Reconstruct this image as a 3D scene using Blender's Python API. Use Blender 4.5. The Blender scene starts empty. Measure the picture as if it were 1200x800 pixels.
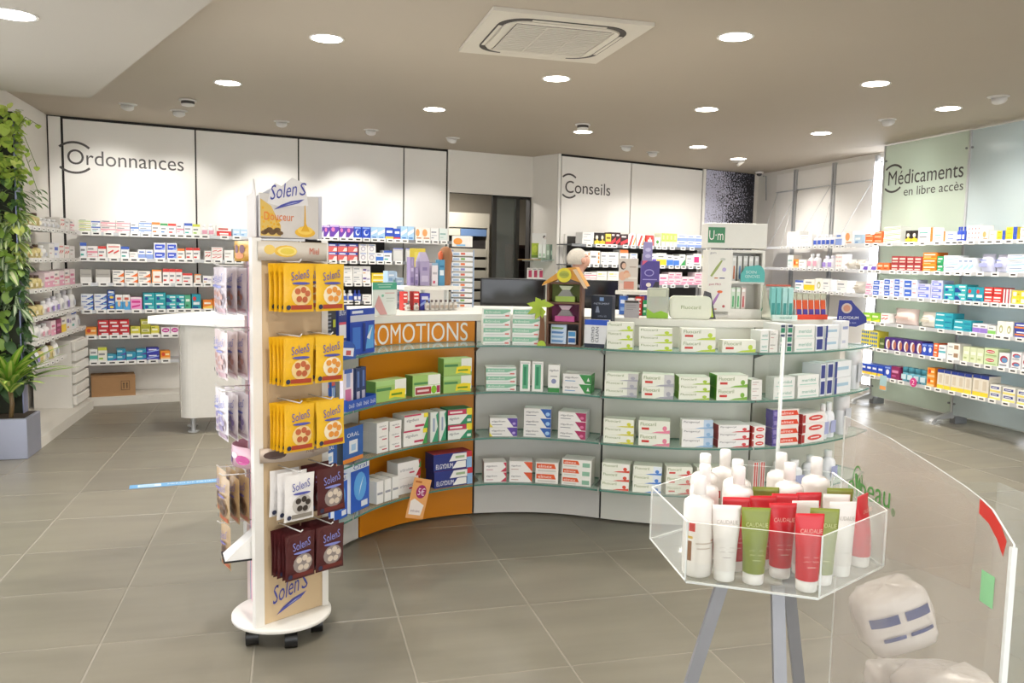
import bpy, bmesh, math, random
from mathutils import Vector, Matrix
random.seed(11)
sc = bpy.context.scene
COL = sc.collection
PI = math.pi

# ------------------------------------------------------------------ camera
FPX, CX, CY = 970.0, 600.0, 400.0            # focal length in pixels of the 1200x800 frame
CAM = Vector((0, 0, 1.5))
_pitch, _roll, _yaw = math.radians(5.45), math.radians(1.12), math.radians(15.0)
FW = Vector((math.sin(_yaw)*math.cos(_pitch), math.cos(_yaw)*math.cos(_pitch), -math.sin(_pitch)))
_rt = Vector((math.cos(_yaw), -math.sin(_yaw), 0)); _up = _rt.cross(FW)
RT = _rt*math.cos(_roll) + _up*math.sin(_roll)
UP = -_rt*math.sin(_roll) + _up*math.cos(_roll)
cam_d = bpy.data.cameras.new('camera'); cam = bpy.data.objects.new('camera', cam_d); COL.objects.link(cam)
cam_d.sensor_width = 36.0; cam_d.lens = FPX/1200*36.0; cam_d.clip_start = 0.05; cam_d.clip_end = 200
cam.matrix_world = Matrix(((RT.x, UP.x, -FW.x, CAM.x), (RT.y, UP.y, -FW.y, CAM.y), (RT.z, UP.z, -FW.z, CAM.z), (0, 0, 0, 1)))
sc.camera = cam

# ------------------------------------------------------------------ world, exposure
w = bpy.data.worlds.new('daylight'); sc.world = w; w.use_nodes = True
wn = w.node_tree.nodes; wl = w.node_tree.links
bgn = wn['Background']
bgn.inputs['Color'].default_value = (0.93, 0.96, 1.0, 1); bgn.inputs['Strength'].default_value = 2.4
sc.view_settings.view_transform = 'Standard'; sc.view_settings.look = 'None'
sc.view_settings.gamma = 1.0; sc.view_settings.use_curve_mapping = False
sc.view_settings.exposure = 0.72
sc.cycles.transparent_max_bounces = 32
sc.cycles.max_bounces = 10
LAMP_W = 13.0          # ceiling downlights, watts each
SPOT_W = 22.0          # small wall-washing spots

# ------------------------------------------------------------------ measuring helpers
def depth_of(p): return (Vector(p) - CAM).dot(FW)
def px_of(p):
    d = Vector(p) - CAM
    return CX + FPX*d.dot(RT)/d.dot(FW)
def lerp(a, b, t): return a + (b - a)*t

# ------------------------------------------------------------------ materials
def lin(c):
    if isinstance(c, str):
        c = c.lstrip('#'); c = tuple(int(c[i:i+2], 16)/255 for i in (0, 2, 4))
    return tuple(((x/12.92) if x <= 0.04045 else ((x+0.055)/1.055)**2.4) for x in c[:3])
MATS = {}
def mat(key, color, rough=0.5, metal=0.0, var=0.04, scale=30.0, bump=0.0, emit=None, spec=0.5, coat=0.0, trans=0.0):
    """procedural surface: base colour broken up by a fine noise, optional relief"""
    if key in MATS: return MATS[key]
    m = bpy.data.materials.new(key); m.use_nodes = True
    nt = m.node_tree; b = nt.nodes['Principled BSDF']
    c = lin(color)
    b.inputs['Roughness'].default_value = rough; b.inputs['Metallic'].default_value = metal
    b.inputs['Specular IOR Level'].default_value = spec; b.inputs['Coat Weight'].default_value = coat
    tc = nt.nodes.new('ShaderNodeTexCoord'); nz = nt.nodes.new('ShaderNodeTexNoise')
    nz.inputs['Scale'].default_value = scale; nz.inputs['Detail'].default_value = 3
    nt.links.new(tc.outputs['Object'], nz.inputs['Vector'])
    mx = nt.nodes.new('ShaderNodeMix'); mx.data_type = 'RGBA'
    mx.inputs[6].default_value = (*[max(0, x*(1-var)) for x in c], 1)
    mx.inputs[7].default_value = (*[min(1, x*(1+var)) for x in c], 1)
    nt.links.new(nz.outputs['Fac'], mx.inputs[0]); nt.links.new(mx.outputs[2], b.inputs['Base Color'])
    if bump:
        bp = nt.nodes.new('ShaderNodeBump'); bp.inputs['Strength'].default_value = bump; bp.inputs['Distance'].default_value = 0.01
        nt.links.new(nz.outputs['Fac'], bp.inputs['Height']); nt.links.new(bp.outputs['Normal'], b.inputs['Normal'])
    if emit:
        b.inputs['Emission Color'].default_value = (*lin(emit[0]), 1); b.inputs['Emission Strength'].default_value = emit[1]
    MATS[key] = m
    return m
def K(hexcol, rough=0.42):
    """printed card / plastic of one colour"""
    return mat('print_' + hexcol.lstrip('#'), hexcol, rough, 0, 0.03, 40)
def clear(key, tint='#ffffff', alpha=0.12, rough=0.03, edge=0.35):
    """clear sheet: mostly see-through with a tinted gloss that grows at grazing angles"""
    if key in MATS: return MATS[key]
    m = bpy.data.materials.new(key); m.use_nodes = True
    nt = m.node_tree; b = nt.nodes['Principled BSDF']; out = nt.nodes['Material Output']
    b.inputs['Base Color'].default_value = (*lin(tint), 1); b.inputs['Roughness'].default_value = rough
    tr = nt.nodes.new('ShaderNodeBsdfTransparent'); tr.inputs['Color'].default_value = (*[0.5+0.5*x for x in lin(tint)], 1)
    lw = nt.nodes.new('ShaderNodeLayerWeight'); lw.inputs['Blend'].default_value = 0.25
    tc = nt.nodes.new('ShaderNodeTexCoord'); nz = nt.nodes.new('ShaderNodeTexNoise'); nz.inputs['Scale'].default_value = 6
    nt.links.new(tc.outputs['Object'], nz.inputs['Vector'])
    ml = nt.nodes.new('ShaderNodeMath'); ml.operation = 'MULTIPLY_ADD'; ml.inputs[1].default_value = edge; ml.inputs[2].default_value = alpha
    nt.links.new(lw.outputs['Fresnel'], ml.inputs[0])
    m2 = nt.nodes.new('ShaderNodeMath'); m2.operation = 'MULTIPLY_ADD'; m2.inputs[1].default_value = 0.04; m2.use_clamp = True
    nt.links.new(nz.outputs['Fac'], m2.inputs[0]); nt.links.new(ml.outputs[0], m2.inputs[2])
    mx = nt.nodes.new('ShaderNodeMixShader')
    nt.links.new(m2.outputs[0], mx.inputs[0]); nt.links.new(tr.outputs[0], mx.inputs[1]); nt.links.new(b.outputs[0], mx.inputs[2])
    nt.links.new(mx.outputs[0], out.inputs['Surface'])
    MATS[key] = m
    return m

WHITE = mat('white_panel', '#efece6', 0.45, 0, 0.02, 3)
WALLP = mat('wall_paint', '#e6e2da', 0.6, 0, 0.02, 4)
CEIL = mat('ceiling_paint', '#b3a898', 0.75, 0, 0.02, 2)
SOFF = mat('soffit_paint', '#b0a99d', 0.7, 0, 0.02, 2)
DARKGAP = mat('dark_gap', '#2a2624', 0.7)
BLACK = mat('black_plastic', '#151516', 0.35)
METAL = mat('satin_aluminium', '#c6c7c8', 0.35, 0.35, 0.05, 20)
STEEL = mat('grey_steel', '#8f9194', 0.4, 0.6, 0.05, 20)
SHELFM = mat('shelf_metal', '#cfd0d2', 0.38, 0.25, 0.03, 20)
TAGW = K('#f4f3ef', 0.5)
GLASS = clear('shelf_glass', '#d6ece4', 0.10, 0.02, 0.5)
GLASSEDGE = mat('glass_edge', '#4f7f72', 0.15, 0, 0.1, 20)
FROST = mat('frosted_glass', '#ccd8d3', 0.22, 0, 0.02, 3, spec=0.6)
ACRYL = clear('clear_acrylic', '#f4f6f4', 0.0, 0.03, 0.22)
ACRYLEDGE = mat('acrylic_edge', '#e4e8e6', 0.1, 0, 0.05, 10, spec=0.8)
POLY = clear('clear_film', '#f2f0ee', 0.30, 0.08, 0.5)

# ------------------------------------------------------------------ mesh builder
_txt = {}
def text_geo(s, res=2):
    """outline of a text as flat triangles in x/z, unit cap box, cached: (verts2d, faces, w, h)"""
    if s in _txt: return _txt[s]
    cu = bpy.data.curves.new('t', 'FONT'); cu.body = s; cu.resolution_u = res; cu.fill_mode = 'FRONT'
    o = bpy.data.objects.new('t', cu); COL.objects.link(o)
    dg = bpy.context.evaluated_depsgraph_get(); me = o.evaluated_get(dg).to_mesh()
    v = [(p.co.x, p.co.y) for p in me.vertices]; f = [tuple(p.vertices) for p in me.polygons]
    o.evaluated_get(dg).to_mesh_clear(); bpy.data.objects.remove(o); bpy.data.curves.remove(cu)
    x0 = min(p[0] for p in v); x1 = max(p[0] for p in v); y0 = min(p[1] for p in v); y1 = max(p[1] for p in v)
    v = [(p[0]-x0, p[1]-y0) for p in v]
    _txt[s] = (v, f, x1-x0, y1-y0)
    return _txt[s]

class MB:
    def __init__(s): s.v = []; s.f = []; s.m = []; s.s = []; s.mats = []
    def mi(s, m):
        if m not in s.mats: s.mats.append(m)
        return s.mats.index(m)
    def add(s, vs, fs, m, smooth=False, T=None):
        n = len(s.v); i = s.mi(m)
        s.v += [tuple(T @ Vector(p)) if T is not None else tuple(p) for p in vs]
        for f in fs: s.f.append(tuple(n+k for k in f)); s.m.append(i); s.s.append(smooth)
        return s
    def box(s, x0, y0, z0, x1, y1, z1, m, T=None):
        vs = [(x, y, z) for z in (z0, z1) for y in (y0, y1) for x in (x0, x1)]
        return s.add(vs, [(0,2,3,1), (4,5,7,6), (0,1,5,4), (2,6,7,3), (0,4,6,2), (1,3,7,5)], m, False, T)
    def cbox(s, cx, cy, cz, w, d, h, m, T=None): return s.box(cx-w/2, cy-d/2, cz-h/2, cx+w/2, cy+d/2, cz+h/2, m, T)
    def rbox(s, x0, y0, z0, x1, y1, z1, m, b=0.004, T=None):
        """box with all edges chamfered"""
        b = min(b, (x1-x0)*.45, (y1-y0)*.45, (z1-z0)*.45)
        vs = []; ix = {}
        for i, X in enumerate((x0, x1)):
            for j, Y in enumerate((y0, y1)):
                for k, Z in enumerate((z0, z1)):
                    sx, sy, sz = (b if i == 0 else -b), (b if j == 0 else -b), (b if k == 0 else -b)
                    ix[i,j,k,'x'] = len(vs); vs.append((X, Y+sy, Z+sz))
                    ix[i,j,k,'y'] = len(vs); vs.append((X+sx, Y, Z+sz))
                    ix[i,j,k,'z'] = len(vs); vs.append((X+sx, Y+sy, Z))
        fs = []
        for i in (0, 1):
            q = [ix[i,0,0,'x'], ix[i,1,0,'x'], ix[i,1,1,'x'], ix[i,0,1,'x']]; fs.append(q if i else q[::-1])
            q = [ix[0,i,0,'y'], ix[0,i,1,'y'], ix[1,i,1,'y'], ix[1,i,0,'y']]; fs.append(q if i else q[::-1])
            q = [ix[0,0,i,'z'], ix[1,0,i,'z'], ix[1,1,i,'z'], ix[0,1,i,'z']]; fs.append(q if i else q[::-1])
        for i in (0, 1):
            for j in (0, 1):
                fs.append([ix[i,j,0,'x'], ix[i,j,1,'x'], ix[i,j,1,'y'], ix[i,j,0,'y']])
                fs.append([ix[i,0,j,'x'], ix[i,1,j,'x'], ix[i,1,j,'z'], ix[i,0,j,'z']])
                fs.append([ix[0,i,j,'y'], ix[1,i,j,'y'], ix[1,i,j,'z'], ix[0,i,j,'z']])
                for k in (0, 1): fs.append([ix[i,j,k,'x'], ix[i,j,k,'y'], ix[i,j,k,'z']])
        return s.add(vs, fs, m, False, T)
    def prism(s, pts, z0, z1, m, T=None, mside=None, smooth=False):
        n = len(pts); vs = [(x, y, z0) for x, y in pts] + [(x, y, z1) for x, y in pts]
        s.add(vs, [tuple(range(n))[::-1], tuple(range(n, 2*n))], m, False, T)
        return s.add(vs, [(i, (i+1) % n, n+(i+1) % n, n+i) for i in range(n)], mside or m, smooth, T)
    def xz(s, pts, y0, y1, m, T=None, mside=None):
        """polygon given in x/z, thickness along y"""
        R = Matrix(((1,0,0,0), (0,0,1,0), (0,1,0,0), (0,0,0,1)))
        return s.prism(pts, y0, y1, m, (T @ R) if T is not None else R, mside)
    def cyl(s, c, r, h, m, n=20, axis='z', r2=None, smooth=True, caps=True):
        r2 = r if r2 is None else r2
        A = {'z': lambda a, b, t: (a, b, t), 'x': lambda a, b, t: (t, a, b), 'y': lambda a, b, t: (a, t, b)}[axis]
        vs = []
        for R, t in ((r, 0), (r2, h)):
            for k in range(n):
                a = 2*PI*k/n; p = A(R*math.cos(a), R*math.sin(a), t); vs.append((c[0]+p[0], c[1]+p[1], c[2]+p[2]))
        s.add(vs, [(k, (k+1) % n, n+(k+1) % n, n+k) for k in range(n)], m, smooth)
        if caps: s.add(vs, [tuple(range(n))[::-1], tuple(range(n, 2*n))], m, False)
        return s
    def lathe(s, prof, m, n=20, c=(0,0,0), sy=1.0, T=None, smooth=True):
        vs = []; fs = []
        for r, z in prof:
            for k in range(n):
                a = 2*PI*k/n; vs.append((c[0]+r*math.cos(a), c[1]+r*math.sin(a)*sy, c[2]+z))
        for i in range(len(prof)-1):
            for k in range(n): fs.append((i*n+k, i*n+(k+1) % n, (i+1)*n+(k+1) % n, (i+1)*n+k))
        fs.append(tuple(range(n))[::-1]); L = (len(prof)-1)*n; fs.append(tuple(range(L, L+n)))
        return s.add(vs, fs, m, smooth, T)
    def tube(s, path, r, m, n=8, T=None, smooth=True, radii=None):
        path = [Vector(p) for p in path]; vs = []; fs = []
        t0 = (path[1]-path[0]).normalized(); up = Vector((0,0,1)) if abs(t0.z) < .9 else Vector((1,0,0))
        N = t0.cross(up).normalized()
        for i, p in enumerate(path):
            t = (path[min(i+1, len(path)-1)] - path[max(i-1, 0)]).normalized()
            N = (N - t*N.dot(t)).normalized(); B = t.cross(N); R = radii[i] if radii else r
            for k in range(n):
                a = 2*PI*k/n; vs.append(tuple(p + N*R*math.cos(a) + B*R*math.sin(a)))
        for i in range(len(path)-1):
            for k in range(n): fs.append((i*n+k, i*n+(k+1) % n, (i+1)*n+(k+1) % n, (i+1)*n+k))
        L = (len(path)-1)*n; fs.append(tuple(range(n))[::-1]); fs.append(tuple(range(L, L+n)))
        return s.add(vs, fs, m, smooth, T)
    def text(s, t, x0, z0, x1, z1, m, y=-0.001, T=None, keep=False):
        """flat lettering in the x/z plane facing -y, fitted to the rectangle"""
        v, f, W, H = text_geo(t)
        sx, sz = (x1-x0)/W, (z1-z0)/H
        if keep: sx = sz
        return s.add([(x0+a*sx, y, z0+b*sz) for a, b in v], [tuple(q) for q in f], m, False, T)
    def flat(s, pts, m, y=-0.001, T=None): return s.add([(x, y, z) for x, z in pts], [tuple(range(len(pts)))], m, False, T)
    def disc(s, cx, cz, rx, rz, m, y=-0.001, n=20, T=None):
        return s.flat([(cx+rx*math.cos(2*PI*k/n), cz+rz*math.sin(2*PI*k/n)) for k in range(n)], m, y, T)
    def mesh(s, name):
        me = bpy.data.meshes.new(name); me.from_pydata(s.v, [], s.f)
        for m in s.mats: me.materials.append(m)
        me.polygons.foreach_set('material_index', s.m); me.polygons.foreach_set('use_smooth', s.s)
        me.update(); return me
    def build(s, name, parent=None, loc=(0,0,0), rz=0.0):
        return put(name, s.mesh(name), parent, loc, rz)
def put(name, me, parent=None, loc=(0,0,0), rz=0.0):
    o = bpy.data.objects.new(name, me); COL.objects.link(o)
    if parent is not None: o.parent = parent
    o.location = loc; o.rotation_euler = (0, 0, rz)
    return o
LABELS = {}
def tag(o, label, cat, group=None, kind=None):
    o['label'] = label; o['category'] = cat
    if group: o['group'] = group
    if kind: o['kind'] = kind
    LABELS.setdefault(label, []).append(o.name)
    return o
def thing(name, label, cat, loc=(0,0,0), rz=0.0, group=None):
    o = bpy.data.objects.new(name, None); COL.objects.link(o); o.empty_display_size = 0.1
    o.location = loc; o.rotation_euler = (0, 0, rz)
    return tag(o, label, cat, group)
def struct(o): o['kind'] = 'structure'; return o
def ribbon(pts, wid, closed=False):
    """polygon strip of constant width along a 2-D polyline -> list of quads (4 pts each)"""
    out = []
    L, R = [], []
    for i, p in enumerate(pts):
        a = Vector(pts[max(i-1, 0)]); b = Vector(pts[min(i+1, len(pts)-1)])
        t = (b-a).normalized(); n = Vector((-t.y, t.x)); w_ = wid[i] if isinstance(wid, (list, tuple)) else wid
        L.append(Vector(p)+n*w_/2); R.append(Vector(p)-n*w_/2)
    for i in range(len(pts)-1): out.append([tuple(R[i]), tuple(R[i+1]), tuple(L[i+1]), tuple(L[i])])
    return out
def arc(cx, cy, rx, ry, a0, a1, n=14):
    return [(cx+rx*math.cos(math.radians(lerp(a0, a1, k/n))), cy+ry*math.sin(math.radians(lerp(a0, a1, k/n)))) for k in range(n+1)]

# ================================================================== THE ROOM
ZC = 2.86
WA, WB = Vector((-2.27, 9.25)), Vector((3.02, 10.44))       # back wall, left part
WC, WD = Vector((3.22, 9.98)), Vector((6.66, 11.05))        # back wall, right part
XL, XR, YF = -2.32, 6.66, -3.0
def wallframe(a, b):
    d = (b-a).normalized(); n = Vector((d.y, -d.x)); return d, n, math.atan2(d.y, d.x), (b-a).length
D1, N1, ANG1, LEN1 = wallframe(WA, WB)
D2, N2, ANG2, LEN2 = wallframe(WC, WD)

# floor: dark joint bed with separate tiles
FL = struct(MB().box(XL-.1, YF, -0.05, XR+.1, 11.6, -0.0015, mat('grout', '#989285', 0.8, 0, 0.05, 60)).build('floor'))
tile_m = mat('floor_tile', '#8f8a7f', 0.34, 0, 0.02, 5)
nt = tile_m.node_tree; b_ = nt.nodes['Principled BSDF']
tc = nt.nodes.new('ShaderNodeTexCoord'); mp = nt.nodes.new('ShaderNodeMapping'); oi = nt.nodes.new('ShaderNodeObjectInfo')
mp.inputs['Scale'].default_value = (0.7, 3.2, 1); nz = nt.nodes.new('ShaderNodeTexNoise'); nz.inputs['Scale'].default_value = 2.4; nz.inputs['Detail'].default_value = 6
geo = nt.nodes.new('ShaderNodeNewGeometry')
nt.links.new(geo.outputs['Position'], mp.inputs['Vector']); nt.links.new(mp.outputs[0], nz.inputs['Vector'])
ad = nt.nodes.new('ShaderNodeMath'); ad.operation = 'MULTIPLY_ADD'; ad.inputs[1].default_value = 0.28; nt.links.new(oi.outputs['Random'], ad.inputs[0]); nt.links.new(nz.outputs['Fac'], ad.inputs[2])
cr = nt.nodes.new('ShaderNodeValToRGB'); cr.color_ramp.elements[0].position = 0.3; cr.color_ramp.elements[1].position = 0.95
cr.color_ramp.elements[0].color = (*lin('#757064'), 1); cr.color_ramp.elements[1].color = (*lin('#878172'), 1)
nt.links.new(ad.outputs[0], cr.inputs[0]); nt.links.new(cr.outputs[0], b_.inputs['Base Color'])
TW, TH = 0.576, 0.567
tme = MB().rbox(.003, .003, -.02, TW-.003, TH-.003, 0, tile_m, .0015).mesh('tile')
for i in range(-6, 10):
    for j in range(-3, 15):
        x, y = 1.006+i*TW, 2.81+j*TH
        if x+TW < -2.3 or x > 6.6 or y < 1.0 or y > 10.9: continue
        if x > 6.2*0+0.95*(y+1.2)+1.2: continue
        put('tile', tme, FL, (x, y, 0))
# plain floor under and behind the camera
MB().box(XL, YF, -.02, XR, 1.10, 0, tile_m).build('tile_field', FL)

# ceiling and the lower soffit over the entrance
struct(MB().box(XL-.1, YF, ZC, XR+.1, 11.6, ZC+.1, CEIL).build('ceiling'))
SZ = 2.6
sof = [(XL, YF), (2.39, YF), (-.316, 3.90), (-1.37, 6.58), (XL, 6.42)]
struct(MB().prism(sof, SZ, ZC-.001, SOFF).build('trim_1'))

def wall_on(name, a, d, ang, pieces, m, parent=None, thick=.1):
    """pieces: (s0, s1, z0, z1) boxes behind the wall line"""
    mb = MB()
    for s0, s1, z0, z1 in pieces: mb.box(s0, 0, z0, s1, thick, z1, m)
    return mb.build(name, parent, (a.x, a.y, 0), ang)
# left wall (with a tall shop window out of frame), front wall with the shop window behind the camera
def ybox(mb, x0, x1, y0, y1, z0, z1, m): mb.box(x0, y0, z0, x1, y1, z1, m)
mb = MB(); ybox(mb, XL-.1, XL, 5.9, 9.3, 0, ZC, WALLP); ybox(mb, XL-.1, XL, YF, 2.4, 0, ZC, WALLP); ybox(mb, XL-.1, XL, 2.4, 5.9, 2.45, ZC, WALLP)
struct(mb.build('wall_left'))
mb = MB(); mb.box(XL, YF-.1, 2.5, XR, YF, ZC, WALLP); mb.box(XL, YF-.1, 0, -1.9, YF, 2.5, WALLP); mb.box(6.2, YF-.1, 0, XR, YF, 2.5, WALLP); mb.box(-1.9, YF-.1, 0, 6.2, YF, .12, WALLP)
struct(mb.build('wall_front'))
wf = MB()
for x in (-1.9, .1, 2.1, 4.1, 6.14): wf.box(x, YF-.09, .12, x+.06, YF-.02, 2.5, STEEL)
wf.box(-1.9, YF-.09, 2.44, 6.2, YF-.02, 2.5, STEEL)
w1 = struct(wf.build('window_1'))
MB().box(-1.9, YF-.06, .12, 6.2, YF-.05, 2.5, clear('window_glass', '#ffffff', .03, .01, .3)).build('pane', w1)
wf = MB()
for y in (2.4, 4.1, 5.84): wf.box(XL-.09, y, 0, XL-.02, y+.06, 2.45, STEEL)
w2 = struct(wf.build('window_2'))
MB().box(XL-.06, 2.4, 0, XL-.05, 5.9, 2.45, clear('window_glass')).build('pane', w2)

# back wall, left part: wall, door opening, white panels separated by dark slots
SD0, SD1, ZD = 4.26, 5.40, 2.345
wb = struct(wall_on('wall_back', WA, D1, ANG1, [(-.1, SD0, 0, ZC), (SD1, LEN1+.02, 0, ZC), (SD0, SD1, ZD, ZC)], DARKGAP))
def panel(parent, s0, s1, z0, z1, m=WHITE, t=.022, name='wall_panel'):
    return MB().rbox(s0, -t, z0, s1, -.001, z1, m, .002).build(name, parent)
for s0, s1 in ((.09, 1.318), (1.334, 2.407), (2.423, 3.658), (3.674, 4.215)): panel(wb, s0, s1, .06, ZC-.028)
panel(wb, -.04, .068, .02, ZC-.012, name='corner_strip')
panel(wb, 4.238, SD0, .02, ZC-.001, name='door_jamb'); panel(wb, SD0, SD1+.03, ZD, ZC-.001, WALLP, name='lintel')
struct(MB().box(0, 0, 0, (WC-WB).length, .08, ZC, WALLP).build('wall_return', None, (WB.x, WB.y, 0), math.atan2(WC.y-WB.y, WC.x-WB.x)))
# back wall, right part
wc = struct(wall_on('wall_back_right', WC, D2, ANG2, [(0, LEN2+.1, 0, ZC)], DARKGAP))
for s0, s1 in ((.05, 1.166), (1.182, 2.466)): panel(wc, s0, s1, .06, ZC-.028)
panel(wc, .0, .036, .02, ZC-.001, name='corner_strip'); panel(wc, 2.486, 2.54, .02, ZC-.001, name='corner_strip')
# mural of scattered pale flecks thinning out into black
mural = bpy.data.materials.new('speckled_mural'); mural.use_nodes = True; MATS['speckled_mural'] = mural
nt = mural.node_tree; bs = nt.nodes['Principled BSDF']; bs.inputs['Roughness'].default_value = .5
tc = nt.nodes.new('ShaderNodeTexCoord'); sp = nt.nodes.new('ShaderNodeSeparateXYZ'); nt.links.new(tc.outputs['Object'], sp.inputs[0])
vo = nt.nodes.new('ShaderNodeTexNoise'); vo.inputs['Scale'].default_value = 42; vo.inputs['Detail'].default_value = 2.5; vo.inputs['Roughness'].default_value = .7
nt.links.new(tc.outputs['Object'], vo.inputs['Vector'])
n2 = nt.nodes.new('ShaderNodeTexNoise'); n2.inputs['Scale'].default_value = 3.5; nt.links.new(tc.outputs['Object'], n2.inputs['Vector'])
mr = nt.nodes.new('ShaderNodeMapRange'); mr.inputs[1].default_value = 2.62; mr.inputs[2].default_value = 3.5; mr.inputs[3].default_value = .36; mr.inputs[4].default_value = .62
nt.links.new(sp.outputs['X'], mr.inputs[0])
m1 = nt.nodes.new('ShaderNodeMath'); m1.operation = 'MULTIPLY_ADD'; m1.inputs[1].default_value = .25; nt.links.new(n2.outputs['Fac'], m1.inputs[0]); nt.links.new(mr.outputs[0], m1.inputs[2])
gt = nt.nodes.new('ShaderNodeMath'); gt.operation = 'SUBTRACT'; nt.links.new(vo.outputs['Fac'], gt.inputs[0]); nt.links.new(m1.outputs[0], gt.inputs[1])
cr = nt.nodes.new('ShaderNodeValToRGB'); cr.color_ramp.elements[0].position = 0.0; cr.color_ramp.elements[1].position = 0.06
cr.color_ramp.elements[0].color = (*lin('#1a1a26'), 1); cr.color_ramp.elements[1].color = (*lin('#c9c9de'), 1)
a5 = nt.nodes.new('ShaderNodeMath'); a5.operation = 'ADD'; a5.inputs[1].default_value = 0.13; nt.links.new(gt.outputs[0], a5.inputs[0])
nt.links.new(a5.outputs[0], cr.inputs[0]); nt.links.new(cr.outputs[0], bs.inputs['Base Color'])
panel(wc, 2.545, 3.525, .02, ZC-.006, mural, name='mural')
panel(wc, 3.525, LEN2, .02, ZC-.001, WALLP, name='corner_strip')
# right wall: light grey wall, white panels between metal channels
wr = MB(); wr.box(XR, YF, 0, XR+.1, 11.1, ZC, WALLP)
wr = struct(wr.build('wall_right'))
for y0, y1 in ((10.09, 10.50), (9.26, 10.0), (8.46, 9.17), (7.5, 8.37), (6.0, 7.45), (4.5, 5.95)):
    MB().rbox(XR-.02, y0, .15, XR-.001, y1, ZC-.06, WHITE, .002).build('wall_panel', wr)
for y in (10.045, 9.215, 8.415):
    mbx = MB()
    for k in (-.03, .012): mbx.box(XR-.035, y+k, .05, XR-.001, y+k+.018, ZC-.03, METAL)
    mbx.build('wall_channel', wr)
# room behind the door
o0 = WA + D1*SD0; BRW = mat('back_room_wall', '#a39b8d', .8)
for nm, bxs in (('wall_backroom_rear', (-.9, 1.9, 0, 2.4, 2.0, ZC)), ('wall_backroom_left', (-.95, .1, 0, -.9, 2.0, ZC)), ('wall_backroom_right', (2.4, .1, 0, 2.45, 2.0, ZC)), ('ceiling_backroom', (-.95, .1, 2.62, 2.45, 1.9, 2.7)), ('floor_backroom', (-.9, .1, -.05, 2.4, 1.9, 0))):
    struct(MB().box(*bxs, tile_m if 'floor' in nm else BRW).build(nm, None, (o0.x, o0.y, 0), ANG1))
dm = MB()
for s in (.62, .95): dm.box(s, .02, 0, s+.055, .07, ZD, mat('dark_frame', '#26241f', .4))
dm.box(.62, .02, ZD-.03, 1.14, .07, ZD, mat('dark_frame', '#26241f', .4))
dd = struct(dm.build('door_1', None, (o0.x, o0.y, 0), ANG1))
MB().box(.675, .04, .05, .95, .05, ZD-.03, clear('door_glass', '#9aa09c', .18, .03, .4)).build('pane', dd)
# skirting of the right-hand part / base strip of left walls
pb = mat('plinth_white', '#dcd8cf', .5)
struct(MB().prism([tuple(WA+D1*(-.1)+N1*0.0), tuple(WA+D1*(.02)+N1*.42), tuple(WA+D1*4.2+N1*.42), tuple(WA+D1*4.2)], 0, .085, pb).build('baseboard_back'))
struct(MB().prism([(XL, 7.0), (-1.87, 7.0), (-1.87, 8.76), (XL, 9.25)], 0, .085, pb).build('baseboard_left'))

# wall lettering: each sign a thing of its own
INK = K('#4a4542')
def sign(name, label, lines, loc, rz, arcs):
    """lines: (text, x0, z0, width, height); arcs: (cx, cz, r, a0, a1)"""
    t = thing(name, label, 'sign', loc, rz)
    for s, x0, z0, w_, h_ in lines:
        text_geo(s, 7); MB().text(s, x0, z0, x0+w_, z0+h_, INK, -.002).build('lettering', t)
    for cx, cz, r, a0, a1 in arcs:
        mb = MB()
        for q in ribbon(arc(cx, cz, r, r, a0, a1), .022): mb.flat(q, INK, -.002)
        mb.build('arc_mark', t)
    return t

# ================================================================== PRODUCTS ON SHELVES
# A style is a unit product (front in the x/z plane facing -y); copies share its mesh and are scaled to size.
STYLES = {}
def R(x0, z0, x1, z1, c): return ('r', x0, z0, x1, z1, c)
def Q(c, *pts): return ('p', c, pts)
def EL(cx, cz, rx, rz, c): return ('e', cx, cz, rx, rz, c)
def TX(t, x0, z0, x1, z1, c): return ('t', t, x0, z0, x1, z1, c)
def draw(mb, art, T=None, y0=-.004, dy=-.004):
    y = y0
    for a in art:
        if a[0] == 'r': mb.flat([(a[1]-.5, a[2]), (a[3]-.5, a[2]), (a[3]-.5, a[4]), (a[1]-.5, a[4])], K(a[5]), y, T)
        elif a[0] == 'p': mb.flat([(x-.5, z) for x, z in a[2]], K(a[1]), y, T)
        elif a[0] == 'e': mb.disc(a[1]-.5, a[2], a[3], a[4], K(a[5]), y, 14, T)
        elif a[0] == 't': mb.text(a[1], a[2]-.5, a[3], a[4]-.5, a[5], K(a[6]), y, T)
        y += dy
def S(key, desc, base, *art, noun='box', name='medicine_box', side=None, top=None, shape='box', cat='box', endart=None):
    STYLES[key] = dict(desc=desc, base=base, art=art, noun=noun, name=name, side=side, top=top, shape=shape, cat=cat, mesh=None, endart=endart)
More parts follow.
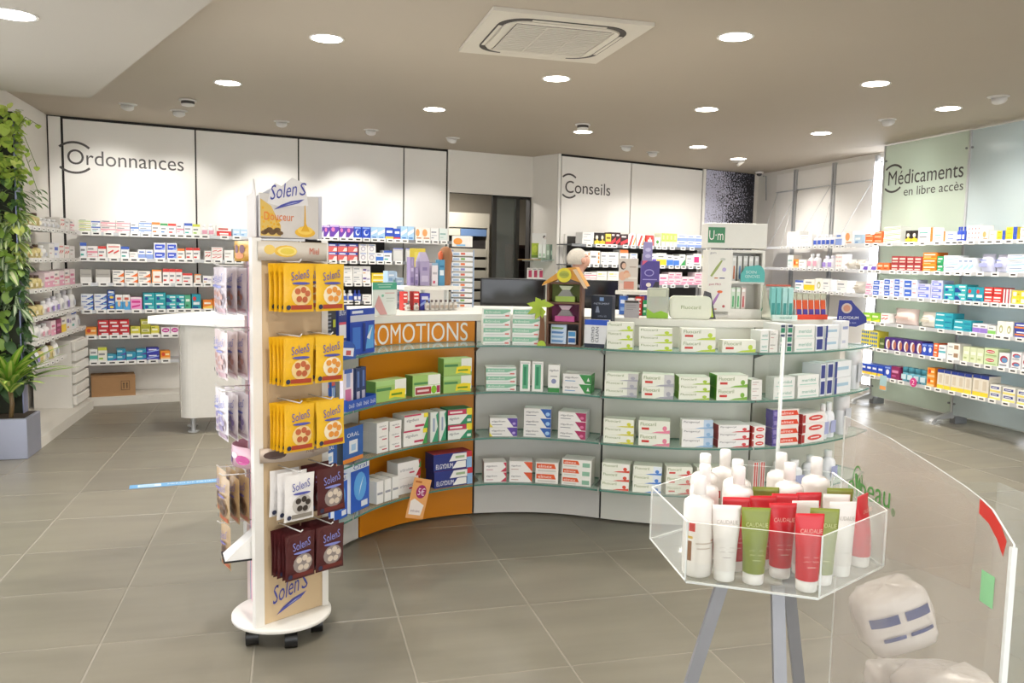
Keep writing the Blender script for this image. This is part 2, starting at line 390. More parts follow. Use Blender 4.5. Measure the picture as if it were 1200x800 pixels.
def style_mesh(key):
    st = STYLES[key]
    if st['mesh']: return st['mesh']
    mb = MB(); B = K(st['base'])
    if st['shape'] == 'box':
        vs = [(x, y, z) for z in (0, 1) for y in (0, 1) for x in (-.5, .5)]
        mb.add(vs, [(0,1,5,4), (2,6,7,3), (0,2,3,1)], B)
        mb.add(vs, [(4,5,7,6)], K(st['top']) if st['top'] else B)
        mb.add(vs, [(0,4,6,2), (1,3,7,5)], K(st['side']) if st['side'] else B)
        draw(mb, st['art'])
        # a fold line and a little print on the lid so that the carton reads as a carton from above
        if st['endart']:
            for sx in (-1, 1):
                T = Matrix.Translation((sx*.5, .5, 0)) @ Matrix.Rotation(sx*PI/2, 4, 'Z')
                draw(mb, st['endart'], T, -.006, -.003)
    elif st['shape'] == 'bottle':
        mb.lathe([(.46, 0), (.5, .03), (.5, .60), (.42, .70), (.2, .76), (.2, .80)], B, 12, (0, .5, 0))
        mb.lathe([(.26, .79), (.26, .98), (.22, 1.0)], K(st['top'] or '#f2f2f0'), 10, (0, .5, 0))
        draw(mb, [a for a in st['art']], Matrix.Translation((0, -.015, 0)))
    elif st['shape'] == 'pot':
        mb.lathe([(.46, 0), (.5, .04), (.5, .66)], B, 14, (0, .5, 0)); mb.lathe([(.52, .64), (.52, .97), (.48, 1.0)], K(st['top'] or '#f2f2f0'), 14, (0, .5, 0))
        draw(mb, st['art'], Matrix.Translation((0, -.015, 0)))
    elif st['shape'] == 'bag':
        n = 8; vs = []; fs = []
        rows = [(0, .16, 1.0), (.06, .5, .98), (.3, .9, .94), (.55, .85, .95), (.8, .5, .97), (.93, .12, 1.0), (1, .06, 1.0)]
        for z, dpt, wd in rows:
            for k in range(n):
                a = 2*PI*k/n; vs.append((math.cos(a)*.5*wd*(1 if abs(math.cos(a)) > .5 else .9), .5 + math.sin(a)*.5*dpt, z))
        for i in range(len(rows)-1):
            for k in range(n): fs.append((i*n+k, i*n+(k+1) % n, (i+1)*n+(k+1) % n, (i+1)*n+k))
        fs.append(tuple(range(n))[::-1]); fs.append(tuple(range((len(rows)-1)*n, len(rows)*n)))
        mb.add(vs, fs, B, True); draw(mb, st['art'], Matrix.Translation((0, -.01, 0)))
    elif st['shape'] == 'tub':
        mb.prism([(-.5, 0), (.5, 0), (.44, 1), (-.44, 1)], 0, 1, B)
    elif st['shape'] == 'roof':     # clear pack with a peaked cap
        mb.box(-.5, 0, 0, .5, 1, .72, B); mb.add([(-.5, 0, .72), (.5, 0, .72), (.5, 1, .72), (-.5, 1, .72), (-.38, .5, 1), (.38, .5, 1)], [(0,1,5,4), (2,3,4,5), (1,2,5), (3,0,4)], K(st['top'] or '#f2f2f0'))
        draw(mb, st['art'])
    st['mesh'] = mb.mesh(st['name']); return st['mesh']

# ---- small far cartons: base colour, print
TXT = '#8d8f94'
def lines(x0, x1, z, c=TXT): return [R(x0, z, x1, z+.09, c)]
def band(key, desc, base, c1, c2=None, **k):
    S(key, desc, base, R(0, .42, 1, .58, c1), R(0, 0, 1, .12, c2 or c1), R(.08, .7, .6, .82, TXT), R(.08, .24, .45, .32, c1), **k)
def top(key, desc, base, c1, c2=None, **k):
    S(key, desc, base, R(0, .78, 1, 1, c1), R(.1, .45, .75, .58, TXT), R(.1, .15, .55, .27, c2 or c1), **k)
def swoosh(key, desc, base, c1, c2=None, **k):
    S(key, desc, base, Q(c1, (.45, .0), (1, 0), (1, .62), (.8, .36)), R(.08, .6, .68, .78, c2 or TXT), R(.08, .3, .4, .38, TXT), **k)
def solid(key, desc, base, c1, c2='#f4f2ee', **k):
    S(key, desc, base, R(.1, .55, .8, .76, c2), Q(c1, (0, 0), (1, 0), (1, .38), (0, .16)), R(.12, .84, .5, .92, c2), **k)
band('wgrn', 'white box with green and yellow bands', '#efeee6', '#a9c24f', '#e3d764')
band('wpink', 'white box with pink stripes', '#f3ebe8', '#e58fa0', '#f0c0c6')
band('wblue', 'white box with blue stripes', '#eceff2', '#5f86cc', '#8eb0dd')
swoosh('worg', 'white box with orange swoosh', '#f4efe7', '#f0772e')
top('wgrt', 'white box with green lid edge', '#f0f1ec', '#4c9a62', '#3f78b8')
top('wred', 'white box with red lid edge', '#f3efec', '#d8433c')
top('worgt', 'white box with orange lid edge', '#f4efe9', '#ee8240')
top('wyel', 'white box with yellow-green lid edge', '#f2f1e4', '#cfd64a', '#94c23d')
top('wblt', 'white box with blue lid edge', '#eef0f3', '#4263bb', '#55b4a6')
S('wplain', 'plain white box with faint print', '#efede8', R(.1, .6, .7, .72, '#b7b4ae'), R(.1, .3, .5, .38, '#cfa6a0'))
S('wtxt', 'white box with purple print', '#f0eeee', R(.08, .45, .5, .68, '#7a6aa5'), R(.56, .4, .9, .6, '#b9b4c8'), R(.08, .15, .4, .25, '#d9a24a'))
S('wspeck', 'white box with red flecks', '#f3efea', R(.1, .75, .9, .85, '#e28c86'), Q('#d9524a', (.1,.3), (.5,.5), (.45,.6), (.08,.4)), Q('#d9524a', (.5,.3), (.9,.5), (.85,.6), (.48,.4)))
S('bluebl', 'white box with big cobalt panel', '#e9eaf2', R(.08, .16, .92, .82, '#3d56c8'), R(.2, .42, .7, .58, '#dfe3f5'), Q('#8fa4e6', (.5,.16), (.92,.16), (.92,.5)))
S('whred', 'white box with red lower half', '#f3efec', R(0, 0, 1, .45, '#d83f3a'), R(.12, .56, .78, .72, '#c75a55'), R(.2, .15, .8, .28, '#f3efec'))
S('cyanlow', 'pale blue box', '#b9d2e6', R(.1, .5, .8, .7, '#e8f0f5'), R(.1, .2, .5, .32, '#5f8cc0'))
S('greyb', 'grey carton behind white card edge', '#b4b0a8', R(0, 0, 1, .42, '#eceae6'), R(.1, .6, .9, .66, '#9d9a93'))
S('orgw', 'white box with orange frame', '#f4efe6', R(0, .88, 1, 1, '#ee8f3b'), R(0, 0, 1, .1, '#ee8f3b'), R(0, 0, .1, 1, '#ee8f3b'), R(.3, .4, .8, .55, '#c7664a'))
S('bluesw', 'blue and white box with swoosh', '#eef0f5', Q('#2f57b9', (.35,0), (1,0), (1,.85), (.8,.5)), R(.06, .5, .5, .66, '#5d7fc6'), R(.7, .1, .95, .3, '#9fd0e8'), top='#d7dde8')
S('bluetall', 'tall blue box with yellow badge', '#2e5cc0', R(.12, .74, .88, .92, '#f0f0f0'), EL(.55, .3, .3, .14, '#e9cf4a'), Q('#9ccdf0', (0,.45), (1,.65), (1,.75), (0,.52)))
S('kid', 'white box with sky blue figure panel', '#f2f0ec', R(0, 0, 1, .55, '#4fa6dd'), EL(.5, .4, .2, .2, '#f1c9a6'), R(.2, .66, .8, .82, '#d46a5a'))
S('pinkb', 'pink box with magenta print', '#ef9fcf', R(.1, .55, .85, .72, '#d6318f'), Q('#d6318f', (.1,.15), (.8,.3), (.85,.42), (.1,.3)), R(0, .86, 1, 1, '#f4e9ee'))
S('tealb', 'teal box with white lettering', '#28a3ad', R(.12, .6, .75, .78, '#e9f3f2'), EL(.28, .32, .14, .2, '#1d4fa0'), R(.5, .2, .9, .4, '#7fd0cf'))
S('teal2', 'turquoise box with navy corner', '#3fb2b9', Q('#22458f', (0,0), (.6,0), (.25,.6), (0,.6)), R(.35, .64, .9, .82, '#eef4f3'), R(.6,.2,.9,.36,'#e8f2f2'))
S('greenb', 'green box with pale print', '#57b189', R(.15, .55, .8, .72, '#e6f0e6'), R(.15, .2, .6, .34, '#2f7c57'))
S('tealred', 'teal box with red dot', '#2899ae', EL(.3, .7, .2, .14, '#d64040'), R(.15, .3, .85, .48, '#e9f2f2'), R(.1, .08, .7, .18, '#1d4b8c'))
S('orgy', 'orange and yellow box', '#ee8a34', Q('#f7d36a', (0,0), (1,0), (1,.45), (0,.2)), R(.12, .55, .8, .75, '#f8efe2'))
S('orgb', 'orange box with red emblem', '#f0962e', EL(.3, .62, .18, .24, '#d8492e'), R(.5, .5, .9, .7, '#fbe3ae'), R(0,0,1,.25,'#f3c38a'))
S('redb', 'red box with white lettering', '#cf2d36', R(.1, .56, .78, .78, '#f4e6e2'), R(.3, .1, .95, .32, '#ece7ea'), R(.1, .38, .5, .46, '#7e1520'))
S('yelg', 'yellow-green box', '#d9d04d', R(.12, .5, .8, .7, '#f2f0da'), R(0, 0, 1, .2, '#efeccb'), R(.1, .8, .5, .9, '#7a8f2c'))
S('olive', 'olive box with pale label', '#b2b13a', R(.1, .4, .85, .75, '#e4e2b6'), R(.2, .5, .7, .62, '#7f7d1e'))
S('magen', 'low white box with magenta oval', '#f3e8ee', EL(.5, .6, .42, .32, '#c52c92'), R(.25, .52, .75, .66, '#f5e6f0'))
S('wteal', 'white box with teal lower band', '#eef0ec', R(0, .2, 1, .5, '#5dbcae'), R(.15, .66, .8, .78, TXT))
S('tealow', 'low teal and blue carton', '#2f98bb', R(.06, .5, .6, .78, '#bfe3e8'), Q('#5a4fa8', (.3,0), (1,0), (1,.45)), top='#5fb9cf')
S('blpur', 'blue-violet box with pale swoosh', '#3d3fae', Q('#9fb5ec', (0,.2), (1,.55), (1,.75), (0,.35)), R(.15, .62, .8, .82, '#e7e6f5'))
# back wall beside the door
S('purw', 'violet box with white corner', '#6a3fa8', Q('#efe8f2', (.3,0), (1,0), (1,.6)), EL(.35, .65, .2, .18, '#e07fb0'), R(0,.86,1,1,'#c9b3e0'))
S('navyw', 'royal blue box with white swirl', '#2c4fc0', EL(.5, .5, .28, .26, '#dfe6f5'), EL(.56, .55, .2, .18, '#2c4fc0'), R(.1, .84, .9, .95, '#8fb0ee'))
S('palebl', 'pale blue box with white wave', '#a9cdea', Q('#f0f4f6', (0,.3), (1,.6), (1,.85), (0,.55)), R(.2, .1, .8, .2, '#4a7fc4'))
S('blyel', 'blue box with yellow foot', '#2b50bd', R(0, 0, 1, .25, '#f2c93b'), R(.15, .55, .85, .75, '#e9edf6'))
S('blred', 'blue box with red foot', '#2f55c2', R(0, 0, 1, .22, '#d8433f'), R(.15, .55, .85, .75, '#e9edf6'))
S('orgpale', 'white box with soft orange cloud', '#f2ece4', EL(.35, .6, .3, .3, '#f0a566'), R(.2, .14, .9, .24, '#c98f6a'))
S('paleteal', 'pale grey-green box', '#d9e2de', R(.1, .5, .8, .62, '#8fb3ab'), R(.1, .25, .5, .33, '#b5c9c4'))
S('redblue', 'coral box with blue lid band', '#dd6a66', R(0, .68, 1, 1, '#3d58b4'), R(.15, .74, .8, .88, '#e6e9f3'), Q('#f3e0dc', (.5,.1), (.95,.1), (.95,.5), (.7,.5)))
S('wgreyd', 'white box with grey drawing', '#eceae8', EL(.5, .45, .3, .3, '#bcb6c4'), EL(.5, .42, .18, .18, '#eceae8'), R(.15, .84, .85, .92, '#6d8fd0'))
S('wyelsq', 'white box with yellow edge', '#efeee6', R(.82, 0, 1, 1, '#ecd94a'), R(.15, .5, .65, .62, TXT), R(.15, .25, .5, .33, TXT))
S('yelbl', 'yellow box with white print', '#f0d53c', R(.08, .5, .9, .72, '#f7f3dc'), R(.08, .2, .6, .32, '#b98f1a'))
S('wbot', 'small white bottle with blue label', '#eeeef2', R(.12, .12, .88, .5, '#3f5fc4'), shape='bottle', noun='bottle', name='bottle', cat='bottle', top='#f5f5f5')
S('bbot', 'small blue bottle with white label', '#3450b8', R(.12, .15, .88, .45, '#f0f0f4'), shape='bottle', noun='bottle', name='bottle', cat='bottle', top='#2c46a8')
S('wbot2', 'white bottle with pink label', '#f1eeee', R(.12, .15, .88, .5, '#e2a3b5'), shape='bottle', noun='bottle', name='bottle', cat='bottle', top='#f5f5f5')
S('lilbot', 'white bottle with lilac label', '#efedf2', R(.12, .12, .88, .48, '#a58fd6'), shape='bottle', noun='bottle', name='bottle', cat='bottle', top='#e9e7f0')
S('scent', 'small yellow scent bottle with dark cap', '#d9c98c', R(.15, .15, .85, .42, '#efe6c4'), shape='bottle', noun='bottle', name='scent_bottle', cat='bottle', top='#5a4438')
S('wbotp', 'plain white bottle', '#f1f0ee', R(.15, .15, .85, .45, '#d3d6dc'), shape='bottle', noun='bottle', name='bottle', cat='bottle', top='#fafafa')
S('glassb', 'clear grey carton with blue edge', '#c6c6c4', R(0, .92, 1, 1, '#7f86c8'), R(.1, .1, .9, .8, '#d5d5d2'))
# below Conseils
S('blkyel', 'black box with yellow foot', '#2b2422', R(0, 0, 1, .32, '#f0cf3c'), EL(.45, .6, .25, .18, '#e9e2d6'), Q('#f0cf3c', (.3,.3), (.7,.3), (.5,.55)))
S('yelred', 'yellow box with red foot', '#f0d85a', R(0, 0, 1, .3, '#d9433f'), R(.15, .55, .85, .72, '#8a6a1d'))
S('blkred', 'black box with red diagonal', '#3a2226', Q('#d8414a', (0,0), (1,.3), (1,.62), (0,.3)), R(.1, .72, .7, .85, '#efe3e0'))
S('wredst', 'white box with red diagonal stripes', '#f3eeea', Q('#db4b47', (.1,0), (.35,0), (.75,.9), (.5,.9)), Q('#f0a54a', (.55,0), (.75,0), (1,.55), (1,.8)))
S('redcross', 'red box with white cross', '#d3433f', R(.4, .25, .6, .8, '#f4eeea'), R(.22, .42, .78, .62, '#f4eeea'))
S('wgrlf', 'white box with green leaf', '#eff0e8', EL(.5, .5, .25, .2, '#5fa04a'), R(.2, .14, .8, .22, TXT))
S('limew', 'tall lime and white box', '#e9edd0', R(0, .4, 1, 1, '#bfd86a'), R(.2, .12, .8, .3, '#f3f3ea'), R(.3, .55, .7, .85, '#dce8a4'))
S('wblh', 'white box with blue lower half', '#eef0f4', R(0, 0, 1, .5, '#8fa6de'), R(.15, .66, .8, .8, '#5f7fca'))
S('worv', 'white box with orange edge marks', '#f1eee9', R(.8, .1, .95, .3, '#f0963a'), R(.8, .4, .95, .6, '#f0963a'), R(.8, .7, .95, .9, '#f0963a'), R(.1, .5, .6, .64, TXT))
S('wgr3', 'white box with grey print', '#eeedea', R(.1, .62, .7, .74, '#9fa2aa'), R(.1, .4, .8, .46, '#c3c5ca'), R(.1, .2, .4, .28, '#9fa2aa'))
S('wpur', 'white box with violet corner', '#efecf0', Q('#6a50b4', (.3,0), (1,0), (1,.55), (.5,.55)), R(.1, .7, .6, .8, TXT))
S('wyelb', 'white box with yellow lower half', '#f2efe4', R(0, 0, 1, .5, '#f1cf34'), R(.15, .66, .7, .78, TXT))
S('wblb', 'white box with bright blue lower half', '#eef0f4', R(0, 0, 1, .55, '#4a80d6'), R(.15, .7, .7, .82, TXT))
S('wgrb', 'white box with green triangle', '#eef2ea', Q('#3fa358', (.1,0), (1,0), (1,.6)), R(.1, .7, .7, .82, TXT))
S('wmag', 'white box with magenta square', '#f3edee', R(.1, .3, .7, .75, '#db3a80'), R(.1, .1, .8, .2, TXT))
S('wpkd', 'white and rose box', '#f2dfe4', R(0, 0, 1, .4, '#e7a3bd'), R(.12, .55, .8, .7, '#d06a92'), R(.6, .15, .9, .28, '#f6eef0'))
S('wyl2', 'white box with yellow marks', '#f0efe8', R(.12, .5, .5, .68, '#e8d865'), R(.55, .5, .9, .68, '#d5d3cf'), R(.12, .2, .8, .3, '#c6c4c0'))
# right glass wall
S('orgs', 'orange box with dark lettering', '#e8743a', R(.1, .5, .85, .68, '#f6d9bf'), R(.1, .2, .6, .34, '#b5421f'))
S('wgrs', 'white box with sage and yellow waves', '#edeee6', Q('#9fc07a', (0,.3), (1,.5), (1,.65), (0,.45)), Q('#dcd87a', (0,.6), (1,.78), (1,.86), (0,.7)), R(.1, .1, .5, .2, TXT))
S('wors', 'white box with orange side edge', '#f1eeea', R(.84, 0, 1, 1, '#ee7f38'), R(.1, .6, .65, .7, '#6fb0a4'), R(.1, .3, .6, .4, TXT))
S('wbls', 'white box with blue lettering', '#eff0f4', R(.1, .5, .8, .72, '#4c66c6'), R(.1, .2, .5, .32, '#9fb0e0'))
S('yelbs', 'yellow box with blue side', '#f0dc3e', R(.62, 0, 1, 1, '#3957b2'), R(.08, .5, .5, .68, '#a58f1c'))
S('wflor', 'white box with small red pattern', '#f2eeea', *[EL(.15+.23*i, .2+.3*j, .04, .07, '#d98a8a') for i in range(4) for j in range(3)])
S('darkred', 'dark red box with pale lettering', '#a5383a', R(.1, .52, .85, .75, '#f0d9cf'), R(.1, .15, .85, .3, '#e9cdbf'))
S('orgbig', 'bright orange box with white print', '#ef7a24', R(.08, .55, .9, .75, '#f9e3cf'), R(.08, .2, .6, .34, '#f6c48d'), R(0, 0, 1, .08, '#f3d24a'))
S('gren2', 'bright green box', '#2f9d62', R(.15, .55, .85, .75, '#eaf3ea'), R(.15, .2, .6, .34, '#b9dcc4'))
S('wltbl', 'white box with pale blue wave', '#eef1f3', Q('#a5cbe4', (0,.1), (1,.35), (1,.6), (0,.3)), R(.12, .7, .8, .82, '#8da0c0'))
S('lilbag', 'pale lilac soft pack', '#d4d6ea', R(.2, .3, .8, .5, '#a9aede'), R(.25, .62, .75, .7, '#8f97cc'), shape='bag', noun='pack', name='soft_pack', cat='pack')
S('blmed', 'blue and white box with cobalt square', '#dfe5f2', R(.06, .12, .62, .88, '#3f66c4'), R(.14, .4, .5, .56, '#eef1f8'), R(.7, .5, .94, .62, '#d98a86'))
S('lilblue', 'lilac and blue box', '#c9cbe8', R(.1, .15, .9, .6, '#6d7ed0'), R(.2, .3, .7, .45, '#eceefa'), R(.1, .74, .6, .86, '#8a8ccc'))
S('redw', 'red box with white stripes', '#d63a35', R(.1, .58, .85, .78, '#f6ece8'), R(.1, .22, .85, .36, '#f6ece8'))
S('wredv', 'white box with upright red stripes', '#f0eaea', R(.2, 0, .4, 1, '#b54450'), R(.65, 0, .85, 1, '#b54450'))
S('yelw', 'yellow box with white square', '#f1d743', R(.12, .2, .55, .8, '#f7f2d8'), R(.65, .4, .9, .55, '#b69c20'))
S('limeb', 'lime green box with yellow print', '#8fc43c', R(.1, .5, .8, .72, '#eef2c4'), Q('#e9d93c', (0,0), (1,0), (1,.35)))
S('creambag', 'cream soft pack of dressings', '#e6dfd2', R(.2, .35, .75, .5, '#c9bfae'), R(.3, .6, .7, .66, '#b9ac9a'), shape='bag', noun='pack', name='soft_pack', cat='pack')
S('pinkbag', 'beige-pink soft pack of dressings', '#e3d0c8', R(.2, .35, .75, .5, '#cdb0a6'), shape='bag', noun='pack', name='soft_pack', cat='pack')
S('tealwide', 'wide flat teal box', '#2ca2b4', R(.05, .5, .5, .76, '#c9e8ec'), R(.6, .3, .95, .45, '#1f6fa0'), top='#67c1cc')
S('wpurl', 'white box with violet lower band', '#efecf0', R(0, .05, 1, .55, '#9a7fd0'), R(.1, .66, .7, .8, TXT))
S('wgrl', 'white box with green lower band', '#eef0ea', R(0, .05, 1, .45, '#8bcb6a'), R(.1, .66, .7, .8, TXT))
S('wolv', 'white box with olive drawing', '#efeee6', EL(.5, .45, .24, .28, '#b5b57a'), EL(.5, .42, .13, .16, '#efeee6'))
S('blorg', 'blue box with orange stripe', '#3a49a8', R(0, .25, 1, .48, '#f08a3a'), R(.1, .62, .8, .8, '#e6e9f4'))
S('yelbldot', 'yellow box with blue pattern', '#eadb4c', *[EL(.14+.24*i, .25+.5*j, .09, .17, '#4776b4') for i in range(4) for j in range(2)])
S('dkgrn', 'small dark green box', '#5a6b3a', R(.1, .4, .9, .6, '#a9b184'))
S('purbr', 'purple box with white curved window', '#4a2f7a', EL(.55, .45, .34, .4, '#f0ebe6'), EL(.72, .42, .25, .34, '#b5715a'))
S('bluec', 'cobalt box with white spot', '#3352b8', EL(.5, .5, .26, .22, '#e6eaf5'), R(.1, .8, .9, .92, '#8fa8e4'))
S('orgtall', 'narrow orange box', '#ee6a2c', R(.2, .55, .8, .8, '#f8e3d3'), R(.2, .2, .8, .34, '#f6c39c'))
S('wtl', 'white box with teal strip', '#edf0f0', R(0, .4, 1, .56, '#5bb5c2'), R(.1, .7, .8, .82, TXT))
S('wbrn', 'white box with brown square', '#f0ede6', R(.55, .3, .9, .8, '#a6876a'), R(.1, .5, .45, .62, TXT))
S('pgrn', 'pale green carton', '#dbe3bd', R(.15, .5, .85, .7, '#f0f2e2'), R(.15, .2, .6, .32, '#aebf7c'))
S('grnred', 'pale green box with red oval', '#d3e3b5', EL(.45, .6, .32, .2, '#c23a44'), R(.2, .54, .7, .64, '#f3e3e0'), R(.1, .12, .9, .24, '#9cc07a'))
S('wredov', 'white box with red and blue oval', '#eeecee', EL(.5, .55, .4, .26, '#b8354a'), EL(.56, .5, .3, .18, '#6a9cc8'), R(.1, .1, .8, .2, TXT))
S('magd', 'plum box with pink print', '#8a2b58', R(.1, .5, .85, .7, '#d98fb4'), R(.1, .2, .6, .32, '#c05a90'))
S('tealpot', 'round teal pot', '#5f9fb0', R(.1, .15, .9, .5, '#c9dfe4'), shape='pot', noun='pot', name='pot', cat='pot', top='#3f8496')
S('wbluecap', 'cream box with navy lid and yellow foot', '#e6dfd0', R(0, .84, 1, 1, '#2b3f8f'), R(0, 0, 1, .2, '#f0d23f'), R(.25, .3, .75, .75, '#d5c9b4'), top='#2b3f8f')
S('blstrip', 'narrow blue carton', '#3f6cc0', R(.2, .6, .8, .8, '#dfe6f4'), R(.2, .2, .8, .4, '#8fb0e4'))
S('wyelblue', 'white box with yellow foot and navy label', '#efede4', R(0, 0, 1, .25, '#f0e07a'), R(.1, .45, .85, .78, '#36408c'), R(.2, .55, .7, .66, '#e6e6f0'))

ORD = ['', 'first', 'second', 'third', 'fourth', 'fifth', 'sixth', 'seventh', 'eighth', 'ninth', 'tenth', 'eleventh', 'twelfth', 'thirteenth', 'fourteenth', 'fifteenth', 'sixteenth', 'seventeenth', 'eighteenth', 'nineteenth', 'twentieth', 'twenty-first', 'twenty-second', 'twenty-third', 'twenty-fourth', 'twenty-fifth', 'twenty-sixth', 'twenty-seventh', 'twenty-eighth', 'twenty-ninth', 'thirtieth', 'thirty-first', 'thirty-second', 'thirty-third', 'thirty-fourth', 'thirty-fifth', 'thirty-sixth', 'thirty-seventh', 'thirty-eighth', 'thirty-ninth', 'fortieth']
ROWW = {1: [''], 2: ['lower', 'upper'], 3: ['bottom', 'middle', 'top'], 4: ['bottom', 'lower-middle', 'upper-middle', 'top'], 5: ['bottom', 'second-lowest', 'middle', 'second-highest', 'top']}
class Path:
    """front edge of a shelf in plan"""
    def __init__(s, pts):
        s.p = [Vector(q) for q in pts]; s.L = [0]
        for a, b in zip(s.p, s.p[1:]): s.L.append(s.L[-1] + (b-a).length)
        s.len = s.L[-1]
    def at(s, t):
        t = max(0, min(s.len, t))
        for i in range(len(s.p)-1):
            if t <= s.L[i+1] or i == len(s.p)-2:
                k = (t-s.L[i])/(s.L[i+1]-s.L[i]); return s.p[i].lerp(s.p[i+1], k)
    def tan(s, t, e=.03):
        d = s.at(min(s.len, t+e)) - s.at(max(0, t-e)); return d.normalized()
    def find(s, px, z, lo=0, hi=None):
        lo, hi = lo, hi or s.len
        for _ in range(40):
            m = (lo+hi)/2; q = s.at(m)
            if px_of((q.x, q.y, z)) < px: lo = m
            else: hi = m
        return (lo+hi)/2
def smooth_path(pts, n=6):
    P = [Vector(p) for p in pts]; out = []
    for i in range(len(P)-1):
        a, b, c, d = P[max(i-1, 0)], P[i], P[i+1], P[min(i+2, len(P)-1)]
        for k in range(n):
            t = k/n; out.append(0.5*((2*b) + (-a+c)*t + (2*a-5*b+4*c-d)*t*t + (-a+3*b-3*c+d)*t**3))
    out.append(P[-1]); return Path(out)
counts = {}
def stock(path, z, items, where, group, depth=.13, inset=.015, jit=.006, rename=None):
    """fills one shelf. item = (px0, px1, columns, rows, pixel height, style[, depth[, inset]])"""
    k = 0
    for it in items:
        px0, px1, nc, nr, hp, key = it[:6]
        dp = it[6] if len(it) > 6 and it[6] else depth; ins = it[7] if len(it) > 7 else inset
        st = STYLES[key]; me = style_mesh(key)
        t0, t1 = path.find(px0, z), path.find(px1, z)
        wdt = (t1-t0)/nc
        mid = path.at((t0+t1)/2); H = hp*depth_of((mid.x, mid.y, z))/FPX; h = H/nr
        for c in range(nc):
            k += 1
            t = t0 + (c+.5)*wdt; q = path.at(t); tg = path.tan(t); nrm = Vector((-tg.y, tg.x))   # nrm points to the back of the shelf
            for r in range(nr):
                o = bpy.data.objects.new(rename if rename and st['name'] == 'medicine_box' else st['name'], me); COL.objects.link(o)
                jx = random.uniform(-1, 1)*min(jit, wdt*.012); jd = random.uniform(0, jit)
                if st['shape'] in ('bottle', 'pot'): w_ = min(wdt*.94, .09); d_ = w_
                else: w_, d_ = wdt*.95, dp
                pos = q + tg*jx + nrm*(ins+jd)
                o.location = (pos.x, pos.y, z + .0015 + r*h); o.scale = (w_, d_, h*.985)
                o.rotation_euler = (0, 0, math.atan2(tg.y, tg.x) + random.uniform(-.004, .004))
                row = ROWW[nr][r]
                lab = f"{st['desc']}, {row + ' in ' if row else ''}{ORD[k]} {'stack' if row else 'place'} on {where}"
                tag(o, lab, st['cat'], group)
    return k

# ---- wall shelving: boards with a rail of price tags
TAGINK = K('#3d3a38')
def tag_mesh():
    mb = MB(); mb.rbox(-.5, -.12, 0, .5, 0, 1, TAGW, .05); mb.flat([(-.28, .35), (.28, .35), (.28, .68), (-.28, .68)], TAGINK, -.14); return mb.mesh('price_tag')
TAGME = tag_mesh()
def shelf_board(unit, name, path, z, depth, t0=None, t1=None, m=None, lip=.03, tags=(), tw=.088, th=.044, thick=.014):
    t0 = 0 if t0 is None else t0; t1 = path.len if t1 is None else t1
    a, b = path.at(t0), path.at(t1); d = (b-a).normalized(); L = (b-a).length; ang = math.atan2(d.y, d.x)
    mb = MB(); m = m or SHELFM
    mb.box(0, 0, -thick, L, depth, 0, m); mb.box(0, -.006, -lip, L, 0, .004, m)
    s = mb.build(name, unit, (a.x, a.y, z), ang)
    for px in tags:
        t = path.find(px, z)
        if not t0 <= t <= t1: continue
        g = put('price_tag', TAGME, s, (t-t0, -.007, -lip-.004)); g.scale = (tw, .03, th)
    return s
def centres(items): 
    out = []
    for it in items:
        n = it[2]; 
        for c in range(0, n, 1 if (it[1]-it[0])/n > 9 else 2): out.append(it[0] + (c+.5)*(it[1]-it[0])/n)
    return out

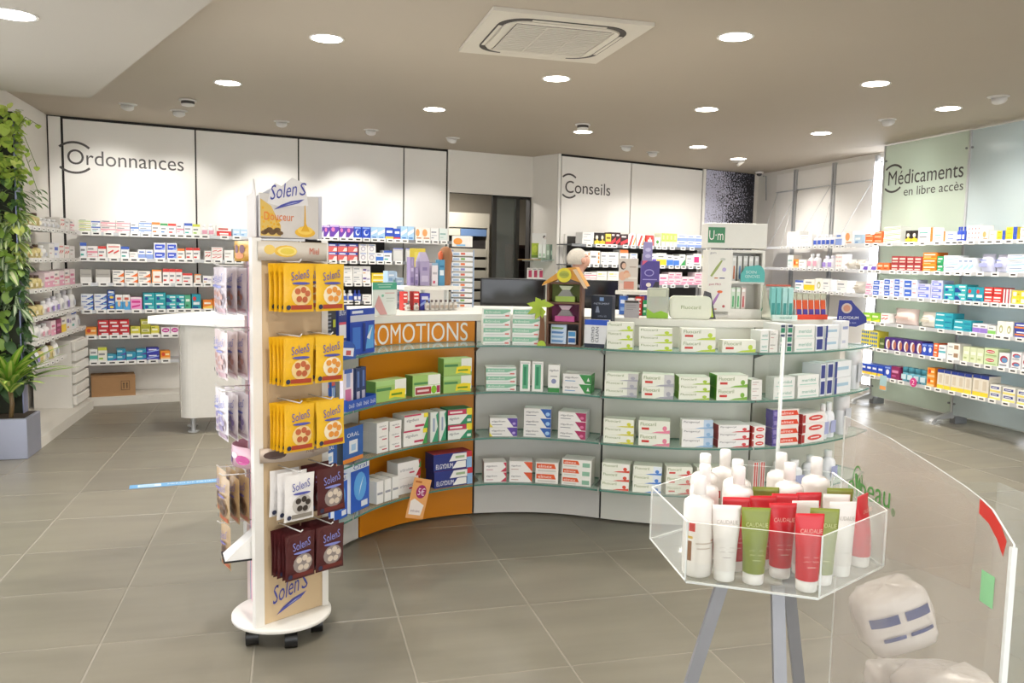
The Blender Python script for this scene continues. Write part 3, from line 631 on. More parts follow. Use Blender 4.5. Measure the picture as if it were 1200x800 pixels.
# ================================================================== LEFT BACK SHELVES (below the Ordonnances lettering)
FB = Path([WA + N1*.36 + D1*.2, WA + N1*.36 + D1*2.40])        # front edge, left bay
FB2 = Path([WA + N1*.36 + D1*2.43, WA + N1*.36 + D1*4.20])     # front edge, bay beside the door
ZL = [1.715, 1.463, 1.218, .948, .693, .433]
LW = ['highest', 'second', 'third', 'fourth', 'fifth', 'lowest']
L_ITEMS = [
 [(92,107,1,3,15,'wgrn'),(107,118,1,2,13,'wblt'),(118,136,1,2,15,'wpink'),(136,153,1,2,15,'wpink'),(153,163,1,1,13,'wblue'),(163,178,1,2,16,'wblue'),(178,188,1,1,14,'worgt'),(188,197,1,1,13,'wgrt'),(197,207,1,1,13,'wred'),(207,216,1,1,13,'wpink'),(216,226,1,1,14,'wblt'),(226,235,1,1,13,'wyel'),(236,252,2,1,13,'wbot2'),(254,272,1,1,13,'whred'),(273,291,2,1,9,'cyanlow'),(292,300,1,1,12,'wred')],
 [(94,102,1,1,18,'wblt'),(102,115,1,1,14,'wpink'),(115,125,1,1,14,'wred'),(125,142,1,1,17,'wspeck'),(142,152,1,1,14,'wblt'),(152,162,1,1,8,'wplain'),(162,180,2,1,11,'wblh'),(180.5,195,1,2,19,'bluebl'),(195.5,208,1,2,19,'bluebl'),(208,217,1,1,13,'worgt'),(218,235,2,1,14,'wred'),(240,248,1,1,11,'wspeck'),(248,262,1,2,15,'wspeck'),(263,285,2,1,12,'wplain')],
 [(92,108,1,1,16,'greyb'),(112,130,1,1,16,'greyb'),(132,146,1,2,15,'worg'),(146,162,1,2,15,'worg'),(162,177,1,2,14,'worg'),(178,190,1,1,16,'orgw'),(191,214,3,1,17,'wred'),(214,226,1,1,12,'wred'),(228,236,1,1,11,'orgw'),(238,260,2,1,9,'wtxt'),(261,271,1,2,14,'wyelsq'),(273,292,2,1,12,'wplain')],
 [(94,110,1,3,19,'bluesw'),(110.5,126,1,3,19,'bluesw'),(126.5,135,1,2,23,'bluetall'),(135.5,153,2,1,18,'kid'),(153,167,1,1,15,'pinkb'),(168,182,1,2,20,'tealb'),(182,195,1,2,20,'tealb'),(195,207,1,2,17,'teal2'),(207,217,1,2,17,'teal2'),(217,224,1,1,17,'greenb'),(225,236,1,1,18,'tealred'),(238,250,1,1,11,'orgy'),(250,262,1,1,12,'orgy'),(262,272,1,1,12,'orgy'),(274,290,1,1,10,'orgy')],
 [(100,114,1,1,10,'orgb'),(115,128,1,2,18,'redb'),(128,140,1,2,18,'redb'),(140,152,1,2,18,'redb'),(153,165,1,1,10,'yelg'),(165,177,1,2,18,'olive'),(177,187,1,1,10,'yelg'),(189,200,1,1,8,'magen'),(200,210,1,1,8,'magen')],
 [(105,115,1,1,15,'wteal'),(115,126,1,1,17,'wyel'),(126,137,1,1,8,'tealow'),(137,148,1,2,14,'tealow'),(148,160,1,1,10,'tealow'),(160,172,1,2,13,'tealow'),(172,187,1,2,14,'blpur'),(188,200,1,1,10,'orgb')],
]
us = thing('wall_shelving', 'grey metal wall shelves below the Ordonnances lettering', 'shelving', (0, 0, 0))
for k, (z, its) in enumerate(zip(ZL, L_ITEMS)):
    shelf_board(us, 'shelf', FB, z, .335, 0 if k < 4 else .03, None if k < 4 else 1.05, tags=centres(its))
    stock(FB, z, its, f"{LW[k]} Ordonnances shelf", 'boxes below the Ordonnances lettering', .14)
# bay beside the door
ZL2 = [1.735, 1.482, 1.230, 1.025]
L2_ITEMS = [
 [(372,380,1,1,14,'purw'),(380,387,1,1,14,'purw'),(387,398,1,1,15,'purw'),(398,406,1,1,14,'purw'),(406,415,1,1,14,'purw'),(415,424,1,1,14,'navyw'),(424,435,1,1,14,'navyw'),(435,443,1,1,14,'palebl'),(443,452,1,1,14,'palebl'),(452,462,1,1,14,'blyel'),(462,470,1,1,13,'blred'),(470,486,2,1,16,'palebl'),(487,495,1,1,15,'orgpale'),(495,505,1,1,15,'orgpale'),(505,515,1,1,15,'wgr3'),(515,525,1,1,15,'paleteal')],
 [(375,383,1,1,10,'redblue'),(384,396,1,2,20,'redblue'),(396,408,1,2,20,'redblue'),(408,420,1,2,20,'redblue'),(421,431,1,2,20,'wgreyd'),(431,441,1,2,20,'wgreyd'),(441,450,1,1,10,'wblb'),(450,460,1,1,13,'wblt'),(461,473,1,1,16,'glassb'),(476,485,1,1,16,'glassb'),(488,498,1,1,14,'glassb')],
 [(382,393,1,2,20,'wyelsq'),(403,414,1,2,20,'wgr3'),(414,425,1,2,20,'wgr3'),(425,435,1,2,20,'wtxt'),(436,456,1,2,12,'yelbl'),(457,466,1,1,14,'cyanlow')],
 [(400,408,1,1,13,'wbot'),(408,415,1,1,13,'wbot'),(415,424,2,1,13,'bbot'),(425,436,1,1,8,'wplain')],
]
us = thing('wall_shelving', 'dark-backed wall shelves of violet and coral boxes left of the doorway', 'shelving', (0, 0, 0))
MB().box(2.44, -.045, .25, 3.42, -.024, 1.865, mat('dark_back', '#3b3836', .6)).build('back_panel', us, (WA.x, WA.y, 0), ANG1)
for k, (z, its) in enumerate(zip(ZL2, L2_ITEMS)):
    shelf_board(us, 'shelf', FB2, z, .31, 0, None if k < 2 else 1.2, m=STEEL, tags=centres(its))
    stock(FB2, z, its, f"{LW[k]} doorway-side shelf", 'boxes left of the doorway', .14)

# ---- lettering
q = WA + N1*.0235
sign('wall_lettering', 'dark wall lettering reading Ordonnances with two curved strokes', [('Ordonnances', .12, 2.392, 1.085, .148)], (q.x, q.y, 0), ANG1, [(.185, 2.415, .195, 47, 133), (.185, 2.505, .195, 227, 313)])

# ================================================================== SHELVES ON THE LEFT SIDE WALL
FS = Path([(-1.93, 7.04), (-1.93, 8.80)])
ZS = [1.71, 1.46, 1.22, 1.0, .81, .615]
def stock_px(path, z, seq, where, group, px0, px1, hs, depth=.12):
    n = len(seq); its = [(lerp(px0, px1, i/n), lerp(px0, px1, (i+1)/n), 1, 1, hs[i], seq[i]) for i in range(n)]
    return stock(path, z, its, where, group, depth)
us = thing('wall_shelving', 'slanting white shelves on the left side wall beside the green plants', 'shelving')
S_SEQ = [
 (['scent','scent','scent','wbotp','wbotp','wbotp','wbotp','wspeck','wplain','wpink'], [16,15,16,11,11,11,11,14,14,13], 36, 90),
 (['scent','scent','scent','wbotp','wplain','wbls','wspeck','wspeck','wplain'], [14,14,16,15,17,18,17,15,14], 37, 90),
 (['scent','scent','scent','wpkd','wpkd','wpink','wpkd','wpink','wpkd'], [17,16,15,17,18,18,17,18,18], 37, 91),
 (['scent','scent','scent','wbot2','lilbot','lilbot','wbotp','lilbot','wbotp'], [17,16,16,15,17,18,20,22,22], 38, 93),
 (['wbotp','wbotp','wbot2','wbot2','wpkd','magd','wyelb','wtxt','wblt','wbotp'], [22,22,16,16,17,17,18,20,22,20], 40, 98),
 (['lilbot','scent','wbotp','scent','wbotp'], [20,18,24,20,22], 46, 74),
]
for k, (z, (seq, hs, a, b)) in enumerate(zip(ZS, S_SEQ)):
    t1 = FS.find(b+4, z)
    shelf_board(us, 'shelf', FS, z, .36, 0, t1, m=mat('white_shelf', '#dedcd8', .45), tags=[lerp(a, b, (i+.5)/len(seq)) for i in range(len(seq))], tw=.07, th=.03)
    stock_px(FS, z, seq, f"{LW[k]} slanting shelf", 'cosmetics beside the plants', a, b, hs)
for y in (8.05,):
    MB().box(-2.318, y, .1, -2.29, y+.03, 1.9, METAL).build('upright', us)
# slatted white drawer stack under those shelves
dr = thing('drawer_stack', 'white slatted drawer stack in the corner left of the cardboard box', 'drawers', (-2.1, 8.32, .086))
MB().box(-.17, 0, 0, .15, .5, .62, WHITE).build('body', dr)
for i in range(6):
    MB().rbox(.152, .0, .03+i*.1, .185, .5, .108+i*.1, WHITE, .004).build('drawer_front', dr)

# cardboard box on the plinth
cb = thing('cardboard_box', 'brown cardboard box standing on the white plinth', 'box', tuple(WA + D1*.27 + N1*.22) + (.0855,), ANG1)
CARD = mat('cardboard', '#a9825a', .8, 0, .06, 25)
MB().box(0, -.17, 0, .40, .10, .20, CARD).build('carton', cb)
t_ = MB(); t_.rbox(-.002, -.175, .2, .402, -.04, .204, CARD, .001); t_.rbox(-.002, -.03, .2, .402, .105, .204, CARD, .001); t_.build('flap', cb)
mm = MB(); dk = K('#4c3a28')
for q in ribbon([(.27, .06), (.345, .06), (.345, .15), (.27, .15), (.27, .06)], .005): mm.flat(q, dk, -.172)
for x in (.293, .322): mm.flat([(x-.004, .075), (x+.004, .075), (x+.004, .12), (x-.004, .12)], dk, -.172); mm.flat([(x-.01, .12), (x+.01, .12), (x, .136)], dk, -.172)
mm.build('arrow_print', cb)

# consultation desk with pale glass top on small feet
dk_ = thing('consultation_desk', 'white desk with pale green glass top on short metal feet', 'desk', (-.90, 7.36, 0), math.radians(8))
bm = MB(); pr = [(0, .45), (0, .06)] + [tuple(p) for p in arc(.1, .1, .1, .1, 200, 270, 6)] + [(.85, 0), (.85, .45)]
bm.prism(pr, .135, .925, mat('desk_white', '#dcd9d2', .4), smooth=False); bm.build('body', dk_)
MB().prism([(x*1.04-.02, y*1.06-.03) for x, y in pr], .927, .965, mat('pale_glass_top', '#86b8a4', .3)).build('glass_top', dk_)
for x, y in ((.1, .1), (.36, .08), (.75, .08), (.1, .36), (.75, .36)):
    MB().cyl((x, y, .01), .018, .124, METAL, 14).cyl((x, y, 0), .045, .011, METAL, 18).build('foot', dk_)

# blue floor sticker
stk = thing('floor_sticker', 'long blue strip sticker with white print on the floor tiles', 'sticker', (-1.02, 5.71, .0005), math.radians(7.8))
MB().box(0, -.045, 0, .62, .045, .0012, K('#6fa6d2')).build('strip', stk)
fm = MB()
Tz = Matrix(((1,0,0,0), (0,0,1,0), (0,1,0,0), (0,0,0,1)))
fm.flat([(.05, -.03), (.19, -.03), (.19, .03), (.05, .03)], K('#cfe0ea'), .0016, Tz)
fm.flat([(.06, -.02), (.15, -.02), (.15, .02), (.06, .02)], K('#a9cbe0'), .0018, Tz)
fm.text('MERCI DE PATIENTER', .23, -.008, .60, .018, K('#e3edf2'), .0016, Tz)
fm.build('print', stk)

# ================================================================== SHELVES BELOW THE CONSEILS LETTERING
FC = Path([WC + N2*.36 + D2*(-.02), WC + N2*.36 + D2*2.62])
ZCN = [1.742, 1.494, 1.240, .99]
C_ITEMS = [
 [(683,697,1,2,14,'wgr3'),(697.5,704,1,1,14,'blkyel'),(704,710,1,1,14,'blkyel'),(710.5,717,1,1,13,'yelred'),(717,728,2,1,15,'blkred'),(728,737,1,1,13,'blkred'),(737,746,1,1,14,'wredst'),(747,757,1,1,14,'wredst'),(758,767,1,1,13,'redcross'),(768,775,1,1,11,'wgrlf'),(776,794,4,1,16,'limew'),(794,806,1,2,15,'wblh'),(806,824,2,2,15,'wblh'),(825,834,1,2,11,'wblue')],
 [(684,692,1,1,15,'worv'),(692,704,1,1,16,'worv'),(705,713,1,1,15,'wgr3'),(713,726,1,1,15,'wgr3'),(727,737,1,1,18,'worgt'),(739,748,1,1,14,'wgreyd'),(761,770,1,1,14,'wpur'),(770,782,1,1,15,'wyelb'),(782,790,1,1,13,'wblb'),(790,797,1,1,12,'wblb'),(797,804,1,1,14,'wgrb'),(805,813,1,1,13,'wgr3'),(813,823,1,1,15,'wmag'),(823,833,1,1,13,'wyel')],
 [(685,700,1,2,15,'wpink'),(700,712,1,2,16,'wyl2'),(713,726,1,2,16,'wyl2'),(728,745,2,1,14,'wplain'),(760,772,1,1,14,'wblue'),(773,784,1,1,13,'wpkd'),(784,800,2,2,15,'wpkd'),(800,815,2,1,10,'wpkd'),(815,834,2,2,15,'wpkd')],
 [(785,795,1,1,7,'cyanlow'),(796,812,2,1,7,'pinkb')],
]
us = thing('wall_shelving', 'dark-backed wall shelves below the Conseils lettering', 'shelving')
MB().box(.13, -.045, .25, 2.40, -.024, 1.845, mat('dark_back', '#3b3836', .6)).build('back_panel', us, (WC.x, WC.y, 0), ANG2)
MB().box(.10, -.06, .25, .128, -.024, 1.87, WHITE).build('side_edge', us, (WC.x, WC.y, 0), ANG2)
for k, (z, its) in enumerate(zip(ZCN, C_ITEMS)):
    shelf_board(us, 'shelf', FC, z, .31, None, None, m=STEEL, tags=centres(its))
    stock(FC, z, its, f"{LW[k]} Conseils shelf", 'boxes below the Conseils lettering', .14, rename='remedy_box')
q = WC + N2*.0235
sign('wall_lettering', 'dark wall lettering reading Conseils with two curved strokes', [('Conseils', .105, 2.385, .72, .15)], (q.x, q.y, 0), ANG2, [(.165, 2.465, .15, 48, 132), (.165, 2.475, .15, 228, 312)])

# ================================================================== RIGHT WALL: hung shelves between metal channels
FR = Path([(6.27, 10.35), (6.27, 7.95)])
ZR = [1.778, 1.502, 1.224]
R_ITEMS = [
 [(920,935,1,3,17,'wgr3'),(935,950,1,2,13,'wplain'),(951,976,5,1,13,'wbot'),(977,985,1,1,15,'wblh'),(988,997,1,1,16,'orgpale'),(999,1008,1,1,12,'cyanlow')],
 [(921,928,1,1,15,'paleteal'),(928,934,1,1,10,'orgb'),(934,943,1,1,10,'wplain'),(943,956,2,1,17,'wbot2'),(960,974,2,1,15,'lilbot'),(977,985,1,1,17,'wflor'),(986,996,1,1,11,'creambag'),(997,1008,1,1,11,'creambag')],
 [(930,940,1,1,11,'wblt'),(940,953,1,1,13,'wyelb'),(953,962,1,1,15,'wolv'),(962,971,1,1,14,'wgr3'),(978,991,1,1,14,'wgr3'),(994,1008,1,1,14,'creambag')],
]
us = thing('wall_shelving', 'shallow shelves hung on wires along the white right wall', 'shelving')
for k, (z, its) in enumerate(zip(ZR, R_ITEMS)):
    shelf_board(us, 'shelf', FR, z, .30, tags=[917+6.5*i for i in range(14)], tw=.06, th=.036)
    stock(FR, z, its, f"{ORD[k+1] if k else 'highest'} wire-hung shelf", 'goods on the wire-hung right shelves', .13, rename='pharmacy_carton')
for y0, y1 in ((10.0, 9.26), (9.17, 8.46), (9.95, 10.45)):
    m_ = MB()
    for a, b in ((y0, lerp(y0, y1, .28)), (y1, lerp(y0, y1, .72))): m_.tube([(XR-.03, a, 2.55), (6.30, b, 1.79)], .0035, METAL, 6)
    m_.tube([(XR-.05, y0, 2.55), (XR-.05, y1, 2.55)], .008, METAL, 8)
    m_.build('hanger_wire', us)

# ================================================================== FREE-STANDING GLASS WALL (Médicaments en libre accès)
us = thing('glass_display_wall', 'tall glass shelving wall on metal feet carrying the Médicaments lettering', 'shelving')
GW1 = mat('grey_green_glass', '#dfe6da', .16, 0, .02, 2, spec=.6); GW2 = mat('pale_blue_glass', '#d6dfdf', .16, 0, .02, 2, spec=.6)
def translucent(m, f):
    nt = m.node_tree; b = nt.nodes['Principled BSDF']; tr = nt.nodes.new('ShaderNodeBsdfTranslucent'); mx = nt.nodes.new('ShaderNodeMixShader'); mx.inputs[0].default_value = f
    c = [n for n in nt.nodes if n.type == 'MIX'][0]; nt.links.new(c.outputs[2], tr.inputs['Color'])
    nt.links.new(b.outputs[0], mx.inputs[1]); nt.links.new(tr.outputs[0], mx.inputs[2]); nt.links.new(mx.outputs[0], nt.nodes['Material Output'].inputs['Surface'])
translucent(GW1, .55); translucent(GW2, .45)
MB().rbox(6.30, 6.705, .09, 6.312, 7.862, 2.845, GW1, .002).build('glass_panel', us)
MB().rbox(6.30, 5.50, .09, 6.312, 6.665, 2.845, GW2, .002).build('glass_panel', us)
MB().rbox(6.30, 4.3, .09, 6.312, 5.46, 2.845, GW2, .002).build('glass_panel', us)
for y in (7.875, 6.685, 5.48):
    MB().box(6.295, y-.011, 0.05, 6.34, y+.011, 2.85, METAL).build('post', us)
    f = MB(); f.xz([(-.26, .0), (-.22, .0), (-.2, .045), (.04, .06), (.04, .12), (-.03, .12), (-.24, .05), (-.26, .03)], -.02, .02, METAL); f.cyl((-.24, 0, 0), .032, .012, METAL, 16); f.box(.0, -.035, 0, .14, .035, .075, STEEL)
    f.build('foot', us, (6.32, y, 0))
    for z in (.2, 2.68):
        for dy in (-.035, .035): MB().cyl((6.288, y+dy, z), .011, .012, STEEL, 12, 'x').build('glass_fixing', us)
FG = Path([(6.0, 8.02), (6.0, 5.45)])
ZG = [1.777, 1.492, 1.226, .945, .670, .376]
G_ITEMS = [
 [(1012,1022,1,2,11,'orgs'),(1022,1032,1,3,14,'orgs'),(1033,1053,1,3,19,'wgrs'),(1059,1066,1,1,14,'blkyel'),(1066,1073,1,1,14,'blkyel'),(1073,1091,1,1,17,'wors'),(1092,1106,1,1,12,'wors'),(1107,1117,1,2,10,'wbls'),(1118,1128,3,1,17,'bbot'),(1130,1148,1,1,18,'wflor'),(1149,1156,1,1,12,'orgpale'),(1157,1165,1,1,11,'wplain'),(1166,1176,1,2,11,'yelbs'),(1176.5,1190,1,3,15,'yelbs'),(1193,1202,1,2,14,'wyelsq')],
 [(1006,1015,1,1,8,'wpur'),(1015,1025,1,1,8,'wpur'),(1026,1040,2,1,9,'orgs'),(1042,1051,1,2,17,'darkred'),(1051,1060,1,2,17,'darkred'),(1060,1069,1,2,17,'darkred'),(1069,1078,1,2,17,'darkred'),(1078.5,1095,1,3,22,'orgbig'),(1095.5,1103,1,2,18,'gren2'),(1103,1120,1,3,19,'wltbl'),(1120.5,1138,3,1,17,'wltbl'),(1141,1158,1,1,22,'lilbag'),(1159,1175,1,1,22,'lilbag'),(1177,1200,1,3,22,'wltbl')],
 [(1012,1020,1,2,15,'wpkd'),(1020,1033,1,3,18,'blmed'),(1033,1045,1,3,20,'blmed'),(1045,1056,1,3,21,'blmed'),(1056,1072,1,2,21,'blmed'),(1072,1088,1,2,17,'lilblue'),(1088,1102,1,3,22,'lilblue'),(1103,1116,1,2,18,'tealb'),(1116,1130,1,2,19,'teal2'),(1130.5,1150,2,1,17,'tealred'),(1150.5,1161,1,2,18,'redw'),(1161,1172,1,2,18,'redw'),(1173,1182,1,1,17,'wredv'),(1183,1203,2,2,16,'yelw')],
 [(1009,1019,1,1,10,'limeb'),(1019,1029,1,1,10,'limeb'),(1030,1040,1,1,11,'wspeck'),(1041,1070,1,1,19,'pinkbag'),(1072,1092,1,1,18,'creambag'),(1093,1114,1,3,19,'tealwide'),(1115,1136,1,2,13,'tealwide'),(1137,1155,2,1,11,'wpurl'),(1155.5,1165,1,1,10,'wgrl'),(1166,1185,2,1,17,'wolv'),(1186,1206,1,2,17,'blorg')],
 [(1007,1017,1,2,19,'yelbldot'),(1017,1027,1,2,19,'yelbldot'),(1028,1034,1,1,12,'dkgrn'),(1034.5,1078,6,1,15,'purbr'),(1078,1091,2,1,14,'bluec'),(1091.5,1097,1,2,16,'orgtall'),(1097.5,1106,1,1,15,'wtl'),(1107,1122,1,2,19,'wbrn'),(1126,1150,3,1,18,'pgrn'),(1150.5,1167,1,2,20,'grnred'),(1168,1180,1,1,17,'wredov'),(1182,1194,1,2,20,'wredov'),(1195,1208,1,1,18,'wredov')],
 [(1007,1033,4,1,12,'blyel'),(1034,1042,1,1,14,'bluec'),(1042,1052,1,1,15,'magd'),(1053,1083,4,1,17,'tealpot'),(1084,1093,1,2,22,'orgb'),(1096,1136,5,1,23,'wbluecap'),(1137,1156,2,1,25,'wbluecap'),(1157,1170,1,2,17,'wyelblue'),(1172,1187,1,2,17,'wyelblue'),(1189,1206,1,2,17,'wyelblue')],
]
for k, (z, its) in enumerate(zip(ZG, G_ITEMS)):
    shelf_board(us, 'shelf', FG, z, .295, tags=centres(its), tw=.085, th=.04)
    stock(FG, z, its, f"{LW[k]} glass-wall shelf", 'goods before the lettered glass wall', .13, rename='pharmacy_carton')
sign('wall_lettering', 'dark lettering reading Médicaments en libre accès on grey-green glass', [('Médicaments', .0, 2.41, 1.05, .15), ('en libre accès', .25, 2.285, .81, .09)], (6.2985, 7.79, 0), -PI/2, [(.075, 2.44, .185, 50, 130), (.075, 2.525, .185, 230, 310)])
# magenta price disc and leaflet hooked on the lowest rail
pd = thing('price_disc', 'round magenta price disc on the lowest right shelf', 'price tag', (5.985, 6.86, .33), -PI/2)
MB().cyl((0, -.004, .06), .045, .004, K('#d23f86'), 24, 'y').build('disc', pd); MB().text('2', -.018, .035, .018, .085, K('#f4dbe6'), -.0055).build('numeral', pd)
lf = thing('leaflet', 'small blue and orange leaflet hanging from the lowest right shelf', 'leaflet', (5.985, 7.29, .24), -PI/2)
l_ = MB(); l_.box(-.05, -.004, 0, .05, -.002, .16, K('#a9c8cc')); l_.flat([(-.045, .01), (.045, .01), (.045, .05), (-.045, .05)], K('#e9a05a'), -.005); l_.build('sheet', lf)
# bright vertical tube lamp in the gap beside the glass
for y, lab in ((7.3, 'upright tube lamp glowing behind the lettered glass panel'), (6.1, 'upright tube lamp glowing behind the pale glass panel'), (4.9, 'upright tube lamp behind the outer glass panel')):
    tl = thing('tube_lamp', lab, 'lamp', (6.61, y, 0)); MB().box(-.02, -.07, .1, .01, .07, .14, METAL).build('end_cap', tl); MB().box(-.01, -.06, .14, .0, .06, 2.75, mat('tube_glow_soft', '#ffffff', .4, emit=('#f2f5fb', 3.2))).build('diffuser', tl)
tl = thing('tube_lamp', 'bright white upright tube lamp at the left edge of the glass wall', 'lamp', (6.61, 8.28, 0))
TUBE = mat('tube_glow', '#ffffff', .4, emit=('#eef4ff', 5))
MB().box(-.02, -.14, .1, .01, .14, .14, METAL).build('end_cap', tl); MB().box(-.01, -.13, .14, .0, .13, 2.75, TUBE).build('diffuser', tl)

# ================================================================== CURVED DISPLAY COUNTER
PANEL = smooth_path([(.10,4.02),(.245,4.265),(.352,4.392),(.596,4.579),(.85,4.672),(1.042,4.693),(1.273,4.672),(1.472,4.618),(1.64,4.53),(1.80,4.42),(2.011,4.30),(2.25,4.215),(2.48,4.185),(2.72,4.20),(2.95,4.26),(3.2,4.38),(3.36,4.50)])
FRONT = smooth_path([(.12,3.72),(.20,3.845),(.312,3.996),(.453,4.158),(.70,4.335),(.992,4.438),(1.2,4.426),(1.385,4.363),(1.557,4.27),(1.68,4.18),(1.80,4.11),(1.95,4.035),(2.06,4.0),(2.26,3.952),(2.45,3.935),(2.68,3.95),(2.87,3.995),(3.2,4.14),(3.42,4.285)])
ORANGE = mat('orange_panel', '#e0890c', .38, 0, .03, 4); GREYP = mat('grey_panel', '#d8d4cd', .38, 0, .02, 4); LIMEP = mat('pale_panel', '#dad8cd', .38, 0, .02, 4)
CTOP = mat('counter_top', '#e4e2da', .35, 0, .02, 6)
def offs(path, t, d):
    q = path.at(t); g = path.tan(t); return (q.x - g.y*d, q.y + g.x*d)
def strip(path, t0, t1, d0, d1, z0, z1, m, n=None, mfront=None):
    n = n or max(2, int((t1-t0)/.05)); mb = MB()
    A = [offs(path, lerp(t0, t1, k/n), d0) for k in range(n+1)]; B = [offs(path, lerp(t0, t1, k/n), d1(k/n) if callable(d1) else d1) for k in range(n+1)]
    vs = [(x, y, z0) for x, y in A] + [(x, y, z1) for x, y in A] + [(x, y, z0) for x, y in B] + [(x, y, z1) for x, y in B]
    N = n+1; fs, ff = [], []
    for k in range(n):
        ff.append((k, k+1, N+k+1, N+k)); fs.append((2*N+k+1, 2*N+k, 3*N+k, 3*N+k+1))
        fs.append((N+k, N+k+1, 3*N+k+1, 3*N+k)); fs.append((k+1, k, 2*N+k, 2*N+k+1))
    fs += [(0, N, 3*N, 2*N), (n, 2*N+n, 3*N+n, N+n)]
    mb.add(vs, fs, m, False); mb.add(vs, ff, mfront or m, True)
    return mb
ct = thing('display_counter', 'long curved shop counter with orange PROMOTIONS panel, pale panels and glass shelves', 'counter')
PS = [PANEL.find(p, .6) for p in (421, 556, 706, 880)]
PB = [0.0] + PS + [PANEL.len]
strip(PANEL, .02, PANEL.len-.02, .03, .40, .005, 1.155, mat('counter_body', '#b9b6af', .5)).build('body', ct)
names_ = [('end_panel', GREYP), ('promotions_panel', ORANGE), ('grey_panel', GREYP), ('pale_panel', LIMEP), ('end_panel', LIMEP)]
for (nm, m), a, b in zip(names_, PB, PB[1:]):
    strip(PANEL, a+.006, b-.006, 0, .025, .012, 1.157, m).build(nm, ct)
for t in PS: strip(PANEL, t-.007, t+.007, .012, .028, .012, 1.157, DARKGAP, 2).build('slot', ct)
strip(PANEL, 0, PANEL.len, -.012, lambda k: lerp(.92, .46, min(1, max(0, k*1.9-.75))), 1.159, 1.197, CTOP).build('top', ct)
# PROMOTIONS lettering bent onto the panel
v, f, W_, H_ = text_geo('PROMOTIONS', 8)
ta, tb = PANEL.find(423, 1.1), PANEL.find(548, 1.1)
mb = MB(); mb.add([(*offs(PANEL, lerp(ta, tb, x/W_), -.002), 1.043 + y/H_*.106) for x, y in v], [tuple(q) for q in f], K('#f3efe8')); mb.build('lettering', ct)
ZSH = [1.04, .78, .52, .257]
FS_ = [FRONT.find(p, .6) for p in (414, 556, 703, 884)]
FBk = [0.0] + FS_ + [FRONT.len]; 
for z in ZSH:
    for i in range(5):
        n = 10; a, b, pa, pb = FBk[i], FBk[i+1], PB[i], PB[i+1]
        if i == 0: a = FRONT.find(378, z)*.3
        A = [FRONT.at(lerp(a+.004, b-.004, k/n)) for k in range(n+1)]; B = [offs(PANEL, lerp(pa+.01, pb-.01, k/n), -.004) for k in range(n+1)]
        mb = MB(); pts = [(p.x, p.y) for p in A] + B[::-1]; N = len(pts)
        vs = [(x, y, z-.009) for x, y in pts] + [(x, y, z) for x, y in pts]
        mb.add(vs, [(k, k+1, N-2-k, N-1-k) for k in range(n)], GLASS); mb.add(vs, [(N+k, N+k+1, 2*N-2-k, 2*N-1-k) for k in range(n)], GLASS)
        mb.add(vs, [(k, (k+1) % N, N+(k+1) % N, N+k) for k in range(N)], GLASSEDGE)
        mb.build('glass_shelf', ct)
    for j, t in enumerate(PS):      # little brackets that carry the glass
        q0 = Vector(offs(PANEL, t, 0)); q1 = Vector(offs(PANEL, t, -.13))
        m_ = MB(); d_ = (q1-q0).normalized(); nn = Vector((-d_.y, d_.x))*.004
        prof = [(q0, z-.012), (q1, z-.012), (q1, z-.018), (q0, z-.06)]
        vs = [(p.x+nn.x, p.y+nn.y, zz) for p, zz in prof] + [(p.x-nn.x, p.y-nn.y, zz) for p, zz in prof]
        m_.add(vs, [(0,1,2,3), (7,6,5,4), (0,4,5,1), (1,5,6,2), (2,6,7,3), (3,7,4,0)], STEEL); m_.build('bracket', ct)

# ---- toothpaste styles
def tp(key, desc, base, *art, **k): S(key, desc, base, *art, name='toothpaste_box', **k)
tp('arth', 'white and mint toothpaste box', '#eef1ea', R(0, .36, 1, .86, '#8cc4a4'), R(.06, .08, .8, .16, '#c3c9c2'), TX('Arthrodont', .06, .46, .62, .74, '#f2f5ee'), R(.8, .1, .95, .28, '#d9796f'), Q('#eef1ea', (.7,.36), (1,.36), (1,.7)), side='#dfe6dd')
tp('elgp', 'white toothpaste box with purple wing', '#eceae6', Q('#5b3f9c', (.62,.98), (1,.98), (1,.04), (.86,.04)), TX('elgydium', .08, .5, .56, .74, '#45464f'), R(.08, .24, .45, .32, '#8d8f94'), EL(.88, .4, .06, .14, '#b9a3dc'), Q('#e5d94c', (0,0), (.12,0), (0,.45)), side='#cfcdd0')
tp('elgb', 'white toothpaste box with blue wing', '#eceae6', Q('#2f5fae', (.6,.98), (1,.98), (1,.04), (.84,.04)), TX('elgydium', .08, .5, .54, .74, '#45464f'), R(.08, .24, .45, .32, '#8d8f94'), EL(.88, .45, .08, .2, '#9fc3e4'), side='#cfcdd0')
tp('elgm', 'white toothpaste box with crimson wing', '#eceae6', Q('#a8315f', (.6,.98), (1,.98), (1,.04), (.84,.04)), TX('elgydium', .08, .5, .54, .74, '#45464f'), R(.08, .24, .45, .32, '#8d8f94'), EL(.86, .42, .07, .16, '#d97aa0'), side='#cfcdd0')
tp('elgg', 'white toothpaste box with green wing', '#eceae6', Q('#3f8f4c', (.58,.98), (1,.98), (1,.04), (.8,.04)), TX('elgydium', .08, .5, .54, .74, '#45464f'), R(.08, .24, .45, .32, '#6f9fc8'), Q('#eceae6', (.86,.3), (.96,.3), (.91,.7)), side='#3f8f4c', endart=[R(.2,.2,.8,.8,'#56a35f')])
tp('elgr', 'white toothpaste box with red chevron', '#efece8', Q('#c23a52', (.74,.04), (1,.04), (1,.96), (.86,.96), (.98,.5)), TX('elgydium', .1, .5, .58, .72, '#55565e'), R(.1, .22, .4, .3, '#c8a0a4'), side='#cfcdd0')
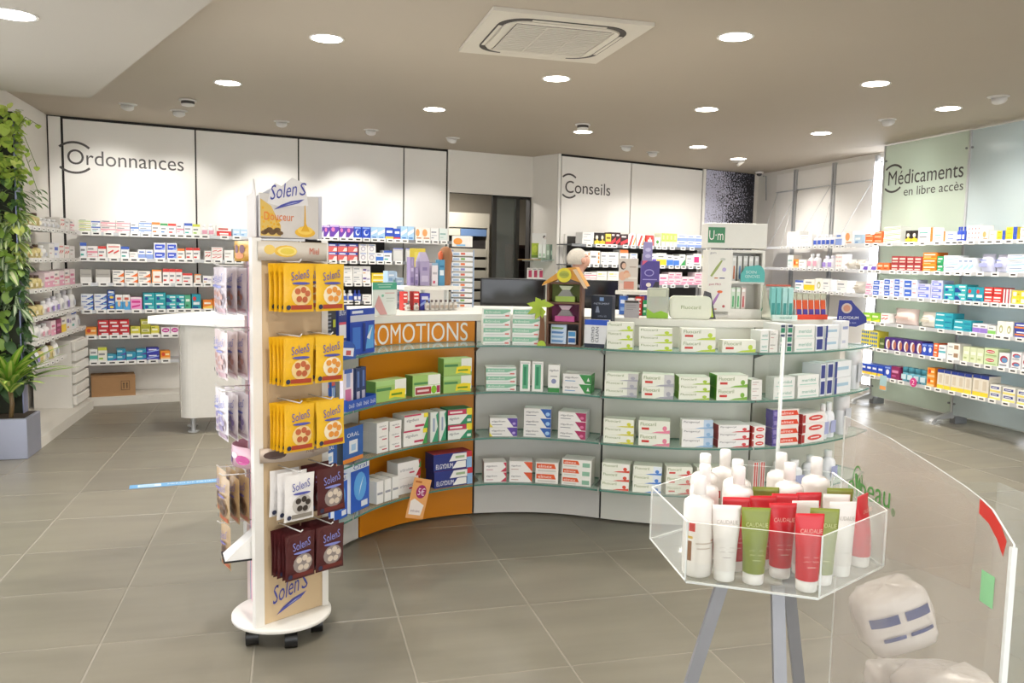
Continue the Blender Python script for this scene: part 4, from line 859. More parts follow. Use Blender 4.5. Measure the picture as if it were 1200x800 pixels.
tp('elgo', 'white toothpaste box with orange chevron', '#efece8', Q('#dd5a30', (.62,.96), (1,.04), (1,.96)), TX('elgydium', .08, .46, .5, .66, '#55565e'), R(.08, .2, .4, .28, '#c8b0a4'), side='#cfcdd0')
tp('elmo', 'white toothpaste box with orange banner', '#efe9e2', Q('#e05a26', (.04,.42), (.9,.42), (.82,.88), (.04,.88)), TX('elmex', .12, .5, .72, .8, '#f8efe6'), R(.1, .12, .9, .3, '#d8d2ca'), side='#d9d4ce')
tp('elmg', 'white toothpaste box, green square, orange banner', '#efede6', Q('#e05a26', (.04,.42), (.6,.42), (.54,.88), (.04,.88)), TX('elmex', .08, .5, .48, .8, '#f8efe6'), R(.7, .2, .95, .7, '#8fb99f'), R(.08, .14, .5, .28, '#d8d2ca'), side='#e3ded6')
tp('tgrn', 'tall white box with green strip', '#f0efe9', R(.25, .08, .8, .9, '#5faf85'), R(.36, .2, .62, .82, '#2f8a60'), R(.1, .92, .9, .96, '#c9ccc6'))
tp('telg', 'tall white bottle carton with green foot', '#efeee8', R(0, 0, 1, .16, '#3f8f4c'), TX('elgydium', .1, .74, .9, .84, '#45464f'), EL(.5, .4, .22, .09, '#8d93b8'), R(.2, .56, .8, .6, '#b4b4b4'))
tp('glime', 'green box with yellow burst', '#9fc46c', R(0, .76, 1, 1, '#a9cf82'), R(.62, .2, 1, .98, '#eceee2'), R(.02, .52, .5, .66, '#4f8a50'), Q('#f3dd2c', (.42,.1), (.6,.16), (.95,.04), (.98,.5), (.7,.55), (.46,.48)), R(.5,.24,.86,.34,'#6a9a2a'), side='#6f9c4a', top='#b9d68c')
tp('gred', 'green box with red label', '#9fc46c', R(.55, .5, 1, .98, '#eceee2'), R(.05, .55, .55, .66, '#4f8a50'), R(.08, .04, 1, .48, '#eceee2'), R(.1, .08, .66, .42, '#a83a3f'), EL(.76, .26, .1, .2, '#86bf2c'), R(.86, .1, .98, .44, '#b03358'), R(.16,.2,.58,.3,'#e9d3cf'), side='#5f8c44', top='#b9d68c')
tp('wpro', 'white toothpaste box, crimson edge, yellow badge', '#eae8e2', TX('elgydium', .1, .5, .6, .74, '#55565e'), R(.45, .16, .85, .3, '#c2375a'), R(0, .9, .7, 1, '#c2375a'), Q('#3f9a4e', (.8,0), (1,0), (1,.9)), R(.82, .72, 1, 1, '#ecd838'), side='#c9c8c0', top='#d9d7d0')
tp('wsm', 'white toothpaste box end, small logo', '#eceae4', TX('elgydium', .2, .5, .8, .68, '#55565e'), R(.45, .25, .85, .36, '#c23a52'), side='#cfcdc6', top='#e0ded8')
tp('gdark', 'green toothpaste box, crimson banner, yellow badge', '#2f8f66', R(0, .62, .76, .96, '#c2375a'), R(.08,.72,.6,.84,'#f1e3e0'), R(.78, .55, 1, 1, '#ecd838'), Q('#e9ebe4', (0,.0), (.5,0), (.85,.62), (0,.62)), TX('elgydium', .06, .26, .46, .46, '#55565e'), R(.8,.12,.96,.3,'#dfe8e0'), side='#2a7f5c')
tp('gend', 'upright green and white toothpaste box', '#dfe4dc', Q('#3f9a72', (.2,0), (1,0), (1,1), (.7,.9), (.95,.5)), R(.3,.35,.55,.8,'#9aa8c0'), side='#c4c8c0')
tp('elgnavy', 'navy toothpaste box with red end', '#28347c', Q('#eceae6', (.4,.5), (.86,.5), (.86,.94), (.5,.94)), TX('ELGYDIUM', .06, .12, .5, .4, '#f1f1f6'), Q('#f0eee9', (.48,.06), (.84,.06), (.84,.46), (.6,.46)), R(.86, 0, 1, 1, '#8fb5dc'), R(.86, .66, 1, 1, '#c8323c'), R(.56,.66,.8,.8,'#9fb58c'), side='#1f2a66', top='#c0414a')
tp('wredsw', 'white toothpaste box with red sickle edge', '#edeae6', Q('#b72a30', (.78,0), (1,0), (1,1), (.9,1), (.96,.5)), TX('arthrodont', .1, .42, .66, .62, '#8a8c93'), R(.5,.24,.72,.34,'#c2375a'), Q('#3f8f4c', (.9,.5), (1,.5), (1,1)), side='#d6d4ce', top='#d9d7d2')
tp('wbook', 'upright white carton', '#edebe6', R(.1, .4, .9, .5, '#9a9ca4'), side='#e3e1dc')
def fluo(key, desc, c, tone='#eef0e2', red=False, word='Fluocaril', wc='#8a9a63', blk=None, side='#dfe0d2', **k):
    art = []
    if blk: art += [R(.7, 0, 1, 1, blk)]
    art += [Q(c, (.42, .03), (1, .03), (1, .3), (.8, .2), (.6, .16)), EL(.84, .42, .07, .2, c), TX(word, .06, .58, .56, .86, wc)]
    if red: art += [R(.1, .26, .34, .44, '#cf3a30')]
    tp(key, desc, tone, *art, side=side, **k)
fluo('fl', 'cream toothpaste box with lime wave', '#bcd634'); fluo('flr', 'cream toothpaste box, lime wave, red bar', '#bcd634', red=True)
fluo('fls', 'cream toothpaste box with grey end', '#a9a9b4', blk='#c9c8c6'); fluo('flsr', 'cream toothpaste box, grey end, red bar', '#a9a9b4', red=True, blk='#cfcecd')
fluo('flg', 'cream toothpaste box with green ends', '#a8c83a', side='#7fae3c'); fluo('flgr', 'cream toothpaste box, green ends, red bar', '#7fb23a', red=True, side='#6aa53a', endart=[R(.2,.1,.8,.9,'#4c8f3c')])
fluo('fly', 'cream toothpaste box with yellow wave', '#d3cf3c', side='#e4e3cf'); fluo('flp', 'cream toothpaste box, pink wave, red bar', '#e888a0', red=True)
fluo('flro', 'cream toothpaste box with red corner', '#d8503c', blk='#f1efe8'); fluo('flb', 'cream toothpaste box with blue corner', '#4f86d6', blk='#e3ebf2'); fluo('flr2', 'cream toothpaste box with scarlet lettering', '#d2433c', red=True)
fluo('par', 'white toothpaste box with pale blue end', '#8fb4d8', '#f0efed', False, 'Parogencyl', '#6a6870', '#bcd0e6'); fluo('parr', 'white toothpaste box with red end marks', '#d0484a', '#f0efed', False, 'Parogencyl', '#6a6870', None, side='#a33a44')
tp('elmx', 'white toothpaste box, orange banner, purple end', '#efe7e2', R(0, 0, .2, 1, '#4b3a94'), Q('#e2492a', (.24,.3), (1,.3), (.92,.85), (.24,.85)), TX('elmex', .34, .42, .8, .76, '#fbf0ea'), R(.04,.3,.16,.8,'#8f7fc4'), side='#4b3a94')
tp('elrd', 'white toothpaste box with red oval', '#efebe8', EL(.58, .5, .32, .28, '#d8463c'), R(.4,.44,.78,.56,'#f6e9e6'), R(0, .1, .12, .9, '#b03a3a'), side='#c9463f')
tp('merid', 'white toothpaste box with teal lettering', '#eef0ec', TX('meridol', .2, .42, .84, .7, '#2f9a84'), R(.1, .15, .9, .22, '#9fd0c2'), side='#e0e4de')
tp('mdend', 'upright toothpaste box showing its green end', '#eef0ee', R(.12, .08, .88, .6, '#2f8a68'), R(.12, .66, .88, .92, '#3f4c6a'), side='#e3e6e2')
tp('sensb', 'white toothpaste box, pale blue lettering', '#e9edf0', R(.15, .45, .85, .65, '#a9c8dc'), R(0, 0, .14, 1, '#2f3f8c'), side='#dfe5ea')
tp('navyend', 'upright toothpaste box showing its navy end', '#e9ecf0', R(.1, .1, .9, .92, '#2d3a84'), side='#e4e8ec')
tp('redup', 'upright red and white carton', '#efe6e2', R(.15, 0, .45, 1, '#c4433c'), R(.6, 0, .85, 1, '#c4433c'))
tp('wtall', 'tall white rinse carton', '#ecedf0', R(.15, .7, .85, .8, '#8f9ac8'), R(.15, .2, .6, .3, '#c3c8dc'))
GRP = 'toothpaste boxes on the curved counter'
C1 = [(566,599,1,4,43,'arth',.09),(599.5,633,1,4,43,'arth',.09),(709,741,1,3,32,'fl',.05),(747,788,1,3,27,'fl',.05),(798,840,1,2,28,'flr',.06),(847,888,1,1,15,'flr',.06),(893,903,1,2,26,'merid',.10),(904,914,1,2,26,'wplain',.1),(916,922.5,1,3,33,'mdend',.15),(924,931,1,3,33,'mdend',.15),(933,957,1,2,31,'merid',.06),(959,968,1,2,30,'navyend',.1),(970,986,1,2,29,'sensb',.06),(989,998,1,1,33,'wtall',.06)]
C2 = [(444,481,1,1,25,'glime',.07),(486,520,1,1,25,'gred',.07),(521.5,556,1,2,41,'glime',.07),(569,606,1,3,28,'arth',.10),(608.5,621,1,1,36,'tgrn',.05),(622.5,636,1,1,36,'tgrn',.05),(641,655,1,1,33,'telg',.05),(657.5,692,1,2,23,'elgg',.12),(707,747,1,3,28,'fls',.09),(750.5,790,1,2,29,'flsr',.09),(795,833,1,3,27,'flg',.12),(840,878,1,2,30,'flgr',.12),(882,895,1,3,24,'wplain',.1),(908,934,1,2,26,'merid',.07),(936,962,1,2,27,'merid',.07),(964,970,1,2,38,'navyend',.12),(972,979,1,2,38,'navyend',.12),(980.5,1000,1,2,38,'sensb',.06)]
C3 = [(445,459,1,3,36,'wsm',.12),(459.5,474,1,3,34,'wsm',.12),(476,505,1,2,37,'wpro',.10),(506.5,516,1,1,36,'gend',.10),(517,525.5,1,1,36,'gend',.10),(526.5,556,1,2,36,'gdark',.10),(573,607,1,2,22,'elgp',.10),(612,645.5,1,3,34,'elgb',.10),(652,686,1,3,32,'elgm',.14),(705,742,1,3,29,'fly',.09),(746.5,785,1,2,30,'flp',.12),(798.5,837,1,3,33,'par',.06),(842,880,1,3,27,'parr',.14),(883,899,1,3,25,'elrd',.12),(906,938,1,4,43,'elmx',.06),(941,969,1,3,35,'elrd',.12)]
C4 = [(445,453,1,1,27,'wbook',.13),(454,462,1,1,27,'wbook',.13),(463,471,1,1,27,'wbook',.13),(473,501,1,2,38,'wredsw',.09,.05),(510,557,1,2,40,'elgnavy',.10),(567,594.5,1,2,24,'elgr',.10),(596,624,1,2,25,'elgo',.10),(626,654,1,2,25,'elmo',.10),(656,692,1,3,31,'elmg',.12),(703,737,1,3,32,'flro',.10),(740,775,1,3,32,'flb',.10),(780,812,1,3,33,'flr2',.10),(816,848,1,3,33,'flro',.10),(852,872,1,2,26,'par',.06),(884,890,1,1,38,'redup',.06),(892,898,1,1,38,'redup',.06)]
CWORD = ['highest', 'second', 'third', 'lowest']
for z, its, wd in zip(ZSH, (C1, C2, C3, C4), CWORD): stock(FRONT, z, its, f"{wd} counter shelf", GRP, .09, .02, .003)
# rinse bottles and tumblers on the right-hand end
S('rinse', 'white rinse bottle with lilac print', '#eef0f4', R(.12, .15, .88, .5, '#a9b0d8'), shape='bottle', noun='bottle', name='rinse_bottle', cat='bottle', top='#fbfbfb')
S('tumbler', 'clear-wrapped toothbrush cup', '#dcdde0', R(.1, .2, .9, .7, '#c8ccd4'), shape='pot', noun='cup', name='brush_cup', cat='cup', top='#e6e4e6')
stock(FRONT, ZSH[3], [(910,930,1,1,34,'rinse'),(932,951,1,1,34,'rinse'),(953,971,1,1,35,'rinse'),(974,992,1,1,36,'rinse')], 'lower-right counter end', 'rinse bottles at the right end of the counter', .07, .03)
stock(FRONT, ZSH[2], [(970,977,1,1,42,'rinse'),(978,986,1,1,42,'rinse')], 'third counter end', 'rinse bottles at the right end of the counter', .07, .03)
stock(FRONT, ZSH[1], [(1001,1018,1,1,46,'tumbler')], 'second counter end', 'wrapped cups at the right end of the counter', .07, .02)
stock(FRONT, ZSH[2], [(988,1005,1,1,46,'tumbler')], 'third counter end', 'wrapped cups at the right end of the counter', .07, .02)

# ---- goods on the left end of the counter
S('sonic', 'tall charcoal toothbrush carton', '#2c2f3a', TX('SONIC', .12, .86, .6, .92, '#c9ccd6'), *[R(.14, .34+.06*i, .7, .365+.06*i, '#8b8e9a') for i in range(7)], R(.8, .5, .95, .62, '#b9c33c'), R(.1, .05, .4, .08, '#dfe0e4'), name='brush_carton', side='#23252e')
S('whstrip', 'navy and white upright brush carton', '#2f3d84', R(.08, .36, .92, .62, '#e9e6ea'), R(.08, .62, .92, .67, '#d2506a'), TX('BRUSH', .12, .8, .88, .9, '#dfe3f2'), name='brush_carton')
S('bpack', 'large blue brush-head pack with silver swirl', '#2347b0', R(0, .86, 1, 1, '#2347b0'), R(0, .72, 1, .86, '#c7cad6'), Q('#5aa0dd', (.62,.1), (.95,.1), (.95,.62), (.75,.62)), Q('#dfe6ee', (.66,.35), (.9,.6), (.78,.3)), R(.08, .12, .4, .6, '#3f74cc'), R(.06, .9, .5, .96, '#e4e9f4'), R(.5, .05, .6, .68, '#17307f'), name='brush_carton', side='#1d3a96', top='#d9dbe2')
S('bblist', 'hanging blue toothbrush blister', '#3a62a8', R(.1, .78, .9, .95, '#7f9fd0'), R(.1, .6, .9, .68, '#c9584a'), *[R(.18+.22*i, .08, .28+.22*i, .56, ['#dfe6f0','#8fd0dc','#dfe6f0'][i]) for i in range(3)], name='toothbrush_pack', cat='toothbrush')
S('pblist', 'leaning pink and white toothbrush pack', '#efe3ea', R(.2, .1, .8, .5, '#d77aa6'), R(.3, .55, .7, .9, '#a9b6dc'), R(.1, .9, .9, 1, '#3f63b8'), name='toothbrush_pack', cat='toothbrush')
S('dkbrush', 'slim navy toothbrush pack', '#33406c', R(.2, .1, .8, .4, '#c9c6d6'), R(.3, .5, .7, .92, '#5f78b8'), name='toothbrush_pack', cat='toothbrush')
S('borng', 'blue floss carton with orange base', '#2f5fa8', R(0, 0, 1, .12, '#e08a3a'), R(.3, .25, .72, .62, '#e4e7ec'), TX('ORAL', .2, .72, .8, .84, '#e9edf4'), R(.4,.32,.62,.5,'#9fc0e0'), name='floss_carton', side='#26303c', top='#8a6a45')
S('bwhpk', 'blue brush pack with pale lightning swirl', '#2a5cc0', R(0, .86, 1, 1, '#dfe3ec'), TX('Oral', .14, .88, .86, .97, '#2a4ba8'), EL(.5, .5, .34, .3, '#5fa6e6'), Q('#dff0fb', (.42,.3), (.7,.72), (.5,.5)), R(.55, .06, .9, .18, '#dfe3ec'), name='brush_carton', side='#dfe3ec')
G3 = 'brush packs on the left end of the counter'
stock(FRONT, ZSH[0], [(381,402,1,1,76,'sonic',.07),(404,414,1,1,62,'whstrip',.05),(416,447,1,1,54,'bpack',.10)], 'top-left counter end', G3, .08, .03)
stock(FRONT, ZSH[1], [(382,389,1,1,54,'bblist',.03),(390,396,1,1,54,'bblist',.03),(397,402,1,1,56,'bblist',.03),(411,423,1,1,48,'pblist',.02),(425,431,1,1,46,'dkbrush',.03),(432,438,1,1,46,'dkbrush',.03)], 'second-left counter end', G3, .04, .04)
stock(FRONT, ZSH[2], [(385,403,1,1,34,'borng',.07),(408,432,1,1,42,'borng',.07)], 'third-left counter end', G3, .07, .03)
stock(FRONT, ZSH[3], [(384,398,1,1,48,'bwhpk',.03),(400,416,1,1,52,'bwhpk',.03),(419,442,1,1,58,'bwhpk',.05)], 'lowest-left counter end', G3, .04, .04)
# blue card tray holding the brushes
t0 = FRONT.find(408, .78); t1 = FRONT.find(441, .78); q = FRONT.at(t0); q2 = FRONT.at(t1); g = (q2-q).normalized(); L_ = (q2-q).length
tr = thing('brush_tray', 'blue card tray with white logos holding slim toothbrush packs', 'tray', (q.x, q.y, .7815), math.atan2(g.y, g.x))
mb = MB(); BLU = K('#2c57b5'); mb.box(0, .003, 0, L_, .006, .05, BLU); mb.box(-.003, .003, 0, 0, .09, .055, BLU); mb.box(L_, .003, 0, L_+.003, .09, .055, BLU); mb.build('tray_body', tr)
mb = MB()
for i in range(4): mb.text('Oral-B', L_*(.04+.25*i), .014, L_*(.22+.25*i), .034, K('#e9eef6'), .0015)
mb.build('logo_print', tr)
# small round clock-like refill pot
q = FRONT.at(FRONT.find(404, 1.04)) ; 
rp = thing('refill_pack', 'rounded blue and white refill pack in front of the brush cartons', 'pack', (q.x+.0, q.y-.035, 1.0415), .5)
mb = MB(); mb.prism([(-.045, 0), (.045, 0)] + arc(0, .04, .045, .045, 0, 180, 10), -.02, .02, K('#2f56a6'), Matrix.Rotation(PI/2, 4, 'X')); mb.build('shell', rp)
mb = MB(); mb.flat([(-.03, .02), (.03, .012), (.034, .05), (-.026, .055)], K('#e6e8ef'), -.021); mb.flat([(-.01, .02), (.016, .018), (.018, .04), (-.008, .042)], K('#c65a5a'), -.0215); mb.build('label', rp)
# orange price card hanging over the lowest shelf
q = FRONT.at(FRONT.find(489, .257)); g = FRONT.tan(FRONT.find(489, .257))
pc = thing('price_card', 'tilted orange promotional card reading 5 euro on the lowest orange shelf', 'card', (q.x + g.y*.012, q.y - g.x*.012, .13), math.atan2(g.y, g.x))
Tt = Matrix.Translation((0, 0, .11)) @ Matrix.Rotation(math.radians(17), 4, 'Y') @ Matrix.Translation((0, 0, -.11))
mb = MB(); mb.rbox(-.062, -.002, 0, .062, .002, .215, K('#e8a868'), .001, Tt); mb.build('card', pc)
mb = MB(); mb.disc(.005, .145, .036, .036, K('#a52a6a'), -.003, 22, Tt); mb.text('5€', -.018, .125, .03, .165, K('#f4e6ee'), -.0035, Tt); mb.flat([(-.05, .02), (.035, .02), (.045, .075), (-.03, .105), (-.055, .09)], K('#efe6df'), -.003, Tt); mb.text('arthrodont', -.04, .035, .025, .048, K('#8a6a78'), -.0035, Tt); mb.flat([(-.05, .19), (-.005, .19), (-.005, .2), (-.05, .2)], K('#c06a30'), -.003, Tt); mb.build('print', pc)

# ================================================================== ON AND BEHIND THE COUNTER
def at(px, d, z):
    """point of the room seen in column px at camera depth d and height z"""
    a = (px-CX)/FPX
    b = ((z-CAM.z)/d - FW.z - RT.z*a)/UP.z
    return CAM + (FW + RT*a + UP*b)*d
ZT = 1.1975
FACE = -math.radians(15)
def ctop(px, back=.06):
    t = PANEL.find(px, ZT); g = PANEL.tan(t); x, y = offs(PANEL, t, back); return (x, y, ZT), math.atan2(g.y, g.x)
def card_thing(name, label, cat, px, w_, h_, base, art, back=.06, d_=.006, pos=None, rz=None, grp=None):
    loc, ang = ctop(px, back) if pos is None else (pos, FACE)
    t = thing(name, label, cat, loc, ang if rz is None else rz, grp)
    MB().rbox(-w_/2, 0, 0, w_/2, d_, h_, K(base), .001).build('board', t)
    mb = MB(); y = -.0008
    for a in art:
        X = lambda u: (u-.5)*w_
        if a[0] == 'r': mb.flat([(X(a[1]), a[2]*h_), (X(a[3]), a[2]*h_), (X(a[3]), a[4]*h_), (X(a[1]), a[4]*h_)], K(a[5]), y)
        elif a[0] == 'p': mb.flat([(X(u), v*h_) for u, v in a[2]], K(a[1]), y)
        elif a[0] == 'e': mb.disc(X(a[1]), a[2]*h_, a[3]*w_, a[4]*h_, K(a[5]), y)
        elif a[0] == 't': mb.text(a[1], X(a[2]), a[3]*h_, X(a[4]), a[5]*h_, K(a[6]), y)
        y -= .0004
    mb.build('print', t)
    return t
card_thing('promo_card', 'counter card with teal header and pink figure left of the PROMOTIONS letters', 'card', 458, .175, .18, '#e6ebe4', [R(0, .78, 1, 1, '#4fae8e'), R(.2, .92, .8, .95, '#a9d8c6'), R(.24, .85, .74, .88, '#a9d8c6'), Q('#d8a4a0', (.08,.28), (.24,.62), (.36,.45), (.6,.02), (.3,.02)), R(.5, .66, .9, .69, '#d9b9b4'), R(.55, .5, .9, .53, '#c9d2c8'), R(.55, .42, .85, .44, '#c9d2c8'), EL(.4, .6, .05, .04, '#7fc4a8')], .05)
# riser shelf at the back of the counter with violet beauty products
p0, p1 = at(473, 4.98, ZT), at(541, 5.18, ZT)
g = (p1-p0); ang = math.atan2(g.y, g.x); L_ = g.length
rs = thing('riser_shelf', 'low white riser shelf on the counter above the O letters', 'shelf', (p0.x, p0.y, ZT), ang)
MB().rbox(0, 0, .125, L_, .2, .148, CTOP, .003).build('board', rs)
for x in (.01, L_*.5, L_-.03): MB().box(x, .15, 0, x+.012, .195, .125, ACRYLEDGE).build('support', rs)
RISER = Path([(p0.x, p0.y), (p1.x, p1.y)])
S('vtall', 'tall lilac serum carton', '#9a8cb4', R(.15, .1, .85, .3, '#7a6a9c'), R(.2, .5, .8, .62, '#c4b8d6'), R(.35, .7, .65, .95, '#b3a6cc'), name='serum_carton')
S('vpeak', 'lilac display carton with peaked top', '#a79bbd', R(.15, .12, .85, .3, '#c4bad2'), R(.25, .45, .75, .55, '#867aa6'), shape='roof', top='#b5abc6', name='serum_carton')
S('wvin', 'white cream box with pink seal', '#e3dde2', R(.2, .1, .55, .22, '#d2506a'), R(.15, .5, .85, .6, '#b5b0b8'), R(0, .9, 1, 1, '#8fb3cf'), name='cream_box')
S('bteal', 'narrow blue-teal box', '#4f93b8', R(.15, .4, .85, .6, '#dfe8ee'), R(.15, .7, .85, .78, '#2f6f98'), name='cream_box')
S('bpale', 'pale blue dermo box', '#a9c3d8', R(.1, .2, .6, .45, '#7fa2c4'), R(.12, .6, .8, .72, '#e4ecf0'), R(.7, .1, .95, .3, '#6fa89a'), name='cream_box')
stock(RISER, ZT+.149, [(483,488,1,1,34,'vtall',.05),(488.5,493,1,1,22,'vtall',.05),(494.5,506,1,1,40,'vpeak',.07),(508.5,516,1,1,27,'wvin',.05),(517,524,1,1,31,'bteal',.05)], 'riser shelf', 'serum cartons on the riser shelf', .05, .03)
stock(RISER, ZT, [(475,480.5,1,2,22,'redw',.06),(487,494,1,2,22,'redw',.06),(495,507,1,1,20,'blpur',.06),(498,498.1,1,1,1,'wplain',.01)][:3], 'counter below riser', 'small goods under the riser shelf', .06, .03, rename='remedy_box')
S('mini', 'tiny white sample bottle with dark cap', '#dedad4', R(.15, .2, .85, .5, '#b9a99a'), shape='bottle', noun='bottle', name='sample_bottle', cat='bottle', top='#6a5a58')
stock(RISER, ZT, [(476,482,1,1,9,'mini'),(486,492,1,1,9,'mini'),(499,537,7,1,12,'mini')], 'counter below riser', 'sample bottles under the riser shelf', .03, .0)
# dermo boxes behind the promo card
q = at(452, 5.15, ZT); q2 = at(474, 5.22, ZT)
DB = Path([(q.x, q.y), (q2.x, q2.y)])
stock(DB, ZT, [(455,464.5,1,3,44,'bpale',.07),(465,474,1,3,36,'bpale',.07)], 'counter behind promo card', 'dermo boxes behind the promo card', .07, .01)
card_thing('stand_up_card', 'yellow star-shaped card standing up behind lilac cartons', 'card', 489, .10, .23, '#d8c23f', [R(.3, .2, .7, .9, '#e0cf5c')], pos=tuple(at(489, 5.3, ZT+.15)), d_=.004)
# drawer tower of white trays
dt = thing('tray_tower', 'tower of thin white trays with coloured tabs at the right of the riser shelf', 'drawers', tuple(at(541, 5.47, ZT)), FACE)
for i in range(11):
    z = i*.034; 
    t_ = MB(); t_.rbox(-.068, 0, z, .068, .15, z+.024, K('#e2e4e8'), .002); t_.flat([(-.01, z+.006), (.018, z+.006), (.018, z+.02), (-.01, z+.02)], K(['#d8703a','#7fa860','#c8604a','#7a7fb8'][i % 4]), -.001); t_.flat([(-.06, z+.004), (-.02, z+.004), (-.02, z+.018), (-.06, z+.018)], K('#9db4cf'), -.001); t_.build('tray', dt)
MB().box(-.072, .01, 0, -.069, .15, .38, K('#8fa4bf')).box(.069, .01, 0, .072, .15, .38, K('#8fa4bf')).build('frame', dt)
bx_ = thing('sweet_box', 'small white box with orange fruit print on top of the tray tower', 'box', tuple(at(540, 5.47, ZT+.3995))[:2] + (ZT+.3995,), FACE-.15)
m_ = MB(); m_.rbox(-.06, 0, 0, .06, .09, .07, K('#e6e2da'), .002); m_.disc(-.02, .035, .03, .022, K('#e2923f'), -.001); m_.flat([(-.03, .005), (.03, .005), (.03, .015), (-.03, .015)], K('#7fb4d6'), -.001); m_.build('carton', bx_)
bp = thing('brown_object', 'rounded brown and orange object beside the tray tower', 'pack', tuple(at(522, 5.275, ZT+.15))[:2] + (ZT+.1495,), FACE)  # unidentified object, built as a plain rounded form
MB().lathe([(.026, 0), (.034, .015), (.035, .13), (.042, .165), (.043, .195), (.034, .23), (.012, .245)], mat('brown_surface', '#9a6a48', .8, 0, .1, 60), 14).build('body', bp)
MB().lathe([(.008, .16), (.014, .17), (.016, .2), (.006, .215)], K('#d8663c'), 10, (-.03, -.038, 0)).build('orange_part', bp)

# service desk behind, two monitors
sd = thing('service_desk', 'white service desk hidden behind the curved counter', 'desk', tuple(at(560, 6.15, 0))[:2] + (0,), FACE)
MB().box(-.1, -.1, 0, 1.35, .5, .93, mat('desk_white', '#dcd9d2', .4)).build('body', sd); MB().box(-.14, -.14, .93, 1.39, .54, .97, CTOP).build('top', sd)
SCREEN = mat('dark_screen', '#0d0e0f', .12, 0, .1, 5, spec=.6)
def monitor(px, d, w_, h_, label, sideways=0):
    b = at(px, d, 0); t = thing('monitor', label, 'monitor', (b.x, b.y, .971), FACE+sideways)
    MB().rbox(-w_/2, 0, .12, w_/2, .03, .12+h_, BLACK, .004).build('housing', t); MB().flat([(-w_/2+.012, .132), (w_/2-.012, .132), (w_/2-.012, .108+h_), (-w_/2+.012, .108+h_)], SCREEN, -.001).build('screen', t)
    MB().box(-.025, .03, .01, .025, .05, .25, BLACK).build('neck', t); MB().rbox(-.1, -.04, 0, .1, .12, .012, BLACK, .004).build('foot', t)
    return t
monitor(597, 6.1, .47, .295, 'wide black monitor behind the mint toothpaste boxes')
m2 = monitor(699, 6.3, .27, .29, 'black monitor seen behind the wooden hut display')
MB().rbox(.14, -.02, .05, .19, .16, .40, mat('grey_case', '#6f7076', .4), .006).build('grey_side_box', m2)

# glossy house-shaped display hut with palm
q = FRONT.at(FRONT.find(659, 1.04)); g = FRONT.tan(FRONT.find(659, 1.04))
hut = thing('wooden_hut_display', 'wooden hut-shaped counter display with three compartments and orange roof', 'display', (q.x - g.y*.02, q.y + g.x*.02, 1.0415), math.atan2(g.y, g.x))
WOOD = mat('brown_wood_print', '#6b4a36', .55, 0, .15, 12); hw, hh = .098, .355
fr = MB(); fr.box(-hw, 0, 0, -hw+.012, .12, hh, WOOD); fr.box(hw-.012, 0, 0, hw, .12, hh, WOOD); fr.box(-hw, .115, 0, hw, .12, hh, WOOD); fr.build('frame', hut)
for i, z in enumerate((0, .125, .235, hh-.01)): MB().box(-hw+.012, 0, z, hw-.012, .115, z+.01, WOOD).build('shelf', hut)
MB().flat([(-hw+.012, .246), (hw-.012, .246), (hw-.012, hh-.01), (-hw+.012, hh-.01)], K('#7a8a3a'), .112).build('green_back', hut)
MB().flat([(-hw+.012, .136), (hw-.012, .136), (hw-.012, .235), (-hw+.012, .235)], K('#8a2a5e'), .112).build('magenta_back', hut)
MB().flat([(-hw+.012, .011), (hw-.012, .011), (hw-.012, .125), (-hw+.012, .125)], K('#3a3036'), .112).build('dark_back', hut)
for z, c1, c2, nm in ((.2465, '#a9c25a', '#dfe6c4', 'green_gift_pack'), (.1365, '#d05a98', '#ecd0dc', 'pink_gift_pack')):
    m_ = MB(); m_.prism([(-.055, .03), (.055, .03), (.055, .09), (-.055, .09)], z, z+.03, K(c1)); m_.add([(-.045, .04, z+.03), (.045, .04, z+.03), (.045, .085, z+.03), (-.045, .085, z+.03), (-.02, .055, z+.065), (.02, .055, z+.065), (.02, .07, z+.065), (-.02, .07, z+.065)], [(0,1,5,4), (1,2,6,5), (2,3,7,6), (3,0,4,7)], POLY)
    m_.add([(-.02, .055, z+.065), (.02, .055, z+.065), (.02, .07, z+.065), (-.02, .07, z+.065), (-.038, .05, z+.088), (.038, .05, z+.088), (.038, .075, z+.088), (-.038, .075, z+.088)], [(0,1,5,4), (1,2,6,5), (2,3,7,6), (3,0,4,7), (4,5,6,7)], K(c2)); m_.build(nm, hut)
cd = MB(); cd.box(-.075, .03, .011, .012, .06, .118, K('#cfdff0'));
for i, c in enumerate(('#6f9fd0', '#8fb7dc', '#5f8fc8', '#7fa86a')): cd.flat([(-.07, .02+.024*i), (-.01, .02+.024*i), (.0, .03+.024*i), (-.07, .034+.024*i)], K(c), .029)
cd.build('blue_card', hut)
cd = MB(); cd.box(.022, .03, .011, .066, .055, .085, K('#e8ecf0')); cd.flat([(.025, .02), (.063, .02), (.063, .045), (.025, .045)], K('#2f6ab0'), .029); cd.flat([(.025, .055), (.063, .055), (.063, .08), (.025, .08)], K('#4f9ad0'), .029); cd.build('blue_white_card', hut)
rf = MB(); rf.xz([(-.125, hh-.02), (-.115, hh-.002), (-.005, hh+.078), (.06, hh+.085), (.125, hh-.02), (.105, hh-.004), (.0, hh+.03)], -.012, .125, K('#d99a3c')); rf.build('roof', hut)
rf = MB(); rf.add([(.045, -.014, hh+.07), (.065, -.014, hh+.075), (.13, -.014, hh-.03), (.11, -.014, hh-.03)], [(0,3,2,1)], K('#e3c9a6')); rf.build('roof_edge', hut)
bd = MB(); bd.cyl((0, -.022, hh+.04), .04, .006, K('#dfd23a'), 26, 'y'); bd.disc(0, hh+.043, .028, .02, K('#aeb44a'), -.0225); bd.text('KADO', -.02, hh+.036, .02, hh+.05, K('#6f7a2a'), -.023); bd.build('badge', hut)
